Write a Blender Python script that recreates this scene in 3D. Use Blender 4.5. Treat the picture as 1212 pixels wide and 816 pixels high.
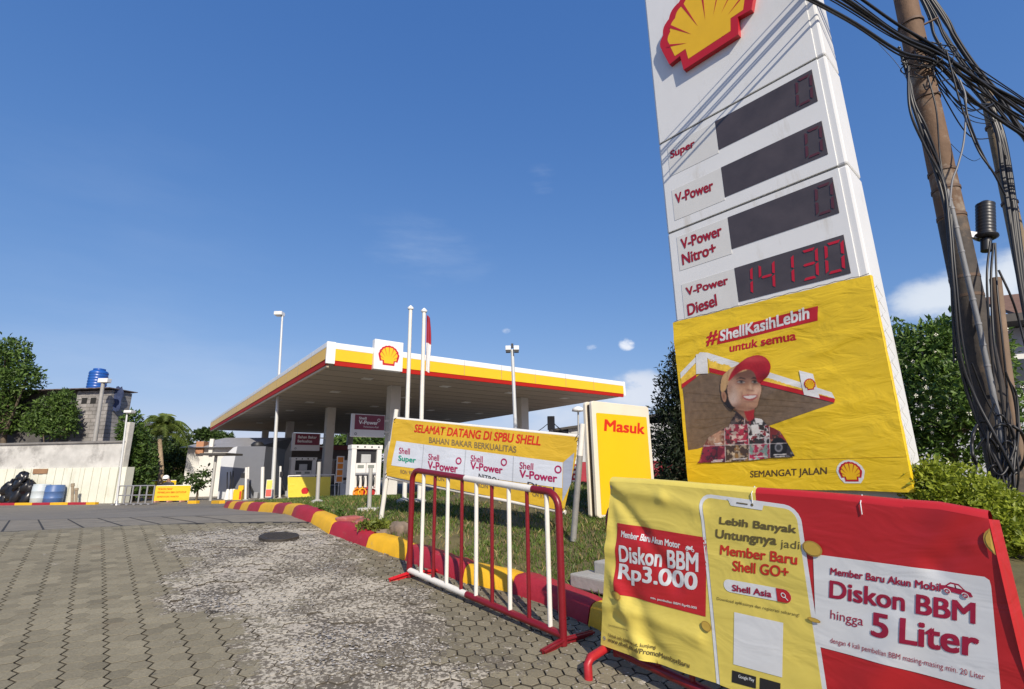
import bpy, bmesh, math, random
import numpy as np
from mathutils import Vector, Matrix
random.seed(7); RNG = np.random.default_rng(7)
R_ = math.radians
for o in list(bpy.data.objects): bpy.data.objects.remove(o)
SC = bpy.context.scene; COL = SC.collection

# ------------------------------------------------------------------ camera, sky, sun, exposure
FPX, PIT, ROL, CX, CY, HC = 592.5, R_(14.19), R_(-.82), 606., 408., 1.5
cp, sp, cr, sr = math.cos(PIT), math.sin(PIT), math.cos(ROL), math.sin(ROL)
CR = np.array([cr, -sr*sp, sr*cp]); CU = np.array([-sr, -cr*sp, cr*cp]); CF = np.array([0, cp, sp])
CO = np.array([0, 0, HC])
cam = bpy.data.cameras.new('camera'); camo = bpy.data.objects.new('camera', cam); COL.objects.link(camo)
cam.sensor_width = 36; cam.lens = FPX/1212*36; cam.clip_end = 3000; cam.clip_start = .05
camo.matrix_world = Matrix(((CR[0], CU[0], -CF[0], 0), (CR[1], CU[1], -CF[1], 0), (CR[2], CU[2], -CF[2], HC), (0, 0, 0, 1)))
SC.camera = camo

SUN_AZ, SUN_EL = R_(162), R_(35)          # azimuth clockwise from +Y
SDIR = np.array([math.sin(SUN_AZ)*math.cos(SUN_EL), math.cos(SUN_AZ)*math.cos(SUN_EL), math.sin(SUN_EL)])
W = bpy.data.worlds.new('World'); SC.world = W; W.use_nodes = True
nt = W.node_tree; N = nt.nodes; L = nt.links
bg = N['Background']
sky = N.new('ShaderNodeTexSky'); sky.sky_type = 'NISHITA'; sky.sun_disc = False
sky.sun_elevation = SUN_EL; sky.sun_rotation = SUN_AZ
sky.air_density = 1.0; sky.dust_density = .55; sky.ozone_density = 3.2; sky.altitude = 0
bg.inputs[1].default_value = .13
def nnode(t, **k):
    n = N.new(t)
    for a, b in k.items(): setattr(n, a, b)
    return n
tc = nnode('ShaderNodeTexCoord')
def cloud_mask(px, py, rad, soft, scale, thr, width, squash=2.2, detail=7, vs=1.7):
    """density of one cloud: a patch of sky round a direction, broken up by noise on the view direction"""
    d = CF + CR*(px-CX)/FPX + CU*(CY-py)/FPX; d = d/np.linalg.norm(d)
    nv = nnode('ShaderNodeVectorMath', operation='NORMALIZE'); L.new(tc.outputs['Generated'], nv.inputs[0])
    sub = nnode('ShaderNodeVectorMath', operation='SUBTRACT'); L.new(nv.outputs[0], sub.inputs[0]); sub.inputs[1].default_value = d
    mul = nnode('ShaderNodeVectorMath', operation='MULTIPLY'); L.new(sub.outputs[0], mul.inputs[0]); mul.inputs[1].default_value = (1, 1, squash)
    ln = nnode('ShaderNodeVectorMath', operation='LENGTH'); L.new(mul.outputs[0], ln.inputs[0])
    mr = nnode('ShaderNodeMapRange', interpolation_type='SMOOTHSTEP'); L.new(ln.outputs['Value'], mr.inputs[0])
    mr.inputs[1].default_value = rad; mr.inputs[2].default_value = rad*(1-soft); mr.inputs[3].default_value = 0; mr.inputs[4].default_value = 1
    nz = nnode('ShaderNodeTexNoise'); nz.inputs['Scale'].default_value = scale; nz.inputs['Detail'].default_value = detail; nz.inputs['Roughness'].default_value = .58
    mp = nnode('ShaderNodeMapping'); mp.inputs['Scale'].default_value = (1, 1, vs); mp.inputs['Location'].default_value = (px*.01, py*.013, 0)
    L.new(nv.outputs[0], mp.inputs[0]); L.new(mp.outputs[0], nz.inputs['Vector'])
    ad = nnode('ShaderNodeMath', operation='MULTIPLY_ADD'); L.new(mr.outputs[0], ad.inputs[0]); ad.inputs[1].default_value = .5; L.new(nz.outputs['Fac'], ad.inputs[2])
    m2 = nnode('ShaderNodeMapRange', interpolation_type='SMOOTHSTEP'); L.new(ad.outputs[0], m2.inputs[0])
    m2.inputs[1].default_value = thr; m2.inputs[2].default_value = thr+width
    m3 = nnode('ShaderNodeMath', operation='MULTIPLY'); L.new(m2.outputs[0], m3.inputs[0]); L.new(mr.outputs[0], m3.inputs[1])
    return m3.outputs[0]
cur = sky.outputs[0]
sepc = nnode('ShaderNodeSeparateColor'); L.new(cur, sepc.inputs[0]); comb = nnode('ShaderNodeCombineColor')
for ch, (gain, k, p) in enumerate(((.95, .784, 1.0), (1.12, .572, .70), (1.32, .655, .45))):
    m1 = nnode('ShaderNodeMath', operation='MULTIPLY'); L.new(sepc.outputs[ch], m1.inputs[0]); m1.inputs[1].default_value = gain*.13
    m2 = nnode('ShaderNodeMath', operation='POWER'); L.new(m1.outputs[0], m2.inputs[0]); m2.inputs[1].default_value = p
    m3 = nnode('ShaderNodeMath', operation='MULTIPLY'); L.new(m2.outputs[0], m3.inputs[0]); m3.inputs[1].default_value = k*(1.03, 1.06, 1.09)[ch]/.13; L.new(m3.outputs[0], comb.inputs[ch])
cur = comb.outputs[0]
CLOUDS = [(1118, 352, .145, .85, 9, .71, .36, 2.0, (6.3, 6.7, 7.2), .85),
          (1205, 330, .14, .85, 11, .71, .36, 1.6, (6.4, 6.8, 7.3), .85),
          (755, 462, .10, .7, 14, .72, .3, 1.6, (6.4, 6.6, 7.1), .75),
          (742, 408, .030, .8, 26, .72, .25, 1.3, (7.2, 7.4, 7.9), .85),
          (700, 411, .028, .8, 24, .84, .25, 2.0, (6.8, 7.1, 7.8), .5),
          (600, 392, .022, .8, 24, .84, .25, 1.5, (6.8, 7.1, 7.8), .4),
          (640, 212, .07, .9, 9, .80, .5, 1.2, (5.5, 6.0, 7.2), .22),
          (500, 300, .24, .9, 7, .72, .5, 2.0, (4.8, 5.6, 7.0), .17),
          (130, 290, .40, .9, 4, .72, .6, 1.0, (4.6, 5.4, 6.9), .07),
          (200, 430, .50, .9, 3.5, .68, .6, 3.2, (5.2, 5.8, 7.0), .20),
          (660, 480, .30, .8, 8, .72, .5, 3.0, (6.2, 6.5, 7.1), .6)]
for px, py, rad, soft, scl, thr, wid, sq, colr, op in CLOUDS:
    m = cloud_mask(px, py, rad, soft, scl, thr, wid, sq, vs=4.2 if op < .3 else 1.7)
    mm = nnode('ShaderNodeMath', operation='MULTIPLY'); L.new(m, mm.inputs[0]); mm.inputs[1].default_value = op
    mx = nnode('ShaderNodeMix', data_type='RGBA'); L.new(mm.outputs[0], mx.inputs[0]); L.new(cur, mx.inputs[6]); mx.inputs[7].default_value = (*colr, 1)
    cur = mx.outputs[2]
L.new(cur, bg.inputs[0])
sd = bpy.data.lights.new('sun', 'SUN'); sd.energy = 5.0; sd.angle = R_(.5); sd.color = (1, .91, .77)
so = bpy.data.objects.new('sun', sd); COL.objects.link(so); so.location = (0, 0, 30)
so.rotation_euler = Vector(SDIR).to_track_quat('Z', 'Y').to_euler()
SC.view_settings.view_transform = 'Standard'; SC.view_settings.look = 'None'
SC.view_settings.exposure = 0; SC.view_settings.gamma = 1; SC.view_settings.use_curve_mapping = False
SC.render.engine = 'CYCLES'
try: SC.cycles.use_denoising = True
except Exception: pass
SC.cycles.max_bounces = 6

# ------------------------------------------------------------------ measuring helpers
G2 = np.array([-0.63763831, 0.77033589]); TE = .09816
TC = 8.6
def gz(x, y):
    t = G2[0]*x + G2[1]*y
    if t < 0: return 0.
    if t < TC-.4: return TE*t
    if t < TC+.4:
        k = (t-TC+.4)/.8
        return TE*(TC-.4) + TE*.8*k + (-.03-TE)*.4*k*k
    e = TE*TC - .03*(min(t, 26)-TC)
    return e
def ts(t, s): return np.array([G2[0]*t + G2[1]*s, G2[1]*t - G2[0]*s])
def ray(px, py): return CF + CR*(px-CX)/FPX + CU*(CY-py)/FPX
def gpt(px, py, dz=0.):
    r = ray(px, py); a = .5; P = CO
    f = lambda k: (CO+r*k)[2] - gz(*(CO+r*k)[:2]) - dz
    k = .5
    while k < 400 and f(k) > 0: a = k; k *= 1.02
    b = k
    for _ in range(40):
        m = (a+b)/2
        if f(m) > 0: a = m
        else: b = m
    return CO + r*b
def lawn_z(x, y):
    t = G2[0]*x+G2[1]*y; q = G2[1]*x-G2[0]*y
    k = min(1, max(0, (t-6.5)/5)); k = 1-k*k*(3-2*k)
    return gz(x, y)+.13+.125*min(2.9, max(0, q-3.25))*k
def lpt(px, py, dz=0.):
    r = ray(px, py); k = .8
    while k < 80:
        P = CO+r*k
        if P[2] < lawn_z(P[0], P[1])+dz: break
        k += .01
    return CO+r*k
def atY(px, py, Y):
    r = ray(px, py); return CO + r*Y/r[1]
def azd(deg): a = R_(deg); return np.array([math.sin(a), math.cos(a), 0.])
Z3 = np.array([0, 0, 1.])
class Surf:
    """a sign's own sheet: coordinates a along U, b along V, layers stacked along the normal"""
    def __init__(s, O, U, V=Z3, disp=None, grid=.07, step=.0015):
        s.O, s.U, s.V = np.array(O, float), np.array(U, float)/np.linalg.norm(U), np.array(V, float)
        n = np.cross(s.U, s.V); n /= np.linalg.norm(n)
        if n @ (CO-s.O) < 0: n = -n
        s.N, s.disp, s.grid, s.step = n, disp, grid, step
    def at(s, a, b, layer=0.):
        d = s.disp(a, b) if s.disp else 0.
        return s.O + s.U*a + s.V*b + s.N*(layer*s.step + d)
    def px(s, x, y):
        r = ray(x, y); t = (s.N@(s.O-CO))/(s.N@r); P = CO+r*t-s.O
        M = np.stack([s.U, s.V, s.N], 1); q = np.linalg.solve(M, P); return np.array([q[0], q[1]])

# ------------------------------------------------------------------ mesh helpers
class MB:
    def __init__(s): s.v = []; s.f = []; s.m = []; s.tone = []; s.smooth = []
    def add(s, vs, fs, mi=0, sm=False, tone=None):
        n = len(s.v); s.v += [tuple(map(float, p)) for p in vs]
        for f in fs:
            s.f.append(tuple(n+i for i in f)); s.m.append(mi); s.smooth.append(sm); s.tone.append(tone if tone is not None else .5)
        return s
    def box(s, c, size, ax=None, mi=0):
        c = np.array(c, float); X, Y, Zz = ax if ax is not None else (np.array([1., 0, 0]), np.array([0, 1., 0]), Z3)
        X, Y, Zz = np.array(X)*size[0]/2, np.array(Y)*size[1]/2, np.array(Zz)*size[2]/2
        vs = [c+i*X+j*Y+k*Zz for k in (-1, 1) for j in (-1, 1) for i in (-1, 1)]
        return s.add(vs, [(0, 2, 3, 1), (4, 5, 7, 6), (0, 1, 5, 4), (2, 6, 7, 3), (0, 4, 6, 2), (1, 3, 7, 5)], mi)
    def bar(s, p, q, w, h=None, mi=0, up=Z3):
        p, q = np.array(p, float), np.array(q, float); d = q-p; l = np.linalg.norm(d); d = d/l
        if abs(d@up) > .98: up = np.array([1., 0, 0])
        x = np.cross(d, up); x /= np.linalg.norm(x); z = np.cross(x, d)
        return s.box((p+q)/2, (w, l, h or w), (x, d, z), mi)
    def tube(s, pts, r, n=10, mi=0, cap=True, sm=True):
        pts = [np.array(p, float) for p in pts]; k = len(pts)
        rs = [r]*k if np.isscalar(r) else list(r)
        T = [pts[min(i+1, k-1)]-pts[max(i-1, 0)] for i in range(k)]; T = [t/(np.linalg.norm(t)+1e-12) for t in T]
        u = np.cross(T[0], [0, 0, 1.]);
        if np.linalg.norm(u) < .05: u = np.cross(T[0], [1., 0, 0])
        u /= np.linalg.norm(u); vs = []
        for i in range(k):
            u = u - T[i]*(u@T[i]); u /= np.linalg.norm(u); w = np.cross(T[i], u)
            for j in range(n):
                a = 2*math.pi*j/n; vs.append(pts[i]+rs[i]*(math.cos(a)*u+math.sin(a)*w))
        fs = [(i*n+j, i*n+(j+1) % n, (i+1)*n+(j+1) % n, (i+1)*n+j) for i in range(k-1) for j in range(n)]
        s.add(vs, fs, mi, sm)
        if cap:
            s.add(vs[:n], [tuple(range(n))[::-1]], mi); s.add(vs[-n:], [tuple(range(n))], mi)
        return s
    def lathe(s, c, prof, n=20, mi=0, sm=True, sx=1., sy=1.):
        c = np.array(c, float)
        vs = [c+np.array([sx*r*math.cos(2*math.pi*j/n), sy*r*math.sin(2*math.pi*j/n), z]) for r, z in prof for j in range(n)]
        fs = [(i*n+j, i*n+(j+1) % n, (i+1)*n+(j+1) % n, (i+1)*n+j) for i in range(len(prof)-1) for j in range(n)]
        s.add(vs, fs, mi, sm); k = (len(prof)-1)*n
        s.add(vs[:n], [tuple(range(n))[::-1]], mi); s.add(vs[k:], [tuple(range(n))], mi)
        return s
    def prism(s, pts, ext, mi=0):
        pts = [np.array(p, float) for p in pts]; e = np.array(ext, float); n = len(pts)
        vs = pts+[p+e for p in pts]
        return s.add(vs, [tuple(range(n))[::-1], tuple(range(n, 2*n))]+[(i, (i+1) % n, n+(i+1) % n, n+i) for i in range(n)], mi)
    def build(s, name, mat, parent=None, origin=None, bev=0, tones=False):
        me = bpy.data.meshes.new(name)
        root = parent
        while root is not None and root.parent is not None: root = root.parent
        off = np.array(root.location) if root is not None else (np.array(origin, float) if origin is not None else np.zeros(3))
        V = np.array(s.v)-off if s.v else np.zeros((0, 3))
        me.from_pydata(V.tolist(), [], s.f)
        mats = mat if isinstance(mat, (list, tuple)) else [mat]
        for m in mats: me.materials.append(m)
        me.polygons.foreach_set('material_index', s.m); me.polygons.foreach_set('use_smooth', s.smooth)
        if tones:
            a = me.attributes.new('tone', 'FLOAT', 'FACE'); a.data.foreach_set('value', s.tone)
        bm = bmesh.new(); bm.from_mesh(me); bmesh.ops.recalc_face_normals(bm, faces=bm.faces) if not tones else None
        bm.to_mesh(me); bm.free(); me.update()
        o = bpy.data.objects.new(name, me); COL.objects.link(o)
        if parent is not None: o.parent = parent
        else: o.location = off
        if bev:
            b = o.modifiers.new('edge', 'BEVEL'); b.width = bev; b.segments = 2; b.limit_method = 'ANGLE'
        return o
def thing(name, label, cat, loc, group=None):
    o = bpy.data.objects.new(name, None); COL.objects.link(o); o.location = [float(c) for c in loc]; o.empty_display_size = .2
    return tag(o, label, cat, group)
def tag(o, label, cat, group=None):
    o['label'] = label; o['category'] = cat
    if group: o['group'] = group
    return o
def kind(o, k): o['kind'] = k; return o
def dup(root, loc, label, group=None):
    def cp_(o, par):
        c = o.copy(); COL.objects.link(c)
        if par is not None: c.parent = par
        for ch in list(o.children): cp_(ch, c)
        return c
    r = cp_(root, None); r.location = [float(c) for c in loc]; r['label'] = label
    if group: r['group'] = group
    return r

# ------------------------------------------------------------------ materials
MC = {}
def M(name, col, rough=.55, metal=0., var=.12, vscale=3., bump=0., bscale=40., streak=0., dirt=None, dscale=1.2, dthr=.58, spec=.5, wrinkle=0., vmap=(1, 1, 1), coat=0., emit=None):
    if name in MC: return MC[name]
    m = bpy.data.materials.new(name); m.use_nodes = True; t = m.node_tree; n = t.nodes; l = t.links; p = n['Principled BSDF']
    p.inputs['Roughness'].default_value = rough; p.inputs['Metallic'].default_value = metal
    p.inputs['Specular IOR Level'].default_value = spec; p.inputs['Coat Weight'].default_value = coat
    co = n.new('ShaderNodeTexCoord'); mp = n.new('ShaderNodeMapping'); mp.inputs['Scale'].default_value = vmap; l.new(co.outputs['Object'], mp.inputs[0])
    nz = n.new('ShaderNodeTexNoise'); nz.inputs['Scale'].default_value = vscale; nz.inputs['Detail'].default_value = 8; nz.inputs['Roughness'].default_value = .62
    l.new(mp.outputs[0], nz.inputs['Vector'])
    mr = n.new('ShaderNodeMapRange'); l.new(nz.outputs['Fac'], mr.inputs[0]); mr.inputs[1].default_value = .25; mr.inputs[2].default_value = .75
    mr.inputs[3].default_value = 1-var; mr.inputs[4].default_value = 1+var
    mx = n.new('ShaderNodeMix'); mx.data_type = 'RGBA'; mx.blend_type = 'MULTIPLY'; mx.inputs[0].default_value = 1
    mx.inputs[6].default_value = (*col, 1); l.new(mr.outputs[0], mx.inputs[7]); out = mx.outputs[2]
    if dirt is not None:
        dz = n.new('ShaderNodeTexNoise'); dz.inputs['Scale'].default_value = dscale; dz.inputs['Detail'].default_value = 10; dz.inputs['Roughness'].default_value = .7
        mp2 = n.new('ShaderNodeMapping'); mp2.inputs['Scale'].default_value = (1, 1, .22 if streak else 1); mp2.inputs['Location'].default_value = (3.1, 1.7, .4)
        l.new(co.outputs['Object'], mp2.inputs[0]); l.new(mp2.outputs[0], dz.inputs['Vector'])
        dr = n.new('ShaderNodeMapRange'); l.new(dz.outputs['Fac'], dr.inputs[0]); dr.inputs[1].default_value = dthr; dr.inputs[2].default_value = dthr+.18
        dr.inputs[3].default_value = 0; dr.inputs[4].default_value = .85
        dm = n.new('ShaderNodeMix'); dm.data_type = 'RGBA'; l.new(dr.outputs[0], dm.inputs[0]); l.new(out, dm.inputs[6]); dm.inputs[7].default_value = (*dirt, 1); out = dm.outputs[2]
    l.new(out, p.inputs['Base Color'])
    if emit: 
        p.inputs['Emission Color'].default_value = (*emit[0], 1); p.inputs['Emission Strength'].default_value = emit[1]
    last = None
    if wrinkle:
        wz = n.new('ShaderNodeTexNoise'); wz.inputs['Scale'].default_value = 2.6; wz.inputs['Detail'].default_value = 3; wz.inputs['Distortion'].default_value = .8
        wm = n.new('ShaderNodeMapping'); wm.inputs['Scale'].default_value = (1, 1, 2.4); wm.inputs['Rotation'].default_value = (.25, .3, 0); l.new(co.outputs['Object'], wm.inputs[0]); l.new(wm.outputs[0], wz.inputs['Vector'])
        b1 = n.new('ShaderNodeBump'); b1.inputs['Strength'].default_value = wrinkle; b1.inputs['Distance'].default_value = .035; l.new(wz.outputs['Fac'], b1.inputs['Height']); last = b1.outputs[0]
    if bump:
        bz = n.new('ShaderNodeTexNoise'); bz.inputs['Scale'].default_value = bscale; bz.inputs['Detail'].default_value = 6; l.new(co.outputs['Object'], bz.inputs['Vector'])
        b2 = n.new('ShaderNodeBump'); b2.inputs['Strength'].default_value = bump; b2.inputs['Distance'].default_value = .01; l.new(bz.outputs['Fac'], b2.inputs['Height'])
        if last is not None: l.new(last, b2.inputs['Normal'])
        last = b2.outputs[0]
    if last is not None: l.new(last, p.inputs['Normal'])
    MC[name] = m; return m
def PR(name, col, w=.35): return M('printed '+name, col, rough=.42, var=.28 if name.split()[0] in ('picture', 'collage') else .05, vscale=15 if name.split()[0] in ('picture', 'collage') else 5, wrinkle=w, bump=.04, bscale=300, spec=.45)
def leafmat(name, dark, light, trans=.25):
    if name in MC: return MC[name]
    m = bpy.data.materials.new(name); m.use_nodes = True; t = m.node_tree; n = t.nodes; l = t.links; p = n['Principled BSDF']
    at = n.new('ShaderNodeAttribute'); at.attribute_name = 'tone'
    mx = n.new('ShaderNodeMix'); mx.data_type = 'RGBA'; l.new(at.outputs['Fac'], mx.inputs[0]); mx.inputs[6].default_value = (*dark, 1); mx.inputs[7].default_value = (*light, 1)
    l.new(mx.outputs[2], p.inputs['Base Color']); p.inputs['Roughness'].default_value = .5; p.inputs['Specular IOR Level'].default_value = .35
    tr = n.new('ShaderNodeBsdfTranslucent'); l.new(mx.outputs[2], tr.inputs[0]); ms = n.new('ShaderNodeMixShader'); ms.inputs[0].default_value = trans
    l.new(p.outputs[0], ms.inputs[1]); l.new(tr.outputs[0], ms.inputs[2]); l.new(ms.outputs[0], n['Material Output'].inputs[0])
    MC[name] = m; return m
WHITE = M('white painted steel', (.78, .77, .74), .4, var=.05, dirt=(.55, .52, .47), dthr=.66)
SIGNW = M('white sign panel', (.78, .78, .76), .35, var=.03, vscale=1.5, streak=1, dirt=(.58, .54, .46), dscale=2.6, dthr=.57)
REDP = M('chipped maroon paint', (.185, .008, .014), .32, var=.15, vscale=9, dirt=(.46, .26, .22), dscale=30, dthr=.655, bump=.12, bscale=60)
WHTP = M('chipped white paint', (.74, .71, .64), .4, var=.08, vscale=8, dirt=(.30, .20, .14), dscale=26, dthr=.65, bump=.12, bscale=60)
GREYC = M('grey concrete', (.36, .35, .32), .85, var=.2, vscale=4, bump=.3, bscale=30, dirt=(.2, .19, .17), dthr=.6)
DARK = M('dark plastic', (.03, .03, .032), .5)
BLKC = M('black cable', (.012, .012, .014), .45, var=.2)
STEEL = M('galvanised steel', (.48, .49, .50), .42, .6, var=.1)

# ------------------------------------------------------------------ lettering and flat print
def glyphs(txt, bold=.02, shear=0., space=1., lines=1.0):
    extra = min(.028, bold) if bold > .006 else 0; bold = 0
    cu = bpy.data.curves.new('glyphs', 'FONT'); cu.body = txt; cu.size = 1; cu.offset = bold; cu.shear = shear; cu.space_character = space; cu.resolution_u = 4; cu.space_line = lines
    o = bpy.data.objects.new('glyphs', cu); COL.objects.link(o)
    dg = bpy.context.evaluated_depsgraph_get(); me = bpy.data.meshes.new_from_object(o.evaluated_get(dg))
    bm = bmesh.new(); bm.from_mesh(me); bmesh.ops.remove_doubles(bm, verts=bm.verts, dist=1e-4)
    bpy.data.objects.remove(o); bpy.data.curves.remove(cu)
    if extra:                                   # a heavier stroke: the glyph laid four times, shifted, each a hair above the last
        bm.clear()
        for i, (dx, dy) in enumerate(((-1, -.7), (1, -.7), (1, .7), (-1, .7))):
            n0 = len(bm.verts); bm.from_mesh(me); bm.verts.ensure_lookup_table()
            for v in bm.verts[n0:]: v.co.x += dx*extra; v.co.y += dy*extra; v.co.z = i*.12
    else:
        for v in bm.verts: v.co.z = 0
    bpy.data.meshes.remove(me)
    return bm
def lay(bm, S, layer, name, mat, parent):
    """put a flat 2D bmesh (in sheet coordinates) on the sheet S, cut on a grid so that it follows the folds"""
    if S.disp and len(bm.verts):
        bmesh.ops.triangulate(bm, faces=bm.faces[:])
        xs = [v.co.x for v in bm.verts]; ys = [v.co.y for v in bm.verts]; g = S.grid
        for ax, lo, hi in ((0, min(xs), max(xs)), (1, min(ys), max(ys))):
            k = math.ceil(lo/g)
            while k*g < hi:
                co = Vector((k*g, 0, 0)) if ax == 0 else Vector((0, k*g, 0)); no = Vector((1, 0, 0)) if ax == 0 else Vector((0, 1, 0))
                bmesh.ops.bisect_plane(bm, geom=bm.verts[:]+bm.edges[:]+bm.faces[:], plane_co=co, plane_no=no, dist=1e-5); k += 1
        bmesh.ops.triangulate(bm, faces=bm.faces[:])
    root = parent
    while root.parent is not None: root = root.parent
    off = np.array(root.location)
    for v in bm.verts: v.co = Vector((S.at(v.co.x, v.co.y, layer+v.co.z)-off).tolist())
    bm.normal_update()
    for f in bm.faces:
        if np.array(f.normal)@S.N < 0: f.normal_flip()
        f.smooth = bool(S.disp)
    me = bpy.data.meshes.new(name); bm.to_mesh(me); bm.free(); me.materials.append(mat)
    o = bpy.data.objects.new(name, me); COL.objects.link(o); o.parent = parent; return o
def write(S, txt, bl, br, tl, mat, parent, layer=2, bold=.02, shear=0., space=1., px=True, name='lettering', lines=1.):
    if px: bl, br, tl = S.px(*bl), S.px(*br), S.px(*tl)
    bl, br, tl = map(np.array, (bl, br, tl)); bm = glyphs(txt, bold, shear, space, lines)
    X = [v.co.x for v in bm.verts]; Y = [v.co.y for v in bm.verts]; x0, x1, y0, y1 = min(X), max(X), min(Y), max(Y)
    for v in bm.verts:
        q = bl+(br-bl)*(v.co.x-x0)/(x1-x0)+(tl-bl)*(v.co.y-y0)/(y1-y0); v.co = Vector((q[0], q[1], v.co.z))
    return lay(bm, S, layer, name, mat, parent)
def shape(S, pts, mat, parent, name, layer=1, px=True, hub=None):
    q = [S.px(*p) for p in pts] if px else pts
    bm = bmesh.new(); vs = [bm.verts.new((float(a), float(b), 0)) for a, b in q]
    if hub is None: bm.faces.new(vs)
    else:
        h_ = bm.verts.new((float(hub[0]), float(hub[1]), 0))
        for i in range(len(vs)): bm.faces.new((h_, vs[i], vs[(i+1) % len(vs)]))
    bmesh.ops.triangulate(bm, faces=bm.faces[:], ngon_method='EAR_CLIP')
    return lay(bm, S, layer, name, mat, parent)
def rring(S, c, r0, r1, mat, parent, name, layer=2, n=28, asp=1.):
    bm = bmesh.new(); v0 = []; v1 = []
    for i in range(n):
        a = 2*math.pi*i/n; v0.append(bm.verts.new((c[0]+r0*math.cos(a), c[1]+r0*asp*math.sin(a), 0))); v1.append(bm.verts.new((c[0]+r1*math.cos(a), c[1]+r1*asp*math.sin(a), 0)))
    for i in range(n): bm.faces.new((v0[i], v0[(i+1) % n], v1[(i+1) % n], v1[i]))
    return lay(bm, S, layer, name, mat, parent)
def disc(c, rx, ry=None, n=24): ry = ry or rx; return [(c[0]+rx*math.cos(2*math.pi*i/n), c[1]+ry*math.sin(2*math.pi*i/n)) for i in range(n)]
def rrect(a0, b0, a1, b1, r, n=5):
    out = []
    for cx_, cy_, s in ((a1-r, b1-r, 0), (a0+r, b1-r, 1), (a0+r, b0+r, 2), (a1-r, b0+r, 3)):
        for i in range(n+1):
            a = math.pi/2*(s+i/n); out.append((cx_+r*math.cos(a), cy_+r*math.sin(a)))
    return out
# scallop-shell emblem: outline in a unit box, fan of seven lobes over a small foot
def shell_outline(grow=0.):
    pts = [(-.27-grow, -.47-grow), (.27+grow, -.47-grow), (.29+grow, -.30), (.44+grow*.6, -.30-grow*.5), (.50+grow, -.06)]
    L7 = 9; c = (0, -.06)
    for i in range(L7*6+1):
        a = math.pi*i/(L7*6); lob = abs(math.sin(a*L7)); r = .485+.025*lob+grow
        pts.append((c[0]+r*math.cos(a)*1.02, c[1]+r*math.sin(a)*1.04))
    return pts+[(-.50-grow, -.06), (-.44-grow*.6, -.30-grow*.5), (-.29-grow, -.30)]
def emblem(S, c, w, h, parent, layer=2, thick=0., sink=0.):
    red, yel = M('emblem red', (.52, .015, .022), .35, var=.04), M('emblem yellow', (.86, .50, .012), .35, var=.05)
    f = lambda pts: [(c[0]+x*w, c[1]+y*h) for x, y in pts]
    if thick:
        mb = MB(); o2 = f(shell_outline(.035)); S2 = Surf(S.O, S.U, S.V, None, step=1.)
        mb.prism([S2.at(a, b, sink) for a, b in o2], S2.N*thick)
        body = mb.build('emblem', red, parent); off = thick+sink
    else:
        body = shape(S, f(shell_outline(.035)), red, parent, 'emblem', layer, px=False, hub=(c[0], c[1]-.1*h)); S2 = S; off = 0
    ST = S if not thick else Surf(S.O+S.N*off, S.U, S.V, None, S.grid, .002)
    k = (layer if not thick else 0)+1
    shape(ST, f([(x*.875, y*.875+.004) for x, y in shell_outline(0)]), yel, body, 'emblem_face', k, px=False, hub=(c[0], c[1]-.1*h))
    bm = bmesh.new()
    for i in range(1, 8):
        a = math.pi*(.02+.96*i/8.); a0 = (0, -.34); ri, ro = .25, .70
        d = np.array([math.cos(a)*.95, math.sin(a)*1.0+.10]); d /= np.linalg.norm(d); nn = np.array([-d[1], d[0]])
        tip = np.array(a0)+d*.27
        # run outward to the rim
        far = None
        for kk in np.arange(.3, 1.0, .005):
            q = np.array(a0)+d*kk
            if math.hypot(q[0]/1.02, (q[1]+.06)/1.04) > .452 and q[1] > -.25: far = q; break
        if far is None: far = tip+d*.3
        tri = [tip, far-nn*.017, far+nn*.017]
        vs = [bm.verts.new((c[0]+p[0]*w, c[1]+p[1]*h, 0)) for p in tri]; bm.faces.new(vs)
    lay(bm, ST, k+1, 'emblem_rib', red, body)
    return body

# ------------------------------------------------------------------ ground, road surfaces, kerb, lawn
def strip_grid(tl, sl, dz, noise=0.):
    mb = MB(); vs = []
    for t in tl:
        for s in sl:
            p = ts(t, s); vs.append((p[0], p[1], gz(*p)+dz+(RNG.normal()*noise if noise else 0)))
    k = len(sl)
    mb.add(vs, [(i*k+j, i*k+j+1, (i+1)*k+j+1, (i+1)*k+j) for i in range(len(tl)-1) for j in range(k-1)], 0, True); return mb
asphalt = M('worn asphalt', (.135, .130, .118), .85, var=.22, vscale=1.2, bump=.5, bscale=90, dirt=(.20, .19, .17), dscale=.6, dthr=.5)
kind(strip_grid([-300, -60, -5, 0, 2, 4, 6, 8, 8.2, 8.35, 8.5, 8.65, 8.8, 9, 12, 18, 26, 60, 300, 900], [-900, -200, -60, -20, -8, -4, 0, 4, 8, 20, 60, 200, 900], -.02).build('ground', asphalt), 'structure')

# the worn cement patch: a mask over the driveway (0..1)
def vnoise(x, y, sc, seed=0):
    x = np.asarray(x)*sc; y = np.asarray(y)*sc; xi = np.floor(x).astype(int); yi = np.floor(y).astype(int); fx = x-xi; fy = y-yi
    fx = fx*fx*(3-2*fx); fy = fy*fy*(3-2*fy)
    def h(a, b):
        n = (a*374761393+b*668265263+seed*974711) & 0xffffffff; n = ((n ^ (n >> 13))*1274126177) & 0xffffffff; return ((n ^ (n >> 16)) & 0xffff)/65535.
    return (h(xi, yi)*(1-fx)+h(xi+1, yi)*fx)*(1-fy)+(h(xi, yi+1)*(1-fx)+h(xi+1, yi+1)*fx)*fy
def fbm(x, y, sc, seed=0): return sum(vnoise(x, y, sc*2**i, seed+i)*.5**(i+1) for i in range(4))/.9375
def smooth(a, b, x): k = np.clip((x-a)/(b-a), 0, 1); return k*k*(3-2*k)
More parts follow.
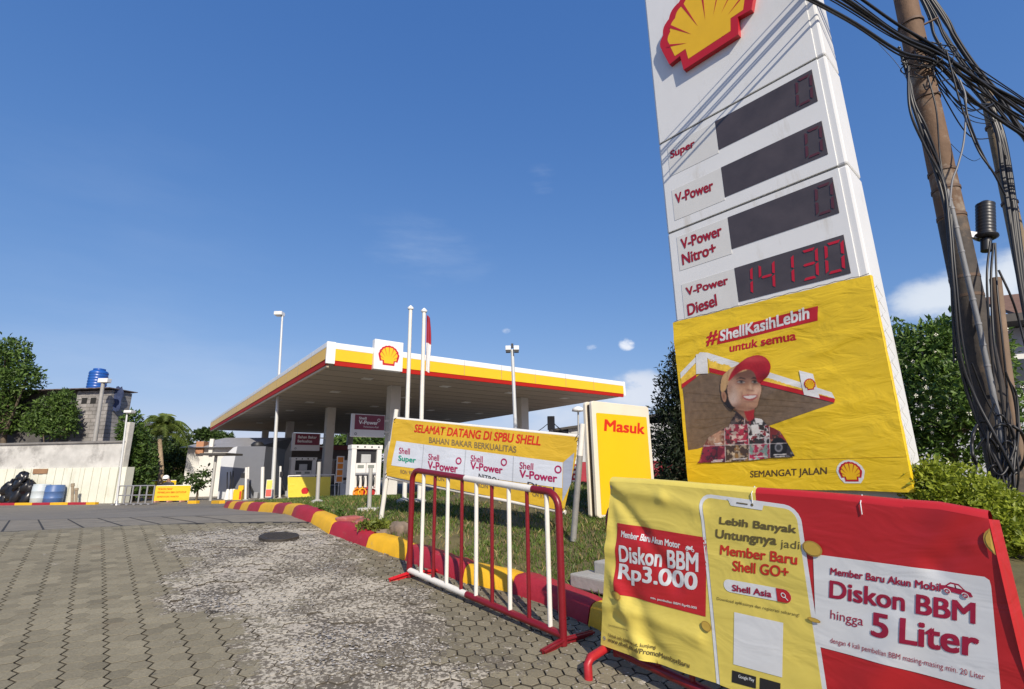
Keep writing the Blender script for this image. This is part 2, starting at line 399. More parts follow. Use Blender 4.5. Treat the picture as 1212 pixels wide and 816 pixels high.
def patch(t, s):
    x, y = ts(t, s)
    w = (fbm(x, y, 1.1, 3)-.5)*1.3
    m = smooth(.55, 1.15, s+w*.8)*(1-smooth(1.9+.35*smooth(3, 6.5, t), 2.5+.5*smooth(3, 6.5, t), s+w*.9))
    m = np.maximum(m, .26*smooth(.8, 1.4, s)*(1-smooth(3.0, 3.4, s)))
    return m*smooth(.6, 1.6, t)*(1-smooth(7.6, 8.4, t))
mort = bpy.data.materials.new('mortar and cement'); mort.use_nodes = True
def ground_mat(m, sand, cement, dark):
    t = m.node_tree; n = t.nodes; l = t.links; p = n['Principled BSDF']; p.inputs['Roughness'].default_value = .9; p.inputs['Specular IOR Level'].default_value = .2
    at = n.new('ShaderNodeAttribute'); at.attribute_name = 'wear'; tn = n.new('ShaderNodeAttribute'); tn.attribute_name = 'tone'
    co = n.new('ShaderNodeTexCoord')
    def noise(sc, det=6, ro=.6):
        z = n.new('ShaderNodeTexNoise'); z.inputs['Scale'].default_value = sc; z.inputs['Detail'].default_value = det; z.inputs['Roughness'].default_value = ro; l.new(co.outputs['Object'], z.inputs['Vector']); return z.outputs['Fac']
    def rng(v, a, b, c, d):
        r = n.new('ShaderNodeMapRange'); l.new(v, r.inputs[0]); r.inputs[1].default_value = a; r.inputs[2].default_value = b; r.inputs[3].default_value = c; r.inputs[4].default_value = d; return r.outputs[0]
    def mix(f, a, b, mode='MIX'):
        x = n.new('ShaderNodeMix'); x.data_type = 'RGBA'; x.blend_type = mode
        if isinstance(f, float): x.inputs[0].default_value = f
        else: l.new(f, x.inputs[0])
        for i, c in ((6, a), (7, b)):
            if isinstance(c, tuple): x.inputs[i].default_value = (*c, 1)
            else: l.new(c, x.inputs[i])
        return x.outputs[2]
    base = mix(noise(2.3), sand, tuple(c*.72 for c in sand))
    base = mix(rng(tn.outputs['Fac'], 0, 1, .74, 1.28), (0, 0, 0), base) if False else mix(1.0, base, rng(tn.outputs['Fac'], 0, 1, .74, 1.26), 'MULTIPLY')
    fine = noise(70, 8, .7)
    base = mix(1.0, base, rng(fine, .3, .7, .78, 1.2), 'MULTIPLY')
    lite = mix(noise(5, 8, .7), cement, tuple(c*.62 for c in cement))
    spk = n.new('ShaderNodeMath'); spk.operation = 'MULTIPLY_ADD'; l.new(noise(1.7, 4, .6), spk.inputs[0]); spk.inputs[1].default_value = .55; l.new(noise(38, 5, .62), spk.inputs[2])
    lite = mix(rng(spk.outputs[0], .735, .81, 0, .95), lite, dark)
    # cement lies where the wear attribute plus noise is high, in hard-edged flakes
    sm = n.new('ShaderNodeMath'); sm.operation = 'ADD'; l.new(at.outputs['Fac'], sm.inputs[0]); l.new(rng(noise(5.5, 12, .78), .28, .72, -.80, .80), sm.inputs[1])
    k = rng(sm.outputs[0], .44, .62, 0, .92)
    br = rng(noise(1.0, 3), .6, .72, 0, .35)
    col = mix(k, base, lite); col = mix(br, col, (.20, .135, .08)); l.new(col, p.inputs['Base Color'])
    b = n.new('ShaderNodeBump'); b.inputs['Strength'].default_value = .55; b.inputs['Distance'].default_value = .008; l.new(noise(60, 8, .7), b.inputs['Height'])
    b2 = n.new('ShaderNodeBump'); b2.inputs['Strength'].default_value = .5; b2.inputs['Distance'].default_value = .006; l.new(k, b2.inputs['Height']); l.new(b.outputs[0], b2.inputs['Normal']); l.new(b2.outputs[0], p.inputs['Normal'])
ground_mat(mort, (.060, .050, .037), (.60, .54, .44), (.11, .095, .075))
def with_wear(o, scale=1.):
    me = o.data; a = me.attributes.new('wear', 'FLOAT', 'POINT'); vals = np.zeros(len(me.vertices)); co = np.array([v.co[:] for v in me.vertices])
    t = co[:, 0]*G2[0]+co[:, 1]*G2[1]; s = co[:, 0]*G2[1]-co[:, 1]*G2[0]
    for i in range(len(vals)): vals[i] = patch(t[i], s[i])*scale
    a.data.foreach_set('value', vals.tolist()); return o
T_A, T_B = .3, 9.4
def before_crest(x, y): return (3.79-6.46+0)*0+((-3.79+6.46)*(y-6.88)-(7.67-6.88)*(x+6.46)) < -.16
mb = strip_grid(list(np.arange(T_A, T_B, .12))+[T_B], list(np.arange(-7, 4.9, .12)), .004, .0022); mb.tone = [.45]*len(mb.f)
drive = kind(with_wear(mb.build('driveway', mort, tones=True)), 'structure')
# hexagonal pavers laid on that bed, each a little out of level; missing where the cement has covered them
hexm = bpy.data.materials.new('hexagon pavers'); hexm.use_nodes = True
ground_mat(hexm, (.258, .228, .158), (.60, .545, .44), (.13, .112, .088))
mb = MB(); HR = .068; dxs, dts = 1.5*HR, math.sqrt(3)*HR; ca = [(math.cos(math.pi/3*i), math.sin(math.pi/3*i)) for i in range(6)]
for i in range(int(-4.6/dxs), int(4.8/dxs)):
    s0 = i*dxs
    for j in range(int(T_A/dts)+1, int(T_B/dts)):
        t0 = (j+.5*(i % 2))*dts; w = float(patch(t0, s0)); hn = float(vnoise(t0, s0, 2.1, 9)); r = random.random()
        if not before_crest(*ts(t0, s0)): continue
        if w > .5 and (w*.9+hn*.6+r*.3) > 1.42: continue
        gap = .0028+.0032*float(smooth(1.2, 2.2, s0))
        jz = .0006+.0012*float(smooth(1.0, 2.6, s0)); zc = .019+random.gauss(0, jz)-.005*w; tx, ty = random.gauss(0, jz*7), random.gauss(0, jz*7)
        sh = .0030*(1 if i % 2 else -1)*(s0 < 1.3); vs = []
        for rad, dz in ((HR-gap, -.02), (HR-gap, -.0022), (HR-gap-.0032, 0)):
            for cxx, cyy in ca:
                a, b = s0+sh+cxx*rad, t0+cyy*rad; p = ts(b, a); vs.append((p[0], p[1], gz(*p)+zc+dz+tx*cxx*HR+ty*cyy*HR))
        tn_ = min(1, max(0, random.gauss(.56-.34*float(smooth(1.7, 2.4, s0))*(1-float(smooth(3.2, 2.2, t0))), .20)))
        mb.add(vs, [tuple(range(12, 18))], 0, False, tn_); mb.add([], [], 0)
        nb_ = len(mb.v)-18
        for k in range(2):
            for q in range(6): mb.f.append((nb_+k*6+q, nb_+k*6+(q+1) % 6, nb_+k*6+6+(q+1) % 6, nb_+k*6+6+q)); mb.m.append(1 if k == 0 else 0); mb.smooth.append(False); mb.tone.append(tn_*.5)
kind(with_wear(mb.build('driveway_pavers', [hexm, M('joint dirt', (.062, .053, .040), .95)], tones=True), .9), 'structure')
# pale chippings left on the worn strip
mb = MB(); n_ = 0
ico = [(0, 0, 1), (.89, 0, .45), (.28, .85, .45), (-.72, .53, .45), (-.72, -.53, .45), (.28, -.85, .45)]
while n_ < 7000:
    t0, s0 = random.uniform(1.6, 8.3), random.uniform(.4, 3.2); k = float(patch(t0, s0))
    edge = max(0, 1-abs(s0-2.75)/.25)*.35
    if random.random() > (k*float(smooth(.35, .7, vnoise(*ts(t0, s0), 1.6, 5)))+edge*.6): continue
    p = ts(t0, s0); r = abs(random.gauss(.003, .004))+.003; c = np.array([p[0], p[1], gz(*p)+.014]); a = random.uniform(0, 6.28)
    vs = [c+np.array([r*(x*math.cos(a)-y*math.sin(a))*random.uniform(.7, 1.3), r*(x*math.sin(a)+y*math.cos(a))*random.uniform(.7, 1.3), r*z*.6]) for x, y, z in ico]
    mb.add(vs, [(0, 1, 2), (0, 2, 3), (0, 3, 4), (0, 4, 5), (0, 5, 1)], 0, False, random.random()); n_ += 1
kind(mb.build('gravel', leafmat('pale chippings', (.10, .09, .08), (.55, .52, .47), 0), tones=True), 'stuff')
# drain channel across the crest, then the smoother forecourt
fore = M('forecourt concrete', (.20, .178, .142), .8, var=.18, vscale=.8, bump=.3, bscale=60, dirt=(.14, .125, .10), dscale=.35, dthr=.55)
kind(strip_grid([8.0, 8.3, 8.6, 9, 10, 11, 14, 18, 22, 26, 30, 60, 90], [-60, -30, -15, -8, -4, 0, 2, 8, 15, 25, 40], -.002).build('forecourt', fore), 'structure')
LA, LB_, LC_, LD = np.array([-6.46, 6.88]), np.array([-3.79, 7.67]), np.array([-10.16, 10.75]), np.array([-5.59, 9.71])
l1 = lambda k: LA+(LB_-LA)*k
l2 = lambda k: LC_+(LD-LC_)*k
def band(f, g_, k0, k1, dz, nk=24, nw=5):
    mb = MB(); vs = []
    for i in range(nk+1):
        k = k0+(k1-k0)*i/nk; a, b = f(k), g_(k)
        for w in range(nw+1): p = a+(b-a)*w/nw; vs.append((p[0], p[1], gz(p[0], p[1])+dz))
    mb.add(vs, [(i*(nw+1)+j, i*(nw+1)+j+1, (i+1)*(nw+1)+j+1, (i+1)*(nw+1)+j) for i in range(nk) for j in range(nw)], 0, True); return mb
kind(band(l1, l2, -3.2, 1.5, .010, 30, 10).build('apron_strip', M('apron pavers', (.23, .20, .15), .85, var=.25, vscale=6, bump=.5, bscale=40, dirt=(.13, .115, .09), dscale=2, dthr=.5)), 'structure')
nrm = lambda v: np.array([-v[1], v[0]])/np.linalg.norm(v)
gapm = M('dark drain gap', (.03, .028, .025), .9)  # one even dark colour for drain lines and paving joints
kind(band(lambda k: l1(k)-nrm(LB_-LA)*.06, lambda k: l1(k)+nrm(LB_-LA)*.035, -3.2, 1.4, .016, 30, 1).build('drain_channel', gapm), 'structure')
kind(band(lambda k: l2(k)-nrm(LD-LC_)*.03, lambda k: l2(k)+nrm(LD-LC_)*.03, -3.2, 1.4, .016, 30, 1).build('drain_channel', gapm), 'structure')
for k0 in np.arange(-1.5, 1.0, .16):
    a, b = l1(k0), l2(k0+.02); d = (b-a)/np.linalg.norm(b-a); kind(band(lambda k: a+(b-a)*k-nrm(b-a)*.012, lambda k: a+(b-a)*k+nrm(b-a)*.012, .02, .98, .013, 8, 1).build('paving_joint', gapm), 'structure')
# road the photographer stands on
kind(strip_grid([-40, -9, -3, .28], [-80, -20, -7, 5, 20, 80], .0).build('road', M('street asphalt', (.06, .06, .058), .85, var=.2, vscale=2, bump=.5, bscale=120)), 'structure')
# manhole cover
P = gpt(330, 636.5, .02); th = thing('manhole_cover', 'round dark iron manhole cover proud of the pale gravel strip', 'manhole cover', (P[0], P[1], gz(*P[:2])))
mb = MB(); tilt = TE
pts = []
for i in range(40):
    a = 2*math.pi*i/40; r = .235*(1+.03*math.sin(3*a)+.02*math.sin(7*a+1)); x, y = P[0]+r*math.cos(a), P[1]+r*math.sin(a); pts.append((x, y, gz(x, y)+.0))
mb.prism(pts, (0, 0, .045))
for i in range(-4, 5):
    for j in range(-4, 5):
        if i*i+j*j < 19:
            x, y = P[0]+i*.042, P[1]+j*.042; mb.box((x, y, gz(x, y)+.046), (.022, .022, .006))
mb.build('cover', M('rusty iron', (.05, .043, .035), .7, .3, var=.3, vscale=12, bump=.4, bscale=50), th, bev=.003)

# kerb
KB = [(264, 600.8), (276, 602.6), (294, 604.9), (310, 606), (325.5, 607.2), (338, 609.6), (347.5, 613.3), (357, 616.5), (366, 620.2), (376, 626), (388, 633.7), (408, 641), (432, 650), (473, 664), (510, 678), (547, 692.5), (600.7, 704), (640, 718), (694, 743)]
kp = [gpt(*p)[:2] for p in KB]; d = kp[-1]-kp[-3]; d /= np.linalg.norm(d); dd = -G2
kp += [kp[-1]+dd*.8, kp[-1]+dd*1.8, kp[-1]+dd*3.2]
kp = [np.array(p) for p in kp]
acc = np.concatenate([[0], np.cumsum([np.linalg.norm(kp[i+1]-kp[i]) for i in range(len(kp)-1)])])
def kpt(s):
    s = np.clip(s, 0, acc[-1]); i = min(np.searchsorted(acc, s, 'right')-1, len(kp)-2); return kp[i]+(kp[i+1]-kp[i])*(s-acc[i])/(acc[i+1]-acc[i])
def knorm(s):
    a, b = kpt(max(0, s-.15)), kpt(min(acc[-1], s+.15)); d = (b-a)/np.linalg.norm(b-a); return np.array([-d[1], d[0]]), d
def arc_of(px, py):
    P = gpt(px, py)[:2]; ss = np.arange(0, acc[-1], .01); return ss[np.argmin([np.linalg.norm(kpt(s)-P) for s in ss])]
bnd = [arc_of(*p) for p in ((366, 620.2), (388, 633.7), (432, 650), (478, 665.5), (546, 692), (606, 705), (694, 743))]
nb = 9; bounds = [bnd[0]*i/nb for i in range(nb)]+bnd+[bnd[-1]+.75, bnd[-1]+1.5, bnd[-1]+2.3, acc[-1]]
prof = [(0, -.05), (.012, .02), (.045, .135), (.075, .168), (.115, .18), (.215, .18), (.245, .165), (.262, .13), (.27, -.05)]
ky = M('kerb yellow paint', (.72, .40, .012), .6, var=.12, vscale=6, bump=.4, bscale=35, dirt=(.36, .28, .16), dscale=9, dthr=.61)
kr = M('kerb red paint', (.34, .016, .03), .6, var=.15, vscale=6, bump=.4, bscale=35, dirt=(.24, .13, .10), dscale=9, dthr=.61)
mb = MB(); yel = len(bounds) % 2
for q in range(len(bounds)-1):
    a, b = bounds[q]+.006, bounds[q+1]-.006; mi = 0 if ((len(bnd)+nb-1-q) % 2 == 0) else 1
    ns = max(3, int((b-a)/.08)); rows = []
    for k in range(ns+1):
        s = a+(b-a)*k/ns; e = min(k, ns-k); sh = 1-.06*(e == 0); P = kpt(s); nn, dd_ = knorm(s)
        nn = nn if nn@np.array([1, 1]) > 0 else -nn
        jit = random.gauss(0, .003)
        rows.append([(P[0]+nn[0]*(u+jit), P[1]+nn[1]*(u+jit), gz(P[0], P[1])+(z*sh if z > 0 else z)+jit) for u, z in prof])
    m = len(prof); vs = [v for r in rows for v in r]
    mb.add(vs, [(i*m+j, i*m+j+1, (i+1)*m+j+1, (i+1)*m+j) for i in range(ns) for j in range(m-1)], mi, True)
    mb.add(rows[0], [tuple(range(m))], mi); mb.add(rows[-1], [tuple(range(m))[::-1]], mi)
kind(mb.build('kerb', [ky, kr]), 'structure')

# lawn behind it
LZ = .13
inner = []
for s in np.arange(0, acc[-1]+.01, .15):
    P = kpt(s); nn, _ = knorm(s); nn = nn if nn@np.array([1, 1]) > 0 else -nn; inner.append(P+nn*.25)
far_pts = [gpt(p[0], p[1], .1)[:2] for p in ((300, 594.5), (380, 590.5), (470, 589), (560, 588.5), (640, 589))]
poly = inner+[np.array([9., 1.2]), np.array([13., 5.]), np.array([9, 15.])]+[np.array(p) for p in far_pts[::-1]]
def lz(x, y): return lawn_z(x, y)+.05*float(fbm(x, y, .9, 21)-.5)
def inside(p, pl):
    x, y = p; c = False; j = len(pl)-1
    for i in range(len(pl)):
        if (pl[i][1] > y) != (pl[j][1] > y) and x < (pl[j][0]-pl[i][0])*(y-pl[i][1])/(pl[j][1]-pl[i][1])+pl[i][0]: c = not c
        j = i
    return c
sheet = [np.array(p) for p in poly]
for k in range(len(inner)):
    P = kpt(k*.15); nn, _ = knorm(k*.15); nn = nn if nn@np.array([1, 1]) > 0 else -nn; sheet[k] = P+nn*.15
mbl = MB(); vid = {}; cs = .11; vl = []
def vv(i, j):
    if (i, j) not in vid:
        vid[(i, j)] = len(vl); x, y = i*cs, j*cs; vl.append((x, y, lz(x, y)))
    return vid[(i, j)]
fl = []
for i in range(int(-9/cs), int(13/cs)):
    for j in range(int(1/cs), int(18/cs)):
        if inside(((i+.5)*cs, (j+.5)*cs), sheet): fl.append((vv(i, j), vv(i+1, j), vv(i+1, j+1), vv(i, j+1)))
mbl.add(vl, fl, 0, True)
lawnm = M('turf soil', (.12, .10, .04), .95, var=.35, vscale=5, bump=.8, bscale=30, dirt=(.17, .11, .06), dscale=1.3, dthr=.64)
kind(mbl.build('lawn', lawnm), 'structure')
mb = MB(); n_ = 0
while n_ < 60000:
    y = 2.5+15*random.random()**1.6; x = random.uniform(-7, 5.5)
    if x < -.75*y-1 or x > .6*y+.5 or not inside((x, y), poly): continue
    c = float(fbm(x, y, 2.2, 31)); bare = float(smooth(.56, .68, fbm(x, y, 1.1, 44)))
    if random.random() < bare*.85: continue
    h = random.uniform(.025, .065)*(.7+.6*c)*(1+.03*y); w = .0035*(1+.16*y); a = random.uniform(0, 6.28); lx, ly = random.gauss(0, .5)*h, random.gauss(0, .5)*h
    z = lz(x, y)-.004; ux, uy = math.cos(a)*w, math.sin(a)*w
    dry = random.random() < .14+.35*bare
    mb.add([(x-ux, y-uy, z), (x+ux, y+uy, z), (x+lx*.45+ux*.7, y+ly*.45+uy*.7, z+h*.6), (x+lx, y+ly, z+h), ], [(0, 1, 2), (0, 2, 3)], 1 if dry else 0, False, min(1, max(0, random.gauss(c, .22)))); n_ += 1
kind(mb.build('grass', [leafmat('grass blades', (.045, .088, .012), (.18, .25, .05), .35), leafmat('dry grass', (.22, .16, .06), (.38, .30, .13), .2)], tones=True), 'stuff')

# ------------------------------------------------------------------ red and white crowd barrier
A0 = gpt(484, 686); A1 = gpt(667, 768); U = A1-A0; BL = np.linalg.norm(U); U /= BL
th = thing('crowd_barrier', 'red and white painted tube barrier standing before the striped kerb', 'barrier', A0)
hb = lambda a, z: A0+U*a+Z3*z
rp = .0285; H1 = 1.055; rad = .11
arc0 = [hb(rad-rad*math.cos(q), H1-rad+rad*math.sin(q)) for q in np.linspace(0, math.pi/2, 6)]
arc1 = [hb(BL-rad+rad*math.sin(q), H1-rad+rad*math.cos(q)) for q in np.linspace(0, math.pi/2, 6)]
MB().tube([hb(0, .02)]+arc0+[hb(BL*.44, H1)], rp, 14).build('frame_tube', REDP, th)
MB().tube([hb(BL*.44, H1), hb(BL*.865, H1)], rp*1.01, 14).build('top_rail', WHTP, th)
MB().tube([hb(BL*.865, H1)]+arc1+[hb(BL, .02)], rp, 14).build('frame_tube', REDP, th)
MB().tube([hb(.0, .085), hb(BL*.455, .085)], rp*.98, 14).build('bottom_rail', WHTP, th)
MB().tube([hb(BL*.455, .085), hb(BL, .085)], rp, 14).build('bottom_rail', REDP, th)
fr = [.075, .185, .285, .395, .50, .61, .72, .84, .93]
bxs = [(122, 110), (166, 0), (216, 0), (270, 0), (325, 0), (384, 0), (449, 0), (518, 0), (593, 0)]
SB = Surf(A0, U, Z3)
for i, (q, _) in enumerate(bxs):
    a = SB.px(460+q/3.138, 540+(380-_*0)/3.138)[0]
    MB().tube([hb(a, .085), hb(a, H1)], .0165 if i % 2 else .0185, 10).build('upright', WHTP if i % 2 == 0 else REDP, th)
V2 = np.array([U[1], -U[0], 0]); V2 /= np.linalg.norm(V2)
for a, w0, w1 in ((.0, .22, .36), (BL, .22, .34)):
    P = hb(a, 0)
    for sgn, w in ((1, w0), (-1, w1)):
        q = P+V2*w*sgn
        MB().bar(P+Z3*.06, np.array([q[0], q[1], gz(q[0], q[1])+.035]), .05, .014).bar(P+Z3*.05, np.array([q[0], q[1], gz(q[0], q[1])+.022]), .012, .05).build('foot', REDP if a else M('bright red paint', (.55, .012, .02), .4, var=.1), th, bev=.003)

# ------------------------------------------------------------------ vinyl banner on the front barrier
P0 = gpt(708, 785); P0 = np.array([P0[0], P0[1], gz(P0[0], P0[1])])
U = np.array([-G2[0], -G2[1], -TE]); U /= np.linalg.norm(U)
FL = 2.12
def fold(a, b):
    e = .007*math.sin(2.1*a+1.1*b+.4)+.002*math.sin(7.3*a-3.2*b)+.0008*math.sin(13*a+9*b+1)
    e += .022*math.exp(-((a-.30+.45*(b-.45))/.055)**2)*float(smooth(.70, .55, b)) - .014*math.exp(-((a-.42+.45*(b-.45))/.07)**2)*float(smooth(.68, .5, b))
    e += .020*math.exp(-((b-.74-.22*(a-.1))/.055)**2)*math.exp(-(a/.5)**2) + .012*math.exp(-((b-.98+.5*a)/.04)**2)*math.exp(-(a/.22)**2)
    e += .012*math.exp(-((a-1.78-.55*(b-.75))/.08)**2)
    e += .015*max(0, (1.06-b))**1.5*math.sin(3*a)
    return e
SF = Surf(P0, U, Z3, None, .021, .0018)
def seg_dist(p, q, a, b):
    d = q-p; l = d@d; k = ((a-p[0])*d[0]+(b-p[1])*d[1])/l; kk = min(1, max(0, k)); return math.hypot(a-p[0]-d[0]*kk, b-p[1]-d[1]*kk), kk
CREASES = []
for (x0, y0), (x1, y1), amp, wd in (((727, 578), (768, 630), -.017, .040), ((768, 630), (806, 690), -.012, .042), ((728, 577), (790, 588), .014, .040), ((790, 588), (833, 602), .010, .042), ((726, 580), (736, 640), -.009, .035), ((722, 715), (760, 722), .012, .038), ((760, 722), (832, 752), .014, .042), ((735, 725), (800, 778), -.010, .040), ((1168, 612), (1110, 668), -.012, .045), ((1110, 668), (1075, 720), -.007, .05), ((1168, 615), (1150, 640), .008, .04)):
    CREASES.append((SF.px(x0, y0), SF.px(x1, y1), amp, wd))
def creased(a, b):
    e = fold(a, b)
    for p, q, amp, wd in CREASES:
        d, k = seg_dist(p, q, a, b)
        if d < .14: e += amp*math.exp(-(d/wd)**2)
    return e
SF.disp = creased
n2 = SF.N
SF.O = SF.O+n2*.05
th = thing('banner_barrier', 'red tube barrier carrying the red and yellow promotion banner', 'barrier', P0)
fb = lambda a, z: P0+U*a+Z3*z
arc0 = [fb(rad-rad*math.cos(q)+.17, 1.04-rad+rad*math.sin(q)) for q in np.linspace(0, math.pi/2, 6)]
arc1 = [fb(FL-.05-rad+rad*math.sin(q), 1.02-rad+rad*math.cos(q)) for q in np.linspace(0, math.pi/2, 6)]
MB().tube([fb(.17, .1)]+arc0+arc1+[fb(FL-.05, .1)], rp, 12).build('frame_tube', REDP, th)
MB().tube([fb(.17, .13), fb(FL-.05, .13)], rp, 12).build('bottom_rail', REDP, th)
for i in range(1, 9): MB().tube([fb(.03+i*(FL-.08)/9, .13), fb(.03+i*(FL-.08)/9, 1.03)], .0165, 8).build('upright', REDP, th)
E0 = gpt(684, 801); FT = E0
for a, q0 in ((.09, None), (FL-.05, None)):
    mid = fb(a, .125)
    dv = (gpt(684, 801)-P0); dv[2] = 0; dl = np.linalg.norm(dv); dv /= dl
    q1 = mid+dv*(dl); q2 = mid-dv*.22
    g1, g2 = gz(*q1[:2]), gz(*q2[:2])
    MB().tube([np.array([q1[0], q1[1], g1]), np.array([q1[0], q1[1], g1+.10]), q1*np.array([1, 1, 0])+Z3*(g1+.125)+-dv*.03, mid, q2*np.array([1, 1, 0])+Z3*(g2+.12), np.array([q2[0]-dv[0]*.02, q2[1]-dv[1]*.02, g2])], .027, 12).build('foot', M('worn red paint', (.40, .016, .022), .4, var=.2, vscale=8, dirt=(.2, .1, .08), dscale=20, dthr=.66, bump=.15), th)
bt = thing('promotion_banner', 'long vinyl banner, yellow and red, offering member discounts, tied over the front barrier', 'banner', P0+Z3*.1)
YEL, RED, INKW = PR('banner yellow', (.72, .58, .115), .34), PR('banner red', (.48, .018, .022), .30), PR('banner white', (.70, .71, .70), .22)
MAR, BRN, RDT = PR('maroon ink', (.34, .012, .045), .2), PR('brown ink', (.13, .10, .035), .2), PR('red ink', (.55, .03, .015), .2)
GOLD = PR('gold coin ink', (.55, .36, .06), .2)
top_px = [(722, 570), (745, 571.5), (770, 573), (800, 575.5), (830, 578.5), (860, 581), (880, 583), (893, 584), (920, 586), (950, 588.5), (990, 592), (1030, 596), (1070, 600), (1110, 603), (1165, 607.5)]
bot_px = [(1196, 850), (1150, 850), (1100, 850), (1040, 838), (965, 814), (900, 801.5), (842, 790.5), (800, 781), (760, 773.5), (712, 764.5)]
TP = [SF.px(*p) for p in top_px]
uR = SF.px(893, 584)[0]; bR = lambda a: .235
ub = lambda x, y: SF.px(x, y)
botA = [(.0, ub(712, 764.5)[1]), (.35, ub(770, 778)[1])]
b0 = ub(712, 764.5)[1]; b1 = ub(842, 806)[1]; u1_ = ub(842, 806)[0]
aL0, aL1 = ub(722, 570)[0], ub(712, 764.5)[0]
aR = ub(1190, 700)[0]
bfun = lambda a: b0+(b1-b0)*min(a/u1_, 1.2)
ytop = [(a, b) for a, b in TP if a < uR-.01]+[(uR, ub(893, 584)[1])]
ybot = [(a, bfun(a)) for a in np.linspace(uR, aL1, 8)]
shape(SF, ytop+ybot, YEL, bt, 'yellow_half', 0, px=False)
rtop = [(uR, ub(893, 584)[1])]+[(a, b) for a, b in TP if a > uR+.01 and a < aR-.02]+[(aR, ub(1190, 617)[1])]
shape(SF, rtop+[(a, bfun(a)) for a in np.linspace(aR, uR, 8)], RED, bt, 'red_half', 0, px=False)
# the end of the sheet wraps round the barrier's end post, the top edge over its rail
mb = MB()
cols = []
for q in np.linspace(0, 1, 7):
    off = U*(.012*math.sin(q*math.pi/2)+.003*math.sin(q*9))-n2*(.13*q)
    top = SF.at(aR, ub(1190, 617)[1])-Z3*.01*q; bot = SF.at(aR, bfun(aR))
    cols.append([top*(1-k)+bot*k+off+n2*.012*math.sin(5*k+3*q) for k in np.linspace(0, 1, 8)])
vs = [p for c in cols for p in c]; mb.add(vs, [(i*8+j, i*8+j+1, (i+1)*8+j+1, (i+1)*8+j) for i in range(6) for j in range(7)], 0, True)
mb.build('wrapped_end', RED, bt)
for nm, mt, pp in (('top_hem', YEL, ytop), ('top_hem', RED, rtop)):
    mb = MB(); k = 6
    vs = []
    for a, b in pp:
        for q in range(k):
            w = q/(k-1)*math.pi; vs.append(SF.at(a, b)-n2*(.045*(1-math.cos(w)))+Z3*.03*math.sin(w)-n2*.002-Z3*.02*(q == k-1))
    mb.add(vs, [(i*k+j, i*k+j+1, (i+1)*k+j+1, (i+1)*k+j) for i in range(len(pp)-1) for j in range(k-1)], 0, True); mb.build(nm, mt, bt)
# phone outline
def pxr(x0, y0, x1, y1): a = SF.px(x0, y0); b = SF.px(x1, y1); return a, b
pa0, pa1 = SF.px(838.5, 700)[0], SF.px(960.5, 700)[0]
ptop = SF.px(900, 593.5)[1]; pb = bfun(pa0)+.004
def phone(o, r): return [(pa1-o, bfun(pa1)), (pa1-o, ptop-r)]+[(pa1-r+(r-o)*math.cos(q), ptop-r+(r-o)*math.sin(q)) for q in np.linspace(.2, math.pi/2, 5)]+[(pa0+r+(r-o)*math.cos(q), ptop-r+(r-o)*math.sin(q)) for q in np.linspace(math.pi/2, math.pi-.1, 5)]+[(pa0+o, bfun(pa0))]
ph = shape(SF, phone(0, .075), INKW, bt, 'phone_outline', 1, px=False)
shape(SF, phone(.020, .075), YEL, ph, 'phone_screen', 2, px=False)
pc = (pa0+pa1)/2
shape(SF, [(pc-.10, ptop-.008), (pc-.085, ptop-.045), (pc+.085, ptop-.045), (pc+.10, ptop-.008)], INKW, ph, 'notch', 3, px=False)
shape(SF, [(pc-.05, ptop-.028), (pc-.05, ptop-.022), (pc+.012, ptop-.022), (pc+.012, ptop-.028)], BRN, ph, 'speaker_slot', 4, px=False)
shape(SF, [(pc+.035+x, ptop-.025+y) for x, y in disc((0, 0), .007)], BRN, ph, 'camera_dot', 4, px=False)
# left red box
bx = shape(SF, [(730.9, 619), (836.4, 636.7), (835.6, 730.1), (729.6, 701.3)], RED, bt, 'red_panel', 1)
write(SF, 'Member Baru Akun Motor', (736.5, 635.5), (806, 649.5), (736.7, 628), INKW, bt, 2, .03)
write(SF, 'Diskon BBM', (734.6, 665), (827, 677.5), (735.2, 645), INKW, bt, 2, .045)
write(SF, 'Rp3.000', (733.6, 690.5), (826, 705.5), (734.4, 666.5), INKW, bt, 2, .05)
write(SF, 'min. pembelian BBM Rp40.000', (772, 709), (825.6, 722), (772, 705.5), INKW, bt, 2, .01)
# small motorbike
mbk = SF.px(817, 649); s_ = .055
bmk = []
ck = lambda pts: [(mbk[0]+x*s_, mbk[1]+y*s_) for x, y in pts]
mo = shape(SF, ck([(-.45, .05), (-.2, .22), (.1, .12), (.3, .3), (.38, .26), (.25, -.1), (-.1, -.18), (-.3, -.1)]), INKW, bt, 'motorbike_picture', 2, px=False)
for q in (-.34, .34): rring(SF, ck([(q, -.16)])[0], .16*s_, .08*s_, INKW, mo, 'wheel_picture', 2, 16)
write(SF, 'Lebih Banyak', (851, 623), (942.5, 634.5), (851.6, 612), BRN, bt, 3, .03)
write(SF, 'Untungnya', (846.5, 640), (919, 649), (847.2, 626.5), BRN, bt, 3, .03)
write(SF, 'jadi', (923.5, 650.5), (946, 653.5), (924, 638.5), BRN, bt, 3, .0)
write(SF, 'Member Baru', (852.2, 656.6), (943.6, 669), (852.8, 645), RDT, bt, 3, .035)
write(SF, 'Shell GO+', (866.8, 676), (933.5, 684.5), (867.2, 663.5), RDT, bt, 3, .035)
q0 = SF.px(857.5, 697.5); q1 = SF.px(936, 703)
hgt = SF.px(896, 692)[1]-SF.px(896, 707)[1]; r_ = hgt/2
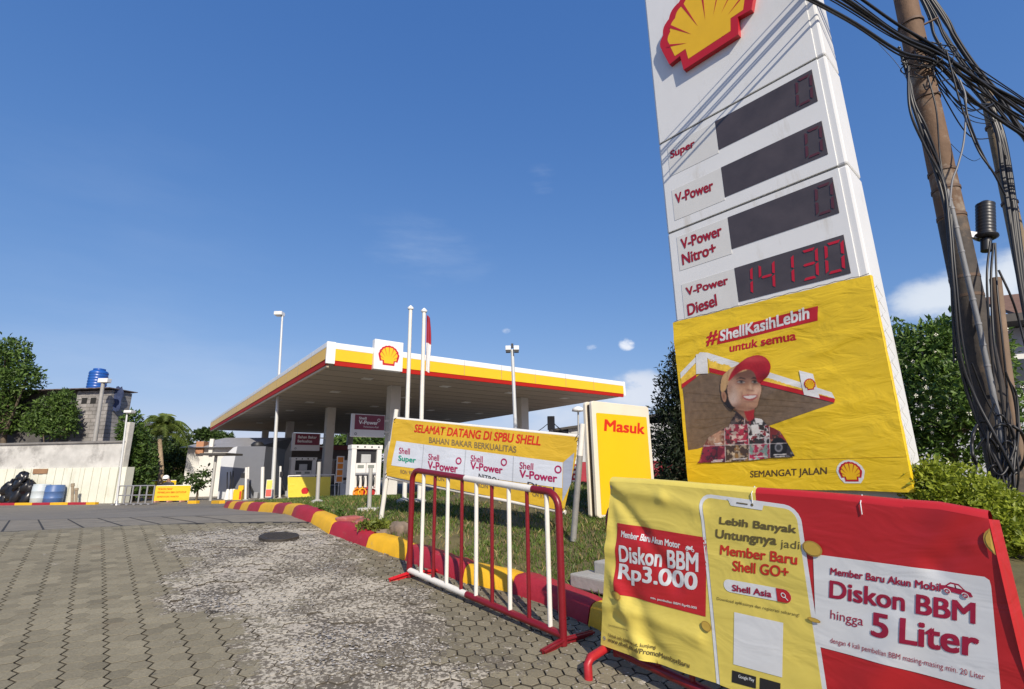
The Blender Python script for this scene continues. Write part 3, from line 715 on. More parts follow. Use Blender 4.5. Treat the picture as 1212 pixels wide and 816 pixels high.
def par(a0, a1, c0, c1, r, mode):
    sl = (c1-c0)/(a1-a0); f = lambda a, b: (a, c0+(a-a0)*sl+b); out = []
    if mode != 'r': out += [f(a0+r-r*math.sin(q), r*math.cos(q)) for q in np.linspace(0, math.pi, 8)]
    else: out += [f(a0, r), f(a0, -r)]
    if mode != 'l': out += [f(a1-r+r*math.sin(q), -r*math.cos(q)) for q in np.linspace(0, math.pi, 8)]
    else: out += [f(a1, -r), f(a1, r)]
    return out
c0_, c1_ = SF.px(857.5, 691)[1], SF.px(936, 705)[1]
c0_, c1_ = SF.px(860, 693.0)[1], SF.px(934, 706.5)[1]
shape(SF, par(q0[0], q1[0], c0_, c1_, r_, 'b'), INKW, bt, 'search_pill', 3, px=False)
ux = q0[0]+(q1[0]-q0[0])*.80; cm = c0_+(c1_-c0_)*.80
shape(SF, par(ux, q1[0], cm, c1_, r_*.99, 'r'), RED, bt, 'search_button', 4, px=False)
gc = (ux+(q1[0]-ux)*.48, (cm+c1_)/2+.003); rring(SF, gc, .012, .008, INKW, bt, 'magnifier_ring', 5)
shape(SF, [(gc[0]+.007, gc[1]-.010), (gc[0]+.010, gc[1]-.007), (gc[0]+.021, gc[1]-.018), (gc[0]+.018, gc[1]-.021)], INKW, bt, 'magnifier_handle', 5, px=False)
write(SF, 'Shell Asia', (867, 699.5), (913.5, 707.6), (867, 691.8), MAR, bt, 4, .035)
write(SF, 'Download aplikasinya dan registrasi sekarang!', (849, 711), (946, 731.5), (849, 706.6), BRN, bt, 3, .0)
shape(SF, [(869.5, 724.5), (927, 737.5), (926, 802), (868.8, 786)], INKW, bt, 'white_square', 3)
shape(SF, [(867.5, 793), (895.5, 801), (895.2, 815), (867.2, 807)], PR('black ink', (.02, .02, .022), .1), bt, 'store_badge', 3)
write(SF, 'Google Play', (875, 803), (893.5, 808), (875, 798), INKW, bt, 4, .01)
shape(SF, [(900, 802), (924, 809), (923.7, 823), (899.6, 816)], PR('black ink', ()), bt, 'store_badge', 3)
# right white panel
shape(SF, [(962, 656), (1165, 683), (1171, 687), (1173, 694), (1185, 824), (966, 765.4)], INKW, bt, 'white_panel', 1)
write(SF, 'Member Baru Akun Mobil', (982.3, 680.5), (1113.5, 700.5), (982.7, 672), MAR, bt, 2, .03)
write(SF, 'Diskon BBM', (981, 708), (1154.5, 739.5), (981.8, 687), MAR, bt, 2, .045)
write(SF, 'hingga', (982.3, 736), (1021, 745), (982.8, 722), MAR, bt, 2, .005)
write(SF, '5', (1030, 753), (1051.5, 757.5), (1031, 724.5), MAR, bt, 2, .05)
write(SF, 'Liter', (1064.3, 761.5), (1158.5, 779.5), (1065.5, 731), MAR, bt, 2, .05)
write(SF, 'dengan 4 kali pembelian BBM masing-masing min. 20 Liter', (982, 763), (1165.5, 807.5), (982.4, 755.2), MAR, bt, 2, .003)
cc = SF.px(1131, 699); s_ = .10; ck = lambda pts: [(cc[0]+x*s_, cc[1]+y*s_-(x*s_)*.06) for x, y in pts]
co_ = shape(SF, ck([(-.5, -.08), (-.48, .06), (-.3, .1), (-.12, .27), (.14, .27), (.3, .09), (.46, .05), (.5, -.1), (.36, -.12), (-.36, -.1)]), MAR, bt, 'car_picture', 2, px=False)
for q in (-.27, .27):
    shape(SF, ck(disc((q, -.11), .11)), INKW, co_, 'wheel_picture', 3, px=False); rring(SF, ck([(q, -.11)])[0], .085*s_, .045*s_, MAR, co_, 'wheel_picture', 4, 16)
shape(SF, ck([(-.24, .1), (-.11, .21), (-.01, .21), (-.01, .1)]), INKW, co_, 'window_picture', 3, px=False); shape(SF, ck([(.04, .1), (.04, .21), (.12, .21), (.23, .1)]), INKW, co_, 'window_picture', 3, px=False)
# coins
for (x, y, rx, ry) in ((733, 704, 6, 5), (837, 741, 5.6, 6), (961.5, 649.6, 11.5, 9), (963.5, 734, 7.5, 2.6), (1181, 642, 16, 15.5)):
    c = SF.px(x, y); rxx = abs(SF.px(x+rx, y)[0]-SF.px(x-rx, y)[0])/2; ryy = abs(SF.px(x, y-ry)[1]-SF.px(x, y+ry)[1])/2
    pts = [(min(a, aR-.002), b) for a, b in disc(c, rxx, ryy)]
    cn = shape(SF, pts, PR('dull gold', (.40, .25, .05), .2), bt, 'coin_picture', 5, px=False)
    shape(SF, [(min(a, aR-.004), b) for a, b in disc(c, rxx*.84, ryy*.84)], GOLD, cn, 'coin_face', 6, px=False)
write(SF, 'Syarat & ketentuan berlaku', (722, 741), (747, 747), (722, 738), BRN, bt, 2, .0)
write(SF, 'Untuk info lebih lanjut, kunjungi', (722, 754), (776, 770), (722, 749), BRN, bt, 2, .01)
write(SF, 'www.shell.co.id/PromoMemberBaru', (721, 758.5), (818, 790), (721, 753.2), BRN, bt, 2, .02)
for x, y in ((717, 755), (724, 577)):
    c = SF.px(x, y); rring(SF, c, .011, .005, STEEL, bt, 'eyelet', 2, 16)
# white cords tying the hem
for x, y in ((889, 584), (1018, 595.5)):
    a, b = SF.px(x, y); MB().tube([SF.at(a, b-.05, 3), SF.at(a+.002, b, 4), SF.at(a, b)+Z3*.034-n2*.04, SF.at(a, b-.03)-n2*.10], .0025, 6).build('cord', INKW, bt)

# ------------------------------------------------------------------ price sign tower
TD = azd(-41.74); DT = 5.5; TK = DT/4.2; Rb = atY(1081, 580, DT); TW = 1.935*TK
O = Rb+TD*TW; O[2] = 0
ST = Surf(O, -TD, Z3, step=.004)
TN = ST.N; TDEP = .60
gb = min(lz(*(O[:2])), lz(*Rb[:2]))-.05
th = thing('price_sign', 'tall white totem sign with four dark price displays and a big shell emblem', 'price sign', (*(O[:2]+(Rb[:2]-O[:2])/2-TN[:2]*TDEP/2), gb))
def tbox(a0, a1, b0, b1, d0, d1, mb=None):
    mb = mb or MB(); p = [ST.O+ST.U*a0+Z3*b0+TN*d0, ST.O+ST.U*a1+Z3*b0+TN*d0, ST.O+ST.U*a1+Z3*b0+TN*d1, ST.O+ST.U*a0+Z3*b0+TN*d1]
    return mb.prism(p, Z3*(b1-b0))
SEAM1 = ST.px(779.4, 171.7)[1]; SEAM2 = ST.px(789.4, 277.4)[1]
print('totem seams', SEAM1, SEAM2)
tbox(.06, TW-.06, gb, 1.285, -TDEP+.05, -.06).build('base', M('base cladding', (.55, .55, .53), .6, var=.1, dirt=(.3, .29, .26), dthr=.58), th, bev=.01)
lv = [1.29, SEAM2-.006, SEAM1-.006, 1.5+7.1*TK]
for i in range(3):
    tbox(0, TW, lv[i]+(.012 if i else 0), lv[i+1], -TDEP, -.012).build('cabinet', SIGNW, th, bev=.03)
tbox(.03, TW-.03, 1.4, 1.4+7*TK, -TDEP+.03, -.02).build('inner_frame', M('seam grey', (.22, .22, .21), .7), th)
# front panels between the edge trims
for i in range(3):
    tbox(.035, TW-.10, lv[i]+.02, lv[i+1]-.012, -.02, 0).build('front_panel', SIGNW, th, bev=.006)
# big emblem
ec = ST.px(845, 20); e1 = ST.px(785, 52); e2 = ST.px(902, 40)
bot = ST.px(820, 83); ew = 1.02; eu = (ST.px(815.5, 84)[0]+ST.px(870, 62)[0])/2
print('emblem', e1, e2, bot, ST.px(787, 63), ST.px(902, 26))
L_, R2_ = ST.px(786, 45), ST.px(902, 24)
EW = (R2_[0]-L_[0]); ecx = (R2_[0]+L_[0])/2
ebot = ST.px(815, 84)[1]; EH = EW*.94
emblem(ST, (ecx, ebot+EH*.5), EW*.96, EH, th, 0, thick=.09, sink=0)
# price rows
LAB, DISP = M('label plate', (.70, .69, .65), .4, var=.05, streak=1, dirt=(.5, .47, .42), dscale=2.5, dthr=.6), M('price display', (.068, .054, .055), .4, var=.30, vscale=2.5, spec=.6)
DIM, LIT = M('unlit red segment', (.085, .026, .034), .4, emit=((.6, .01, .03), .012)), M('lit red segment', (.26, .006, .02), .4, emit=((.9, .01, .03), .20))
INKR = M('red vinyl letter', (.34, .008, .02), .4, var=.05)
rows = [((846.8, 145.6), (851.6, 177.9), (962, 80), (968.9, 118.6), (791, 173.9), (792.9, 209.7)),
        ((854.3, 199.5), (858.6, 232.8), (973.5, 141.5), (981, 183), (795.6, 228.5), (797.8, 262)),
        ((861.9, 258.8), (865.3, 296.5), (984.4, 208.8), (991.7, 251.4), (799, 281.5), (805, 321)),
        ((868.8, 319), (874, 359), (997.6, 277), (1005, 322.5), (806.5, 341), (811.4, 378.8))]
SEG = {'0': 'abcdef', '1': 'bc', '3': 'abgcd', '4': 'fgbc'}
def digit(mb_list, ch, a, b, w, h):
    t = .16*w; g = .03*w; sl = .10
    def P(x, y): return (a+x+y*sl, b+y)
    segs = {'a': [(t, h), (w-t, h), (w-1.6*t, h-t), (1.6*t, h-t)], 'd': [(t, 0), (w-t, 0), (w-1.6*t, t), (1.6*t, t)],
            'g': [(t, h/2), (1.6*t, h/2+t/2), (w-1.6*t, h/2+t/2), (w-t, h/2), (w-1.6*t, h/2-t/2), (1.6*t, h/2-t/2)],
            'f': [(0, h-t*.6), (t, h-1.4*t), (t, h/2+.8*t), (0, h/2+g)], 'e': [(0, t*.6), (t, 1.4*t), (t, h/2-.8*t), (0, h/2-g)],
            'b': [(w, h-t*.6), (w-t, h-1.4*t), (w-t, h/2+.8*t), (w, h/2+g)], 'c': [(w, t*.6), (w-t, 1.4*t), (w-t, h/2-.8*t), (w, h/2-g)]}
    for s in SEG[ch]:
        vs = [mb_list.verts.new((*P(x, y), 0)) for x, y in segs[s]]; mb_list.faces.new(vs)
names = ['Super', 'V-Power', 'V-Power\nNitro+', 'V-Power\nDiesel']
tb = [[((794, 191), (823, 176.5), (793.3, 179.5))], [((800, 242), (845, 225.5), (799, 230))],
      [((807, 296), (855.5, 279), (805.5, 283.5)), ((808.3, 314.5), (848.5, 300), (806.8, 301.5))],
      [((813, 350.5), (863, 336.5), (811.5, 341)), ((814.7, 374.5), (849.5, 362), (813.2, 361))]]
texts = [['Super'], ['V-Power'], ['V-Power', 'Nitro+'], ['V-Power', 'Diesel']]
Q = np.array([[ST.px(*p) for p in r] for r in rows])
du0, du1 = Q[:, 0:2, 0].mean(), Q[:, 2:4, 0].mean(); lu0 = Q[:, 4:6, 0].mean()
for i, q in enumerate(Q):
    dz0, dz1 = (q[1, 1]+q[3, 1])/2, (q[0, 1]+q[2, 1])/2; l0, l1 = q[5, 1], q[4, 1]
    print('row', i, q.round(2).tolist())
    tbox(du0, du1, dz0, dz1, -.01, .006).build('price_display', DISP, th)
    tbox(lu0, du0-.004, min(l0, dz0), dz1, -.01, .004).build('label_plate', LAB, th, bev=.003)
    for txt, (bl, br, tl) in zip(texts[i], tb[i]): write(ST, txt, bl, br, tl, INKR, th, 2, .035)
    h = (dz1-dz0)*.80; w = h*.52; ph = (dz1-dz0)*.1; n = 5; pit = (du1-du0)/n
    s = '14130' if i == 3 else '    0'
    posn = [.07, .215, .46, .60, .81] if i == 3 else [0, 0, 0, 0, .815]
    for k, chx in enumerate(s):
        if chx != ' ':
            bm = bmesh.new(); digit(bm, chx, du0+(du1-du0)*posn[k]-(w*.45 if chx == '1' else 0), dz0+ph, w, h)
            lay(bm, ST, 3, 'price_digit', LIT if i == 3 else DIM, th)

# yellow campaign banner tied round the lower half of the tower
cb = thing('campaign_banner', 'square yellow vinyl banner with a smiling attendant, wrapped round the base of the totem sign', 'banner', (*(O[:2]+(Rb[:2]-O[:2])/2+TN[:2]*.03), 1.3))
def cfold(a, b):
    a, b = a/TK, 1.5+(b-1.5)/TK
    e = .006*math.sin(3.3*a+5*b)+.004*math.sin(9*a-12*b)
    for k, (x0, z0, sl, w, h) in enumerate(((.2, 2.95, .10, .05, .010), (1.1, 2.75, .32, .055, .010), (1.3, 2.5, .28, .05, .008), (1.2, 2.25, .22, .05, .008), (1.4, 2.0, .18, .05, .007), (.3, 2.8, .25, .05, .007), (1.2, 2.95, .2, .05, .009))):
        f = math.exp(-((b-z0-sl*(a-x0))/w)**2)*math.exp(-((a-x0)/.7)**2); e += 1.7*h*f
    return e
SCB = Surf(O+TN*.055, -TD, Z3, cfold, .045, .002)
CAMY = PR('campaign yellow', (.80, .54, .018), .5)
a0, a1 = -.012, TW+.012
bt0, bt1 = SCB.px(818, 576)[1], SCB.px(801, 381)[1]
br0, br1 = SCB.px(1081, 583)[1], SCB.px(1031, 325)[1]
print('banner z', bt0, bt1, br0, br1)
shape(SCB, [(a0, bt0), (a0, bt1)]+[(x, bt1+(br1-bt1)*x/TW+.006*math.sin(9*x)) for x in np.linspace(.1, TW-.1, 12)]+[(a1, br1), (a1, br0)]+[(x, br0+(bt0-br0)*(1-x/TW)+.004*math.sin(7*x)) for x in np.linspace(TW-.1, .1, 12)], CAMY, cb, 'banner_sheet', 0, px=False)
for aa, ln in ((a1, .12), (a0, .10)):
    mb = MB(); vs = []; nz_ = 16
    for k in range(nz_+1):
        z = br0+(br1-br0)*k/nz_; base = SCB.at(aa, z); w = ln*(.75+.35*math.sin(k*1.9)**2)
        for q in range(5):
            vs.append(base-TN*(w*q/4)+ST.U*(.010*math.sin(q*.8)*(1 if aa > 1 else -1)))
    mb.add(vs, [(i*5+j, i*5+j+1, (i+1)*5+j+1, (i+1)*5+j) for i in range(nz_) for j in range(4)], 0, True); mb.build('side_flap', CAMY, cb)
# lacing along the side and top
pts = []
for k in range(27):
    z = br0+.03+(br1-br0-.06)*k/26; pts.append(SCB.at(a1, z)+ST.U*.022-TN*(.09 if k % 2 else .30))
MB().tube(pts, .0028, 5).build('lacing', M('white cord', (.6, .6, .58), .8), cb)
pts = [SCB.at(x, bt1+(br1-bt1)*x/TW+.012+.012*(k % 2), 1)-TN*.02 for k, x in enumerate(np.linspace(0, TW, 30))]
MB().tube(pts, .005, 5).build('lacing', M('frayed rope', (.22, .20, .17), .9), cb)
MB().tube([SCB.at(x, SCB.px(820, 547)[1]+.0, 1) for x in np.linspace(a0, a1, 20)], .0016, 4).build('seam', PR('seam yellow', (.58, .36, .012), .2), cb)
CR_, CW_, CBR = PR('campaign red', (.50, .015, .022), .3), PR('campaign white', (.74, .74, .72), .3), PR('picture soffit', (.17, .115, .07), .3)
ab = shape(SCB, [(851.4, 391.8), (968.6, 362.6), (968, 379.8), (849.2, 408.2)], CR_, cb, 'hashtag_panel', 1)
write(SCB, '#', (836, 410.8), (849.5, 407), (837, 394.5), CR_, cb, 2, .05)
write(SCB, 'ShellKasihLebih', (852.8, 404.8), (958.5, 377.8), (852.8, 391.5), CW_, cb, 2, .045)
write(SCB, 'untuk semua', (863.4, 417.2), (942.3, 402.6), (863.4, 407.2), CR_, cb, 1, .03)
write(SCB, 'SEMANGAT JALAN', (888.2, 567.8), (979, 564), (888.2, 557.8), PR('campaign brown', (.10, .055, .02), .2), cb, 1, .015)
c = SCB.px(1006.5, 558.3); w = SCB.px(1019.5, 558)[0]-SCB.px(993, 558)[0]; h = SCB.px(1006, 546.2)[1]-SCB.px(1006, 570)[1]
shape(SCB, [(c[0]+x*w*1.10, c[1]+y*h*1.10) for x, y in shell_outline(.06)], CW_, cb, 'emblem_border', 1, px=False)
emblem(SCB, c, w*.95, h*.98, cb, 2)
# printed picture: canopy and attendant
pic = shape(SCB, [(807.5, 457.5), (829.4, 443), (841, 442), (953, 467.6), (988, 477.5), (913.7, 503), (825.5, 531.4), (814.5, 533)], CBR, cb, 'canopy_picture', 1)
shape(SCB, [(805.6, 441.5), (829.4, 417.3), (838, 417.8), (945.5, 452), (984.5, 464.7), (988.6, 472), (985, 471), (946, 459.5), (841, 427.5), (838, 424), (829, 424.5), (806, 448.5)], CW_, pic, 'picture_white_band', 2)
shape(SCB, [(806, 448.3), (824.5, 430), (824.5, 444.8), (807, 455.8)], PR('picture yellow', (.85, .56, .06), .2), pic, 'picture_yellow_band', 2)
shape(SCB, [(838, 425), (946, 459), (985, 470.5), (986, 473.5), (840, 437)], PR('picture yellow', ()), pic, 'picture_yellow_band', 2)
shape(SCB, [(806.9, 455), (824.5, 443.3), (824.5, 447), (807.2, 460)], CR_, pic, 'picture_red_band', 3)
shape(SCB, [(840, 435.5), (951, 462.5), (988.8, 472.6), (988.2, 477), (952, 468), (840.5, 441)], CR_, pic, 'picture_red_band', 3)
shape(SCB, [(824.5, 420), (837.5, 418), (838.5, 442.3), (824.5, 443)], CW_, pic, 'picture_corner_post', 4)
shape(SCB, [(946, 438.8), (962.7, 443), (970.6, 471.6), (952, 467.6)], CW_, pic, 'picture_sign', 4)
c = SCB.px(959, 455); emblem(SCB, c, .088*TK, .105*TK, pic, 5)
K = lambda pts: [(800+x/5.1, 400+y/5.1) for x, y in pts]
SKIN, HAIR, CAPR = PR('picture skin', (.52, .30, .19), .2), PR('picture hair', (.03, .022, .02), .2), PR('picture cap', (.46, .02, .025), .2)
def crom(pts, n=6): return [tuple(p) for p in smoothclosed(pts, n)]
def smoothclosed(pts, n):
    pts = [np.array(p, float) for p in pts]; m = len(pts); out = []
    for i in range(m):
        a, b, c, d = pts[i-1], pts[i], pts[(i+1) % m], pts[(i+2) % m]
        for k in range(n): u = k/n; out.append(.5*((2*b)+(c-a)*u+(2*a-5*b+4*c-d)*u*u+(3*b-a-3*c+d)*u**3))
    return out
PXX, PYY = np.meshgrid(np.arange(122, 730, 2.6), np.arange(98, 762, 2.6))
def pmask(pts, blur=1.0, curve=True):
    q = crom(pts) if curve else pts; c = np.zeros(PXX.shape, bool); j = len(q)-1
    for i in range(len(q)):
        (xi, yi), (xj, yj) = q[i], q[j]
        cond = ((yi > PYY) != (yj > PYY)); xx = (xj-xi)*(PYY-yi)/((yj-yi) if abs(yj-yi) > 1e-9 else 1e-9)+xi; c ^= cond & (PXX < xx); j = i
    return gblur(c.astype(float), blur)
def gblur(a, r):
    if r <= 0: return a
    k = np.exp(-.5*(np.arange(-int(3*r)-1, int(3*r)+2)/r)**2); k /= k.sum(); p = len(k)//2
    b = np.pad(a, p, mode='edge'); b = np.apply_along_axis(lambda v: np.convolve(v, k, 'valid'), 0, b); return np.apply_along_axis(lambda v: np.convolve(v, k, 'valid'), 1, b)
IMG = np.zeros(PXX.shape+(3,)); SIL = np.zeros(PXX.shape)
def ink(mask, col, op=1.):
    col = np.array(col, float); m = (mask*op)[..., None]; IMG[:] = IMG*(1-m)+col*m
def part_of(mask):
    np.maximum(SIL, mask, out=SIL)
gx = lambda cx, cy, sx, sy: np.exp(-.5*(((PXX-cx)/sx)**2+((PYY-cy)/sy)**2))
# uniform: a mosaic of small photographs clipped to the shoulders
torso = pmask([(130, 757), (150, 735), (160, 690), (168, 650), (200, 598), (262, 562), (320, 532), (345, 480), (372, 440), (470, 436), (480, 482), (520, 490), (560, 530), (632, 563), (664, 610), (692, 660), (722, 716), (690, 722), (570, 727), (440, 743), (300, 751)], .6, False)
part_of(torso); ink(torso, (.10, .04, .04))
tiles = [(130, 296, 560, 648, (.50, .30, .20), (.30, .10, .08), (.62, .45, .34)), (296, 438, 520, 645, (.46, .05, .09), (.70, .55, .48), (.12, .05, .06)), (438, 565, 480, 640, (.05, .045, .045), (.72, .70, .68), (.30, .04, .05)), (565, 740, 530, 636, (.34, .05, .05), (.10, .05, .05), (.46, .20, .14)),
         (130, 300, 648, 760, (.26, .03, .07), (.45, .10, .12), (.08, .03, .06)), (300, 443, 648, 760, (.12, .08, .06), (.46, .27, .10), (.62, .50, .36)), (443, 568, 640, 760, (.50, .04, .11), (.30, .46, .42), (.66, .50, .48)), (568, 740, 636, 760, (.06, .055, .065), (.02, .02, .025), (.30, .30, .33)), (330, 415, 430, 522, (.05, .035, .035), (.16, .13, .12), (.46, .30, .22))]
for n, (x0, x1, y0, y1, c1, c2, c3) in enumerate(tiles):
    m = ((PXX >= x0) & (PXX < x1) & (PYY >= y0) & (PYY < y1))*torso
    f1 = fbm(PXX, PYY, .035, 50+n); f2 = fbm(PXX, PYY, .06, 80+n); ink(m, c1); ink(m*smooth(.50, .58, f1), c2); ink(m*smooth(.58, .64, f2), c3); ink(m*smooth(.62, .52, fbm(PXX, PYY, .02, 20+n))*.35, (.03, .02, .02))
ink(gblur(((np.hypot((PXX-622)/1., (PYY-662)/1.15) < 52)).astype(float), .7)*torso, (.018, .018, .02)); ink(gblur((np.hypot(PXX-622, (PYY-662)/1.15) < 24).astype(float), .7)*torso, (.25, .25, .27)); ink(gblur((np.hypot(PXX-622, (PYY-662)/1.15) < 15).astype(float), .7)*torso, (.06, .06, .065))
for x0, y0, x1, y1 in ((455, 528, 500, 585), (478, 484, 520, 518)): ink(pmask([(x0, y0), (x1, y0-6), (x1+8, y1-8), (x0+8, y1)], .8, False)*torso, (.74, .72, .69))
for x0, y0, w in ((235, 638, 48), (372, 622, 56), (487, 604, 62), (228, 738, 60), (345, 730, 84), (472, 716, 78), (590, 704, 78), (216, 747, 66), (600, 716, 60)):
    ink(pmask([(x0, y0), (x0+w, y0-4), (x0+w, y0+2), (x0, y0+6)], .5, False)*torso, (.70, .67, .66), .85)
for pp in ([(294, 540), (298, 540), (304, 755), (300, 755)], [(436, 520), (440, 520), (446, 748), (442, 748)], [(563, 525), (567, 525), (572, 728), (568, 728)], [(160, 652), (672, 634), (672, 638), (160, 656)], [(413, 436), (417, 436), (420, 522), (416, 522)]): ink(pmask(pp, .4, False)*torso, (.62, .56, .55), .8)
# neck, hair, ear, face
nk = pmask([(350, 425), (470, 415), (472, 470), (440, 505), (410, 480), (372, 446)], .8); part_of(nk); ink(nk, (.34, .19, .12)); ink(nk*smooth(470, 430, PYY)*.8, (.16, .08, .05)); ink(pmask([(418, 432), (472, 424), (472, 486), (442, 503), (424, 474)], .8), (.42, .03, .035))
hair = pmask([(276, 322), (296, 302), (330, 300), (350, 400), (350, 436), (322, 428), (300, 404), (286, 378)], 1.); part_of(hair); ink(hair, (.028, .02, .018))
face_m = pmask([(316, 306), (322, 262), (360, 214), (430, 190), (478, 204), (502, 258), (521, 300), (517, 345), (506, 385), (494, 418), (468, 434), (430, 442), (378, 434), (345, 410), (322, 372)], .9); part_of(face_m)
ink(face_m, (.50, .29, .185)); lite = lambda cx, cy, sx, sy, c, o: ink(face_m*gx(cx, cy, sx, sy), c, o)
lite(486, 322, 22, 30, (.72, .48, .34), .75); lite(415, 380, 30, 34, (.36, .19, .12), .55); lite(400, 322, 30, 24, (.62, .39, .26), .6); lite(446, 405, 26, 14, (.62, .38, .26), .6); lite(345, 360, 26, 60, (.60, .50, .44), .75); lite(370, 420, 40, 16, (.24, .12, .08), .7); lite(470, 428, 36, 9, (.26, .13, .09), .7); lite(330, 300, 16, 30, (.30, .16, .10), .6)
ink(face_m*smooth(284, 226, PYY-.16*(PXX-400))*.9, (.15, .07, .045)); lite(455, 290, 7, 20, (.74, .52, .38), .7); lite(440, 316, 10, 6, (.28, .14, .09), .7); lite(462, 321, 10, 4, (.26, .12, .08), .7); lite(466, 300, 6, 14, (.34, .19, .12), .5)
for cx, w in ((398, 24), (478, 18)):
    lite(cx, 270, w*1.15, 13, (.20, .09, .06), .9); ink(pmask([(cx-w, 270), (cx-6, 261), (cx+w*.8, 265), (cx+w, 273), (cx, 276)], .7), (.40, .35, .31), .8); ink(gx(cx+2, 268, 7.5, 6), (.015, .01, .009), 1); ink(pmask([(cx-w-2, 268), (cx-6, 257), (cx+w, 264), (cx+w, 267), (cx-6, 262)], .6), (.03, .02, .018), .95); ink(pmask([(cx-w-6, 252), (cx-4, 240), (cx+w+2, 248), (cx+w+2, 253), (cx-4, 247)], 1.), (.022, .014, .012), 1)
ink(pmask([(402, 353), (430, 345), (460, 343), (497, 345), (488, 368), (458, 381), (424, 374)], .8), (.40, .10, .08)); ink(pmask([(410, 354), (450, 350), (490, 349), (480, 362), (452, 369), (426, 365)], .7), (.66, .60, .55)); lite(452, 387, 28, 4, (.32, .16, .11), .6)
for pp in ([(397, 330), (404, 326), (408, 372), (398, 368)], [(500, 328), (506, 334), (502, 372), (496, 364)]): ink(pmask(pp, 1.6)*face_m, (.27, .14, .09), .6)
ear = pmask([(276, 336), (296, 326), (308, 350), (302, 384), (286, 382)], .8); part_of(ear); ink(ear, (.44, .25, .16)); ink(ear*gx(292, 354, 6, 14), (.22, .10, .07), .7)
# cap
cw = pmask([(273, 322), (280, 240), (322, 194), (372, 164), (442, 118), (438, 190), (366, 218), (326, 260), (302, 318)], .9); part_of(cw); ink(cw, (.60, .40, .20)); ink(cw*smooth(330, 250, PXX)*.6, (.40, .24, .11)); ink(cw*pmask([(318, 200), (324, 198), (312, 300), (306, 304)], 1.), (.34, .20, .10), .6)
br = pmask([(322, 262), (340, 210), (382, 157), (438, 120), (490, 105), (532, 112), (562, 138), (575, 172), (569, 216), (546, 246), (503, 273), (484, 226), (462, 200), (424, 193), (376, 215)], .8); part_of(br)
ink(br, (.43, .018, .026)); ink(br*gx(470, 130, 60, 16), (.66, .09, .09), .7); ink(br*gx(540, 232, 40, 22), (.20, .008, .012), .8); ink(br*gx(370, 200, 20, 40), (.24, .01, .014), .7); ink(br*gx(500, 185, 34, 30), (.34, .012, .02), .6)
IMG = np.clip(IMG, 0, 1)**1.12*(.86+.28*fbm(PXX, PYY, .12, 7))[..., None]
mb = MB(); ny, nx = PXX.shape; vs = []; keep = SIL > .5
q = np.stack([800+PXX/5.1, 400+PYY/5.1], -1)
c00, c10, c01 = SCB.px(800+122/5.1, 400+98/5.1), SCB.px(800+728/5.1, 400+98/5.1), SCB.px(800+122/5.1, 400+760/5.1)
for i in range(ny):
    for j in range(nx):
        vs.append(SCB.px(*q[i, j]) if (i % 6 == 0 and j % 6 == 0) or True else None)
Lk = 6
pos = [SCB.at(a, b, Lk) for a, b in vs]; fs = [(i*nx+j, i*nx+j+1, (i+1)*nx+j+1, (i+1)*nx+j) for i in range(ny-1) for j in range(nx-1) if keep[i, j] and keep[i+1, j+1] and keep[i+1, j] and keep[i, j+1]]
mb.add(pos, fs, 0, True)
prm = bpy.data.materials.new('printed portrait'); prm.use_nodes = True; pn = prm.node_tree.nodes; pp_ = pn['Principled BSDF']; pp_.inputs['Roughness'].default_value = .42
pa_ = pn.new('ShaderNodeAttribute'); pa_.attribute_name = 'print'; prm.node_tree.links.new(pa_.outputs['Color'], pp_.inputs['Base Color'])
po = mb.build('attendant_picture', prm, cb); ca_ = po.data.color_attributes.new('print', 'FLOAT_COLOR', 'POINT')
ca_.data.foreach_set('color', np.concatenate([np.clip(IMG, 0, 1), np.ones(IMG.shape[:2]+(1,))], -1).reshape(-1).tolist())
bm = bmesh.new(); bm.from_mesh(po.data); bmesh.ops.delete(bm, geom=[v for v in bm.verts if not v.link_faces], context='VERTS'); bm.to_mesh(po.data); bm.free()
for k in range(6):
    x0, y0 = 60+18*k, 330+55*k; shape(SCB, K([(x0, y0), (x0, y0+3), (880-110*k, 400+22*k), (880-110*k, 397+22*k)]), PR('picture soffit line', (.14, .085, .04), .2), pic, 'soffit_line_picture', 1.5)
# ------------------------------------------------------------------ entrance sign
Mb = lpt(706.5, 616); MU = azd(51); SM = Surf(np.array([Mb[0], Mb[1], 0]), MU, Z3, step=.003)
ml, mr_ = SM.px(704, 550)[0], SM.px(773, 550)[0]; mz0 = Mb[2]-.04; mz1 = SM.px(706, 475)[1]; MW = mr_-ml
print('masuk', Mb, MW, mz1-mz0)
th = thing('entrance_sign', 'upright yellow and cream entrance sign on the lawn beside the totem', 'sign', (*(Mb[:2]), mz0))
def slab(S, a0, a1, b0, b1, d0, d1, r, name, mat, par, bev=0):
    pts = [p for p in rrect(a0, b0, a1, b1, r) if True]; pts = [(a, max(b, b0)) for a, b in pts]
    mb = MB(); mb.prism([S.O+S.U*a+S.V*b+S.N*d0 for a, b in pts], S.N*(d1-d0)); return mb.build(name, mat, par, bev=bev)
CREAM = M('cream plastic', (.74, .68, .56), .4, var=.05, streak=1, dirt=(.5, .44, .33), dthr=.62)
slab(SM, ml, mr_, mz0+.06, mz1, -.05, 0, .05, 'front_shell', CREAM, th, .008)
slab(SM, ml, mr_, mz0+.06, mz1, -.17, -.12, .05, 'rear_shell', CREAM, th, .008)
slab(SM, ml+.03, mr_-.03, mz0, mz1-.04, -.12, -.05, .03, 'core', M('brown gap', (.10, .07, .05), .8), th)
yl, yr, yt = SM.px(708.6, 550)[0], SM.px(769.4, 550)[0], SM.px(720, 490)[1]
shape(SM, rrect(yl, mz0+.10, yr, yt, .02), M('yellow acrylic', (.86, .50, .012), .3, var=.03), th, 'yellow_face', 1, px=False)
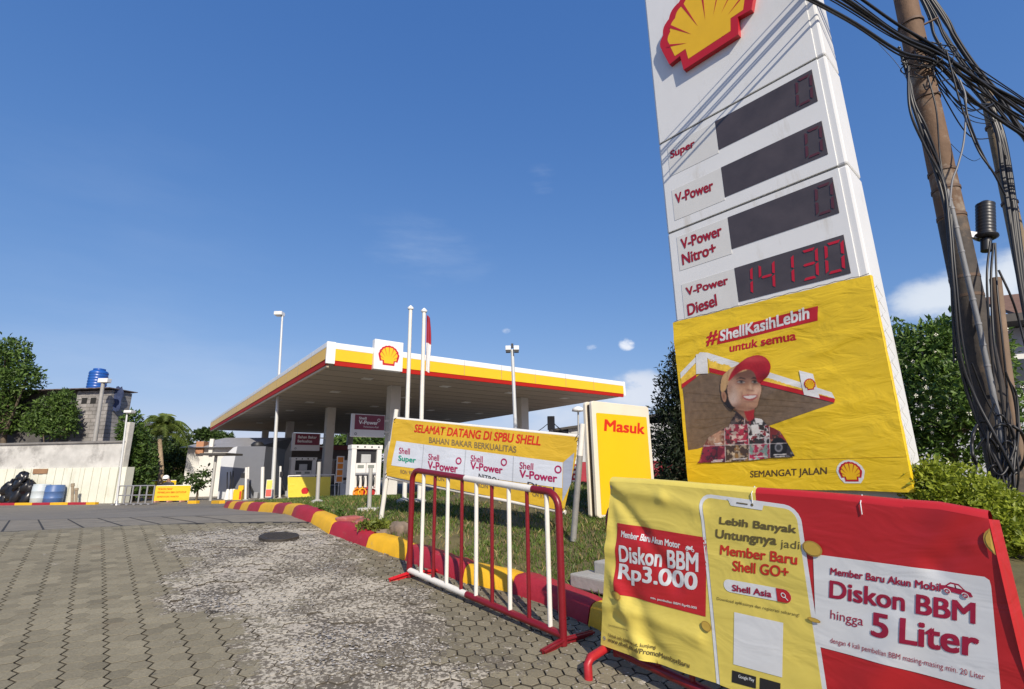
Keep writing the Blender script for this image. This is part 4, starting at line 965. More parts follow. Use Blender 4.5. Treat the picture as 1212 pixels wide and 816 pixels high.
write(SM, 'Masuk', (714.6, 510.3), (762.6, 514.4), (715.4, 496.4), M('red acrylic letter', (.62, .03, .012), .35), th, 2, .045)

# ------------------------------------------------------------------ welcome banner on its leaning pipe frame
Wl = lpt(449, 616); Wr = lpt(676.5, 642)
WU = np.array([Wr[0]-Wl[0], Wr[1]-Wl[1], 0]); wlen = np.linalg.norm(WU)
print('welcome', Wl, Wr, wlen)
def wf(a, b): return .010*math.sin(2.2*a)+.005*math.sin(6*a+4*b)+.010*math.exp(-((a-wlen*.04)/.12)**2)*math.sin(12*b)
SW = Surf(np.array([Wl[0], Wl[1], 0]), WU, Z3, wf, .10, .003)
th = thing('pipe_stand', 'leaning white pipe frame stuck in the lawn behind the crowd barrier', 'frame', Wl)
def wp(x, y, l=0): a, b = SW.px(x, y); return SW.O+SW.U*a+SW.V*b-SW.N*.035
MB().tube([wp(448.6, 617), wp(467.5, 484.5)], .033, 10).build('post', WHTP, th)
pa, pb_ = wp(688, 501.5), wp(677, 641); pm = pa*.72+pb_*.28
MB().tube([pa, pm], .034, 10).build('post', WHTP, th); MB().tube([pm, pb_], .036, 10).build('post', M('bare grey pipe', (.30, .29, .27), .6, .3, var=.2, vscale=8), th)
MB().tube([wp(467, 495.5), wp(684, 517)], .026, 8).build('top_rail', WHTP, th); MB().tube([wp(456.5, 565), wp(668, 607)], .026, 8).build('bottom_rail', WHTP, th)
wb = thing('welcome_banner', 'yellow welcome banner with a pale strip of fuel names, lashed to a leaning white frame', 'banner', wp(560, 545))
WY = PR('welcome yellow', (.66, .42, .03), .5)
shape(SW, [(466.5, 495.5), (684, 517.5), (682.5, 540), (667.5, 605), (456.5, 563), (460, 535)], WY, wb, 'banner_sheet', 0)
shape(SW, [(469.5, 522), (666, 547.5), (665.4, 578), (464, 551)], PR('pale blue strip', (.60, .64, .70), .3), wb, 'name_strip', 1)
shape(SW, [(666.5, 547.5), (680, 536), (676, 572), (665.8, 594)], PR('grey blue fold', (.36, .40, .48), .3), wb, 'folded_end', 1)
for x, y, x2, y2 in ((502, 526, 499, 556), (551, 533, 549, 563), (607.5, 540, 606, 570)): shape(SW, [(x, y), (x+.9, y), (x2+.9, y2), (x2, y2)], PR('strip divider', (.42, .45, .5), .2), wb, 'divider', 2)
RT, GT, MT, GR = PR('welcome red', (.60, .03, .012), .2), PR('welcome green', (.015, .30, .20), .2), PR('welcome maroon', (.36, .012, .09), .2), PR('welcome brown', (.24, .17, .07), .2)
write(SW, 'SELAMAT DATANG DI SPBU SHELL', (490.6, 511.8), (639.5, 527.8), (491.4, 502.2), RT, wb, 1, .03, .18)
write(SW, 'BAHAN BAKAR BERKUALITAS', (508.4, 524.4), (611, 536.2), (508.8, 517.5), GR, wb, 1, .02)
k = lambda x, y: (420+x/3.139, 360+y/3.139)
write(SW, 'Shell', k(166, 556), k(206, 560), k(167, 533), MT, wb, 2, .015); write(SW, 'Super', k(163, 588), k(228, 597), k(165, 562), GT, wb, 2, .03)
for (x, y, x1, y1, xt, yt, vx, vy, vx1, vy1, vt, ox, oy, sub) in ((275, 579, 315, 584, 276, 556, 272, 613, 384, 628, 583, 387, 583, None), (430, 585, 474, 590, 431, 561, 429, 614, 548, 632, 586, 553, 588, 'NITRO+'), (612, 612, 663, 617, 613, 587, 611, 645, 752, 664, 615, 755, 615, 'Diesel')):
    write(SW, 'Shell', k(x, y), k(x1, y1), k(xt, yt), MT, wb, 2, .015)
    write(SW, 'V-Power', k(vx, vy), k(vx1, vy1), k(vx+1, vt), MT, wb, 2, .035)
    c = SW.px(*k(ox, oy)); rring(SW, c, .048, .030, MT, wb, 'ring_mark', 2, 24)
    if sub: write(SW, sub, k(vx+30, vy+34), k(vx1-10, vy1+36), k(vx+31, vy+15), PR('sub ink', (.04, .04, .05), .1), wb, 2, .02)
for txt, x, y, w in (('RON 90', 172, 630, 42), ('RON 95', 300, 655, 55), ('RON 98', 457, 681, 60), ('CN 51', 660, 714, 42)): write(SW, txt, k(x, y), k(x+w, y+w*.13), k(x, y-15), GR, wb, 1, .02)
for x, y in ((468, 497), (683, 518.5), (457.5, 562), (667, 604)):
    p = wp(x, y); MB().tube([p+SW.N*.07, p+Z3*.04, p-SW.N*.05, p-Z3*.04+SW.N*.05], .006, 5).build('tie', DARK, wb)

# ------------------------------------------------------------------ station canopy
KC = np.array([-6.85, 18., 0]); CA, CB_ = azd(-36.7), azd(53.3); Z0, Z1 = 5.42, 6.26; LI, LJ = 16.35, 34.
def cpos(i, j, z=0.): return KC+CB_*i+CA*j+Z3*z
def cbox(mb, i0, i1, j0, j1, z0, z1, mi=0): return mb.prism([cpos(i0, j0, z0), cpos(i1, j0, z0), cpos(i1, j1, z0), cpos(i0, j1, z0)], Z3*(z1-z0), mi)
th = thing('station_canopy', 'wide flat fuel station canopy with white, yellow and red edges on square columns', 'canopy', cpos(8, 3.5, .5))
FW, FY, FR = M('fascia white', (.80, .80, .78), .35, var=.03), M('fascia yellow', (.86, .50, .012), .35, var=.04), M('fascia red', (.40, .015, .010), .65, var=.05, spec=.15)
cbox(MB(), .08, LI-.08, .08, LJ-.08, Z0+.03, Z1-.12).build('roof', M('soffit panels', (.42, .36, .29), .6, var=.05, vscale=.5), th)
mb = MB()
for j in np.arange(1.2, LJ, 1.2): cbox(mb, .1, LI-.1, j-.01, j+.01, Z0+.022, Z0+.03)
mb.build('panel_joint', M('dark joint grey', (.17, .16, .14), .8), th)  # thin dark grey strips marking the soffit panel joints
mb = MB(); cbox(mb, 0, LI, -.02, .08, 6.02, Z1); cbox(mb, -.02, .08, .08, LJ, 6.06, Z1); cbox(mb, LI-.08, LI+.02, .08, LJ, 6.02, Z1); cbox(mb, .08, LI-.08, LJ-.08, LJ, 6.02, Z1)
mb.build('white_band', FW, th, bev=.015)
mb = MB(); cbox(mb, -.025, .30, -.05, .05, Z0+.02, Z1+.01); mb.build('corner_panel', FW, th, bev=.01)
mb = MB(); cbox(mb, .30, 1.74, -.012, .07, 5.58, 6.018); cbox(mb, 2.96, LI-.12, -.012, .07, 5.58, 6.018); cbox(mb, -.012, .07, .08, LJ, 5.62, 6.058); mb.build('yellow_band', FY, th)
mb = MB(); cbox(mb, LI-.12, LI+.03, -.04, .06, Z0+.05, Z1+.005); mb.build('corner_panel', FW, th, bev=.01)
mb = MB(); cbox(mb, .30, 1.74, .01, .09, Z0-.02, 5.578); cbox(mb, 2.96, LI-.12, .01, .09, Z0-.02, 5.578); cbox(mb, .01, .10, .08, LJ, Z0-.02, 5.618); mb.build('red_band', FR, th)
mb = MB(); cbox(mb, .05, .13, .08, LJ, Z0-.10, Z0-.022); mb.build('gutter', M('gutter cream', (.62, .50, .34), .5), th)
mb = MB()
for q in np.arange(3.9, LI-.5, 2.0): cbox(MB(), q, q+.014, -.024, -.0125, 5.60, Z1-.02).build('panel_joint', M('seam grey', ()), th)
for q in np.arange(2., LJ, 2.0): cbox(MB(), -.024, -.0125, q, q+.014, 5.64, Z1-.02).build('panel_joint', M('seam grey', ()), th)
COLM = M('column paint', (.60, .58, .53), .55, var=.06, dirt=(.4, .37, .32), dthr=.62)
for i, j in ((4.2, 3.5), (4.2, 13), (4.2, 23), (4.2, 32), (11.8, 3.5), (12, 32)):
    P = cpos(i, j); MB().prism([cpos(i+a, j+b, gz(P[0], P[1])) for a, b in ((-.25, -.25), (.25, -.25), (.25, .25), (-.25, .25))], Z3*(Z0+.03-gz(P[0], P[1]))).build('column', COLM, th, bev=.02)
LGT = M('downlight glass', (.75, .73, .68), .3)
for j in (2.2, 6.5, 11, 15.5, 20, 25):
    for i in (2.4, 6.2, 10, 13.8):
        cbox(MB(), i-.22, i+.22, j-.22, j+.22, Z0+.0, Z0+.029).build('downlight', LGT, th, bev=.01)
# emblem box
SE = Surf(cpos(0, -.16), CB_, Z3, step=.006)
mb = MB(); cbox(mb, 1.75, 2.95, -.16, .10, 5.40, 6.60); eb = mb.build('emblem_box', FW, th, bev=.02)
emblem(SE, (2.35, 6.0), .80, .80, eb, 1)

# hanging product signs beside the columns
BOARD, MARS = M('sign board grey white', (.62, .61, .60), .4, var=.03), M('sign maroon', (.16, .008, .03), .35, var=.05)
LW = M('white sign letter', (.75, .74, .72), .4)
def spreader(j, px, pr, lbl, lines, ring):
    S = Surf(cpos(0, j), CB_, Z3, step=.006); (x0, y0, x1, y1) = px
    a0, b1 = S.px(x0, y0); a1, b0 = S.px(x1, y1); b1 = S.px((x0+x1)/2, y0)[1]; b0 = S.px((x0+x1)/2, y1)[1]
    t = thing('product_sign', lbl, 'sign', S.at((a0+a1)/2, b0, 0), 'maroon product signs hanging under the canopy')
    def bx(a0, a1, b0, b1, d0, d1): return MB().prism([S.at(a0, b0)+S.N*d0, S.at(a1, b0)+S.N*d0, S.at(a1, b0)+S.N*d1, S.at(a0, b0)+S.N*d1], Z3*(b1-b0))
    bx(a0, a1, b0, b1, -.12, 0).build('board', BOARD, t, bev=.015)
    (x0, y0, x1, y1) = pr; c0 = S.px(x0, (y0+y1)/2)[0]; c1 = S.px(x1, (y0+y1)/2)[0]; d1 = S.px((x0+x1)/2, y0)[1]; d0 = S.px((x0+x1)/2, y1)[1]
    bx(c0, min(c1, a1-.02), d0, d1, 0, .006).build('maroon_panel', MARS, t)
    for q in (.25, .75): MB().bar(S.at(a1-.05, b0+(b1-b0)*q)-S.N*.06, S.at(a1+.35, b0+(b1-b0)*q)-S.N*.06, .06).build('arm', COLM, t)
    w, h = c1-c0, d1-d0
    for txt, u0, u1, v0, v1, bo in lines: write(S, txt, (c0+w*u0, d0+h*v0), (c0+w*u1, d0+h*v0), (c0+w*u0, d0+h*v1), LW, t, 2, bo, px=False)
    if ring: rring(S, (c0+w*.80, d0+h*.68), h*.11, h*.075, LW, t, 'ring_mark', 2, 20)
    rring(S, (a0+(a1-a0)*.14, b0+(b1-b0)*.13), .06, .03, M('sign grey mark', (.2, .2, .2), .5), t, 'round_mark', 1, 18)
spreader(3.2, (416.5, 490.5, 455, 517.6), (419.8, 491.7, 455, 509), 'maroon product sign with a white ring, nearest the welcome banner', [('Shell', .13, .38, .68, .86, .02), ('V-Power', .13, .78, .36, .62, .04), ('Performance Fuel', .30, .80, .14, .26, .0)], True)
spreader(12.7, (346.5, 513, 378, 533.8), (349.5, 513.6, 378, 527), 'middle maroon product sign with two lines of white words', [('Bahan Bakar', .10, .88, .58, .82, .02), ('Berkualitas', .10, .70, .22, .46, .02)], False)
spreader(22.7, (304.5, 526.5, 333, 542.7), (307, 527.2, 333, 538), 'small far maroon product sign behind the street lamp', [('Bahan Bakar', .10, .88, .58, .82, .02), ('Berkualitas', .10, .70, .22, .46, .02)], False)

# fuel dispensers
DW, DK, DG = M('dispenser white', (.74, .73, .70), .4, var=.04), M('dispenser black', (.02, .02, .022), .5), M('dispenser grey', (.32, .33, .35), .4)
ORG = [M('orange hose', (.75, .25, .01), .4), M('yellow hose', (.8, .45, .02), .4), M('red hose', (.45, .02, .02), .4), M('white hose', (.7, .68, .62), .4)]
def dispenser(j, x0, x1, ytop, ybot, lbl):
    S = Surf(cpos(0, j), CB_, Z3, step=.006); a0, a1 = S.px(x0, ybot)[0], S.px(x1, ybot)[0]; z0 = gz(*S.at((a0+a1)/2, 0)[:2]); xm = (x0+x1)/2; z1 = S.px(xm, ytop)[1]; w, h = a1-a0, z1-z0
    t = thing('fuel_dispenser', lbl, 'fuel pump', S.at((a0+a1)/2, z0, 0), 'fuel dispensers under the canopy')
    def bx(u0, u1, v0, v1, d0, d1, nm, m, par=None, bev=.01): return MB().prism([S.at(a0+w*u0, z0+h*v0)+S.N*d0, S.at(a0+w*u1, z0+h*v0)+S.N*d0, S.at(a0+w*u1, z0+h*v0)+S.N*d1, S.at(a0+w*u0, z0+h*v0)+S.N*d1], Z3*h*(v1-v0)).build(nm, m, par or t, bev=bev)
    bx(-.1, 1.1, -.03, .015, -.5, .25, 'plinth', GREYC)
    bx(.17, .9, .02, .9, -.42, -.10, 'cabinet', DK)
    for u in (0, .86): bx(u, u+.16, .015, .93, -.45, .02, 'side_post', DW)
    hd = bx(-.02, 1.04, .92, 1., -.46, .04, 'header', DW)
    for u in (.18, .42, .66, .9): MB().prism([S.at(a0+w*(u+q*math.cos(k)), z0+h*.96+w*q*math.sin(k))+S.N*.041 for q, k in [(.03, kk*math.pi/4) for kk in range(8)]], S.N*.006).build('lamp_dot', DK, hd)
    bx(.34, .66, .66, .82, -.10, -.02, 'screen_housing', M('screen grey', (.45, .46, .46), .4)); 
    for u in (.17, .52): 
        p = bx(u, u+.335, .47, .655, -.10, .0, 'meter_panel', DW); bx(u+.05, u+.26, .56, .62, .0, .008, 'display', M('meter display', (.25, .27, .24), .3), p, 0)
    bx(.17, .86, .44, .465, -.10, .01, 'shelf', DG); bx(.17, .86, .20, .44, -.12, -.08, 'nozzle_bay', DW)
    for k, u in enumerate((.24, .41, .58, .75)):
        p = MB(); c = S.at(a0+w*u, z0+h*.32); p.tube([c+Z3*h*.10+S.N*.0, c+Z3*h*.05+S.N*.10, c-Z3*h*.06+S.N*.11, c-Z3*h*.10+S.N*.03], [.05, .06, .055, .03], 8); p.build('nozzle', DK, t)
        lo = S.at(a0+w*u, z0+h*.11); r = h*.075
        MB().tube([c-Z3*h*.10+S.N*.05]+[lo+S.U*r*math.sin(q)+Z3*r*math.cos(q)+S.N*.06 for q in np.linspace(0, 6.28, 16)], .026, 7).build('hose', ORG[(k*1) % 4] if k != 1 else ORG[1], t)
    bx(.02, .5, .02, .19, -.12, -.02, 'lower_panel', ORG[0]); bx(.5, .86, .02, .19, -.12, -.02, 'lower_panel', M('dispenser red', (.4, .02, .02), .4))
dispenser(3.0, 413, 448.5, 526.8, 588, 'white fuel dispenser with orange and red hoses, nearest the welcome banner')
dispenser(12.5, 341, 370.5, 541.5, 589.5, 'middle white fuel dispenser half hidden by a yellow banner')
dispenser(22.3, 301, 325, 551, 590, 'far white fuel dispenser behind the street lamp')
def boxthing(name, lbl, cat, S, px, d, parts, group=None):
    """upright sheet or cabinet measured on a facing plane: parts = (name, material, u0, u1, v0, v1, front offset)"""
    x0, y0, x1, y1 = px; a0, a1 = S.px(x0, y1)[0], S.px(x1, y1)[0]; z1 = S.px((x0+x1)/2, y0)[1]; z0 = S.px((x0+x1)/2, y1)[1]; w, h = a1-a0, z1-z0
    t = thing(name, lbl, cat, S.at((a0+a1)/2, z0), group)
    for nm, m, u0, u1, v0, v1, f in parts:
        MB().prism([S.at(a0+w*u0, z0+h*v0)+S.N*(f-d), S.at(a0+w*u1, z0+h*v0)+S.N*(f-d), S.at(a0+w*u1, z0+h*v0)+S.N*f, S.at(a0+w*u0, z0+h*v0)+S.N*f], Z3*h*(v1-v0)).build(nm, m, t, bev=.006)
    return t, (a0, a1, z0, z1)
def facing(px, py, az=90, dz=0., lawn=False):
    P = lpt(px, py) if lawn else gpt(px, py); return Surf(np.array([P[0], P[1], 0]), azd(az), Z3, step=.005), P
S_, P_ = facing(406.5, 588.5, 70)
boxthing('payment_terminal', 'pale grey payment cabinet standing beside the nearest dispenser', 'cabinet', S_, (402, 545, 412, 588.5), .35, [('cabinet', M('cabinet grey', (.55, .56, .57), .4), 0, 1, 0, 1, 0), ('card_slot', DK, .15, .85, .45, .53, .012), ('keypad', DG, .3, .7, .36, .42, .012)])
S_, P_ = facing(398, 589.5, 60)
t, _ = boxthing('price_board', 'narrow white board with four orange price squares beside the payment cabinet', 'sign', S_, (395.5, 540, 404.6, 589.5), .05, [('post', STEEL, .42, .58, 0, .36, -.01), ('board', BOARD, 0, 1, .35, 1, 0)] + [('price_square', M('orange print', (.62, .20, .02), .4), .14, .86, .38+.155*k, .505+.155*k, .008) for k in range(4)])

# yellow banner on a white rail in front of the dispensers
S_, P_ = facing(366, 589.5, 84)
t = thing('rail_barrier', 'low white rail carrying a yellow banner in front of the dispensers', 'barrier', P_)
q = [S_.px(*p) for p in ((341, 563.5), (396, 562), (396, 590), (341, 590))]
MB().tube([S_.at(*q[0])-S_.N*.04, S_.at(*q[1])-S_.N*.04, S_.at(*q[2])-S_.N*.04], .03, 8).build('rail', DW, t); MB().tube([S_.at(*q[0])-S_.N*.04, S_.at(*q[3])-S_.N*.04], .03, 8).build('post', DW, t); 
bnr = thing('yellow_banner', 'crumpled yellow banner with a red mark, hung on the low white rail', 'banner', S_.at(*S_.px(366, 588)))
FY2 = PR('faded yellow', (.70, .58, .06), .5)
shape(S_, [(340.5, 565), (391.5, 564.5), (390.5, 588), (341, 589)], FY2, bnr, 'banner_sheet', 0)
c = S_.px(361, 581); shape(S_, [(c[0]+x*.36, c[1]+y*.34) for x, y in shell_outline()], CR_, bnr, 'red_mark', 1, px=False)
write(S_, 'MAAF, STASIUN TUTUP', (352, 573.5), (385, 572.5), (352, 570), PR('faded ink', (.42, .30, .05), .1), bnr, 1, .02) if False else None

# ------------------------------------------------------------------ lamps, flag poles, small posts
def lamp(name, lbl, foot, top, r0, r1, head, arm=None, mat=None, group=None, lawn=False):
    P = lpt(*foot) if lawn else gpt(*foot); T = atY(*top, P[1]); t = thing(name, lbl, 'street lamp', P, group)
    MB().tube([P+(T-P)*k for k in np.linspace(0, 1, 6)], list(np.linspace(r0, r1, 6)), 10).build('pole', mat or M('lamp pole', (.62, .63, .62), .45, .2, var=.06, dirt=(.42, .4, .36), dthr=.66), t)
    MB().lathe(P-Z3*.02, [(r0*2.2, 0), (r0*2.2, .05), (r0*1.2, .08), (r0*1.2, .2)], 12).build('base_flange', STEEL, t)
    for i, (dx, dzz, w, h, d) in enumerate(head):
        MB().box(T+np.array([dx, 0, dzz]), (w, d, h)).build('lamp_head', M('lamp head white', (.72, .72, .70), .4) if h < .3 or True else DK, t, bev=.02)
    if arm:
        z, w = arm; c = P+(T-P)*z; MB().tube([c-np.array([w, 0, -.02]), c+np.array([w, 0, .02])], .022, 6).build('cross_arm', DG, t)
    return t, P, T
t, P, T = lamp('street_lamp', 'tall white street lamp standing alone before the canopy', (322, 591), (334.3, 373), .105, .05, [(-.17, .06, .42, .20, .42)], (.513, .28))
MB().box(T+np.array([-.02, 0, -.04]), (.1, .1, .12)).build('bracket', DG, t)
t, P, T = lamp('floodlight_post', 'slim post with twin floodlights in front of the canopy edge', (613.5, 592), (606.3, 414), .055, .045, [], (.46, .05), lawn=False)
for sx in (-.11, .11):
    h = MB().box(T+np.array([sx, -.05, .02]), (.14, .16, .12)).build('lamp_head', FW, t, bev=.01); MB().box(T+np.array([sx, -.10, -.07]), (.12, .10, .07)).build('visor', DK, h)
MB().box(T+np.array([0, 0, .10]), (.06, .06, .12)).build('sensor', DK, t)
lamp('street_lamp', 'thin leaning lamp with white head beside the metal fence gap', (137.7, 598), (150.6, 489), .05, .035, [(.10, .05, .34, .12, .3)])
for foot, top, lbl in (((478.6, 594), (486, 366.5), 'bare white flag pole, taller of the pair'), ((496.4, 594.5), (502, 369.7), 'white flag pole with a limp red and white flag')):
    P = lpt(*foot); T = atY(*top, P[1]); t = thing('flag_pole', lbl, 'flag pole', P, 'flag poles before the canopy')
    MB().tube([P, (P+T)/2, T], [.040, .037, .033], 10).build('pole', WHTP, t); MB().lathe(T, [(.05, 0), (.06, .03), (.01, .08)], 10).build('cap', FW, t)
    MB().lathe(P-Z3*.03, [(.14, 0), (.14, .06), (.06, .09)], 12).build('foot_plate', GREYC, t)
    if 'red' in lbl:
        f = thing('flag', 'limp red and white flag hanging from the shorter flag pole', 'flag', T-Z3*.1)
        for nm, m, z0, z1 in (('red_half', M('flag red', (.36, .02, .04), .7), 0, .5), ('white_half', M('flag white', (.72, .70, .70), .7), .5, 1)):
            mb = MB(); vs = []; nr, ncx = 8, 9
            for a in range(nr+1):
                k = z0+(z1-z0)*a/nr; z = -.05-1.05*k
                for b in range(ncx+1):
                    u = b/ncx; wdt = .10*(.35+.65*math.sin(min(1, k*1.1+.15)*2.2)); vs.append(T+np.array([.05+wdt*u, .035*math.sin(u*9+k*2), z-.05*u]))
            mb.add(vs, [(i*(ncx+1)+j, i*(ncx+1)+j+1, (i+1)*(ncx+1)+j+1, (i+1)*(ncx+1)+j) for i in range(nr) for j in range(ncx)], 0, True); mb.build(nm, m, f)
def smallpost(name, lbl, foot, top, r, mat, base=None, lawn=True, group=None):
    P = lpt(*foot) if lawn else gpt(*foot); T = atY(*top, P[1]); t = thing(name, lbl, 'post', P, group); MB().tube([P, T], r, 8).build('pole', mat, t)
    if base == 'dome': MB().lathe(P-Z3*.02, [(.17, 0), (.16, .05), (.10, .09), (.04, .11)], 14).build('base', M('pale concrete', (.45, .43, .39), .9, var=.2), t)
    if base == 'slab': MB().box(P+Z3*.015, (.30, .26, .05)).build('base', M('pale concrete', (.45, .43, .39), .9, var=.2), t, bev=.01)
    return t
GP = M('dull grey post', (.42, .41, .38), .6, .1, var=.15)
smallpost('chain_post', 'thin grey post on a domed concrete foot by the kerb bend', (375.3, 597), (377.8, 547), .038, GP, 'dome')
smallpost('chain_post', 'thin grey post on a square slab, left of the welcome banner', (436.8, 604), (438.8, 554.5), .034, GP, 'slab')

# ------------------------------------------------------------------ foliage
def leaves(centres, n, size, seed=0, lean=.0, aspect=2.2, inner=.55):
    """leaf-sized folded faces spread through ellipsoids; clumps get their own tone"""
    r = np.random.default_rng(seed); C = np.array([c[:3] for c in centres], float); Rr = np.array([c[3:6] for c in centres], float)
    wgt = (Rr[:, 0]*Rr[:, 1]+Rr[:, 0]*Rr[:, 2]+Rr[:, 1]*Rr[:, 2]); wgt /= wgt.sum(); idx = r.choice(len(C), n, p=wgt)
    # clumps inside each lobe
    d = r.normal(size=(n, 3)); d /= np.linalg.norm(d, axis=1)[:, None]
    ncl = max(6, n//60); cd = r.normal(size=(ncl, 3)); cd /= np.linalg.norm(cd, axis=1)[:, None]; ci = r.integers(0, ncl, n); mixk = r.uniform(.0, 1, n)[:, None]**1.5
    d = cd[ci]*(1-mixk*.75)+d*mixk*.75; d /= np.linalg.norm(d, axis=1)[:, None]+1e-9
    rad = inner+(1.12-inner)*r.random(n)**.55; rad *= .86+.28*r.random(ncl)[ci]
    P = C[idx]+d*Rr[idx]*rad[:, None]
    ax = r.normal(size=(n, 3)); ax += d*.6; ax[:, 2] -= lean; ax /= np.linalg.norm(ax, axis=1)[:, None]
    up = d+r.normal(size=(n, 3))*.7+np.array([0, 0, .5]); s = np.cross(ax, up); s /= np.linalg.norm(s, axis=1)[:, None]+1e-9; nn = np.cross(s, ax)
    L = size*(.6+.8*r.random(n))[:, None]; Wd = L/aspect
    v = np.stack([P, P+ax*L*.5+s*Wd*.5+nn*Wd*.25, P+ax*L, P+ax*L*.5-s*Wd*.5+nn*Wd*.25], 1).reshape(-1, 3)
    mb = MB(); mb.v = [tuple(x) for x in v.tolist()]; tone = np.clip((r.random(ncl)*.7)[ci]+r.normal(0, .16, n)+.15, 0, 1)
    for i in range(n):
        k = 4*i; mb.f += [(k, k+1, k+2), (k, k+2, k+3)]; mb.m += [0, 0]; mb.smooth += [False, False]; mb.tone += [float(tone[i])]*2
    return mb, P
BARK = M('bark', (.13, .10, .07), .9, var=.3, vscale=8, bump=.6, bscale=30)
G_DARK = leafmat('dark green leaves', (.012, .028, .007), (.075, .125, .028)); G_MID = leafmat('mid green leaves', (.026, .062, .013), (.13, .21, .04)); G_LIME = leafmat('lime leaves', (.13, .18, .016), (.42, .48, .05), .4)
G_BLK = leafmat('blackish green leaves', (.006, .012, .005), (.022, .036, .012), .1)  # near-black green, used for the narrow evergreen alone
def tree(name, lbl, base, trunk_h, centres, n, size, mat, r=.08, cat='tree', group=None, seed=1, limbs=5, aspect=2.2, inner=.5):
    t = thing(name, lbl, cat, base, group); base = np.array(base, float)
    mb = MB(); c0 = np.mean([c[:3] for c in centres], axis=0); fork = base+np.array([(c0[0]-base[0])*.4, (c0[1]-base[1])*.4, trunk_h])
    mb.tube([base-Z3*.1, (base+fork)/2+np.array([.03, .02, 0]), fork], [r*1.25, r, r*.8], 8)
    for c in centres[:limbs+3]:
        q = np.array(c[:3]); mb.tube([fork-Z3*.05, (fork+q)/2+np.array([0, 0, .08]), q+np.array([0, 0, c[5]*.3])], [r*.6, r*.4, r*.12], 6)
    mb.build('trunk', BARK, t)
    mb, P = leaves(centres, n, size, seed, aspect=aspect, inner=inner); mb.build('crown', mat, t, tones=True); return t, P

# ------------------------------------------------------------------ left side: wall, house, tank
def brick(name, ang, c1, c2, mort_, w=.4, h=.2):
    m = bpy.data.materials.new(name); m.use_nodes = True; t = m.node_tree; n = t.nodes; l = t.links; p = n['Principled BSDF']; p.inputs['Roughness'].default_value = .9
    co = n.new('ShaderNodeTexCoord'); mp = n.new('ShaderNodeMapping'); mp.vector_type = 'POINT'; mp.inputs['Rotation'].default_value = (0, 0, ang); l.new(co.outputs['Object'], mp.inputs[0])
    sp = n.new('ShaderNodeSeparateXYZ'); l.new(mp.outputs[0], sp.inputs[0]); cb_ = n.new('ShaderNodeCombineXYZ'); l.new(sp.outputs['X'], cb_.inputs[0]); l.new(sp.outputs['Z'], cb_.inputs[1])
    b = n.new('ShaderNodeTexBrick'); l.new(cb_.outputs[0], b.inputs['Vector']); b.inputs['Scale'].default_value = 1; b.inputs['Brick Width'].default_value = w; b.inputs['Row Height'].default_value = h; b.inputs['Mortar Size'].default_value = .018
    b.inputs['Color1'].default_value = (*c1, 1); b.inputs['Color2'].default_value = (*c2, 1); b.inputs['Mortar'].default_value = (*mort_, 1)
    nz = n.new('ShaderNodeTexNoise'); nz.inputs['Scale'].default_value = 1.5; nz.inputs['Detail'].default_value = 8; l.new(co.outputs['Object'], nz.inputs['Vector']); mr = n.new('ShaderNodeMapRange'); l.new(nz.outputs['Fac'], mr.inputs[0]); mr.inputs[1].default_value = .3; mr.inputs[2].default_value = .7; mr.inputs[3].default_value = .6; mr.inputs[4].default_value = 1.2
    mx = n.new('ShaderNodeMix'); mx.data_type = 'RGBA'; mx.blend_type = 'MULTIPLY'; mx.inputs[0].default_value = 1; l.new(b.outputs['Color'], mx.inputs[6]); l.new(mr.outputs[0], mx.inputs[7]); l.new(mx.outputs[2], p.inputs['Base Color'])
    bp = n.new('ShaderNodeBump'); bp.inputs['Strength'].default_value = .6; bp.inputs['Distance'].default_value = .02; l.new(b.outputs['Fac'], bp.inputs['Height']); bp.invert = True; l.new(bp.outputs[0], p.inputs['Normal']); return m
Pa, Pb = gpt(20, 596.8), gpt(134.5, 595.8); WUx = np.array([Pb[0]-Pa[0], Pb[1]-Pa[1], 0]); WUx /= np.linalg.norm(WUx)
SWL = Surf(np.array([Pb[0], Pb[1], 0]), WUx, Z3, step=.005); wz = gz(Pb[0], Pb[1]); azw = math.degrees(math.atan2(WUx[0], WUx[1]))
def sbox(S, a0, a1, b0, b1, d0, d1, mb=None):
    return (mb or MB()).prism([S.at(a0, b0)+S.N*d0, S.at(a1, b0)+S.N*d0, S.at(a1, b0)+S.N*d1, S.at(a0, b0)+S.N*d1], Z3*(b1-b0))
zz = lambda S, x, y: S.px(x, y)[1]; aa_ = lambda S, x, y: S.px(x, y)[0]
w0 = aa_(SWL, -150, 597); zlow, zup = zz(SWL, 80, 554), zz(SWL, 80, 525.5)
t = thing('boundary_wall', 'stained pale boundary wall with a ribbed cream fence along its foot', 'wall', SWL.at(-2, wz))
STN = M('stained plaster', (.52, .51, .48), .85, var=.25, vscale=1.5, dirt=(.16, .15, .14), dscale=.9, dthr=.50, bump=.2)
sbox(SWL, w0, -.15, wz-.1, zup, -.35, -.12).build('plaster_wall', STN, t)
sbox(SWL, w0, -.05, zup, zup+.10, -.42, -.04).build('coping', M('dark coping', (.20, .19, .18), .9, var=.3), t, bev=.02)
mb = MB(); k = w0
while k < -.08:
    sbox(SWL, k, min(k+.20, -.02), wz-.05, zlow, -.10, .0+.02*(int(k/.22) % 2), mb); k += .215
mb.build('ribbed_fence', M('cream sheet', (.70, .70, .59), .6, var=.08, vscale=2, streak=1, dirt=(.45, .43, .30), dscale=1.4, dthr=.56), t, bev=.01)
zp = zz(SWL, 132, 500); mb = MB(); mb.prism([SWL.at(-.22, wz)-SWL.N*.45, SWL.at(.0, wz)-SWL.N*.45, SWL.at(.0, wz)-SWL.N*.12, SWL.at(-.22, wz)-SWL.N*.12], Z3*(zp-wz)); mb.build('end_pillar', M('pillar plaster', (.58, .56, .50), .85, var=.2, dirt=(.25, .23, .2), dthr=.56), t, bev=.03)
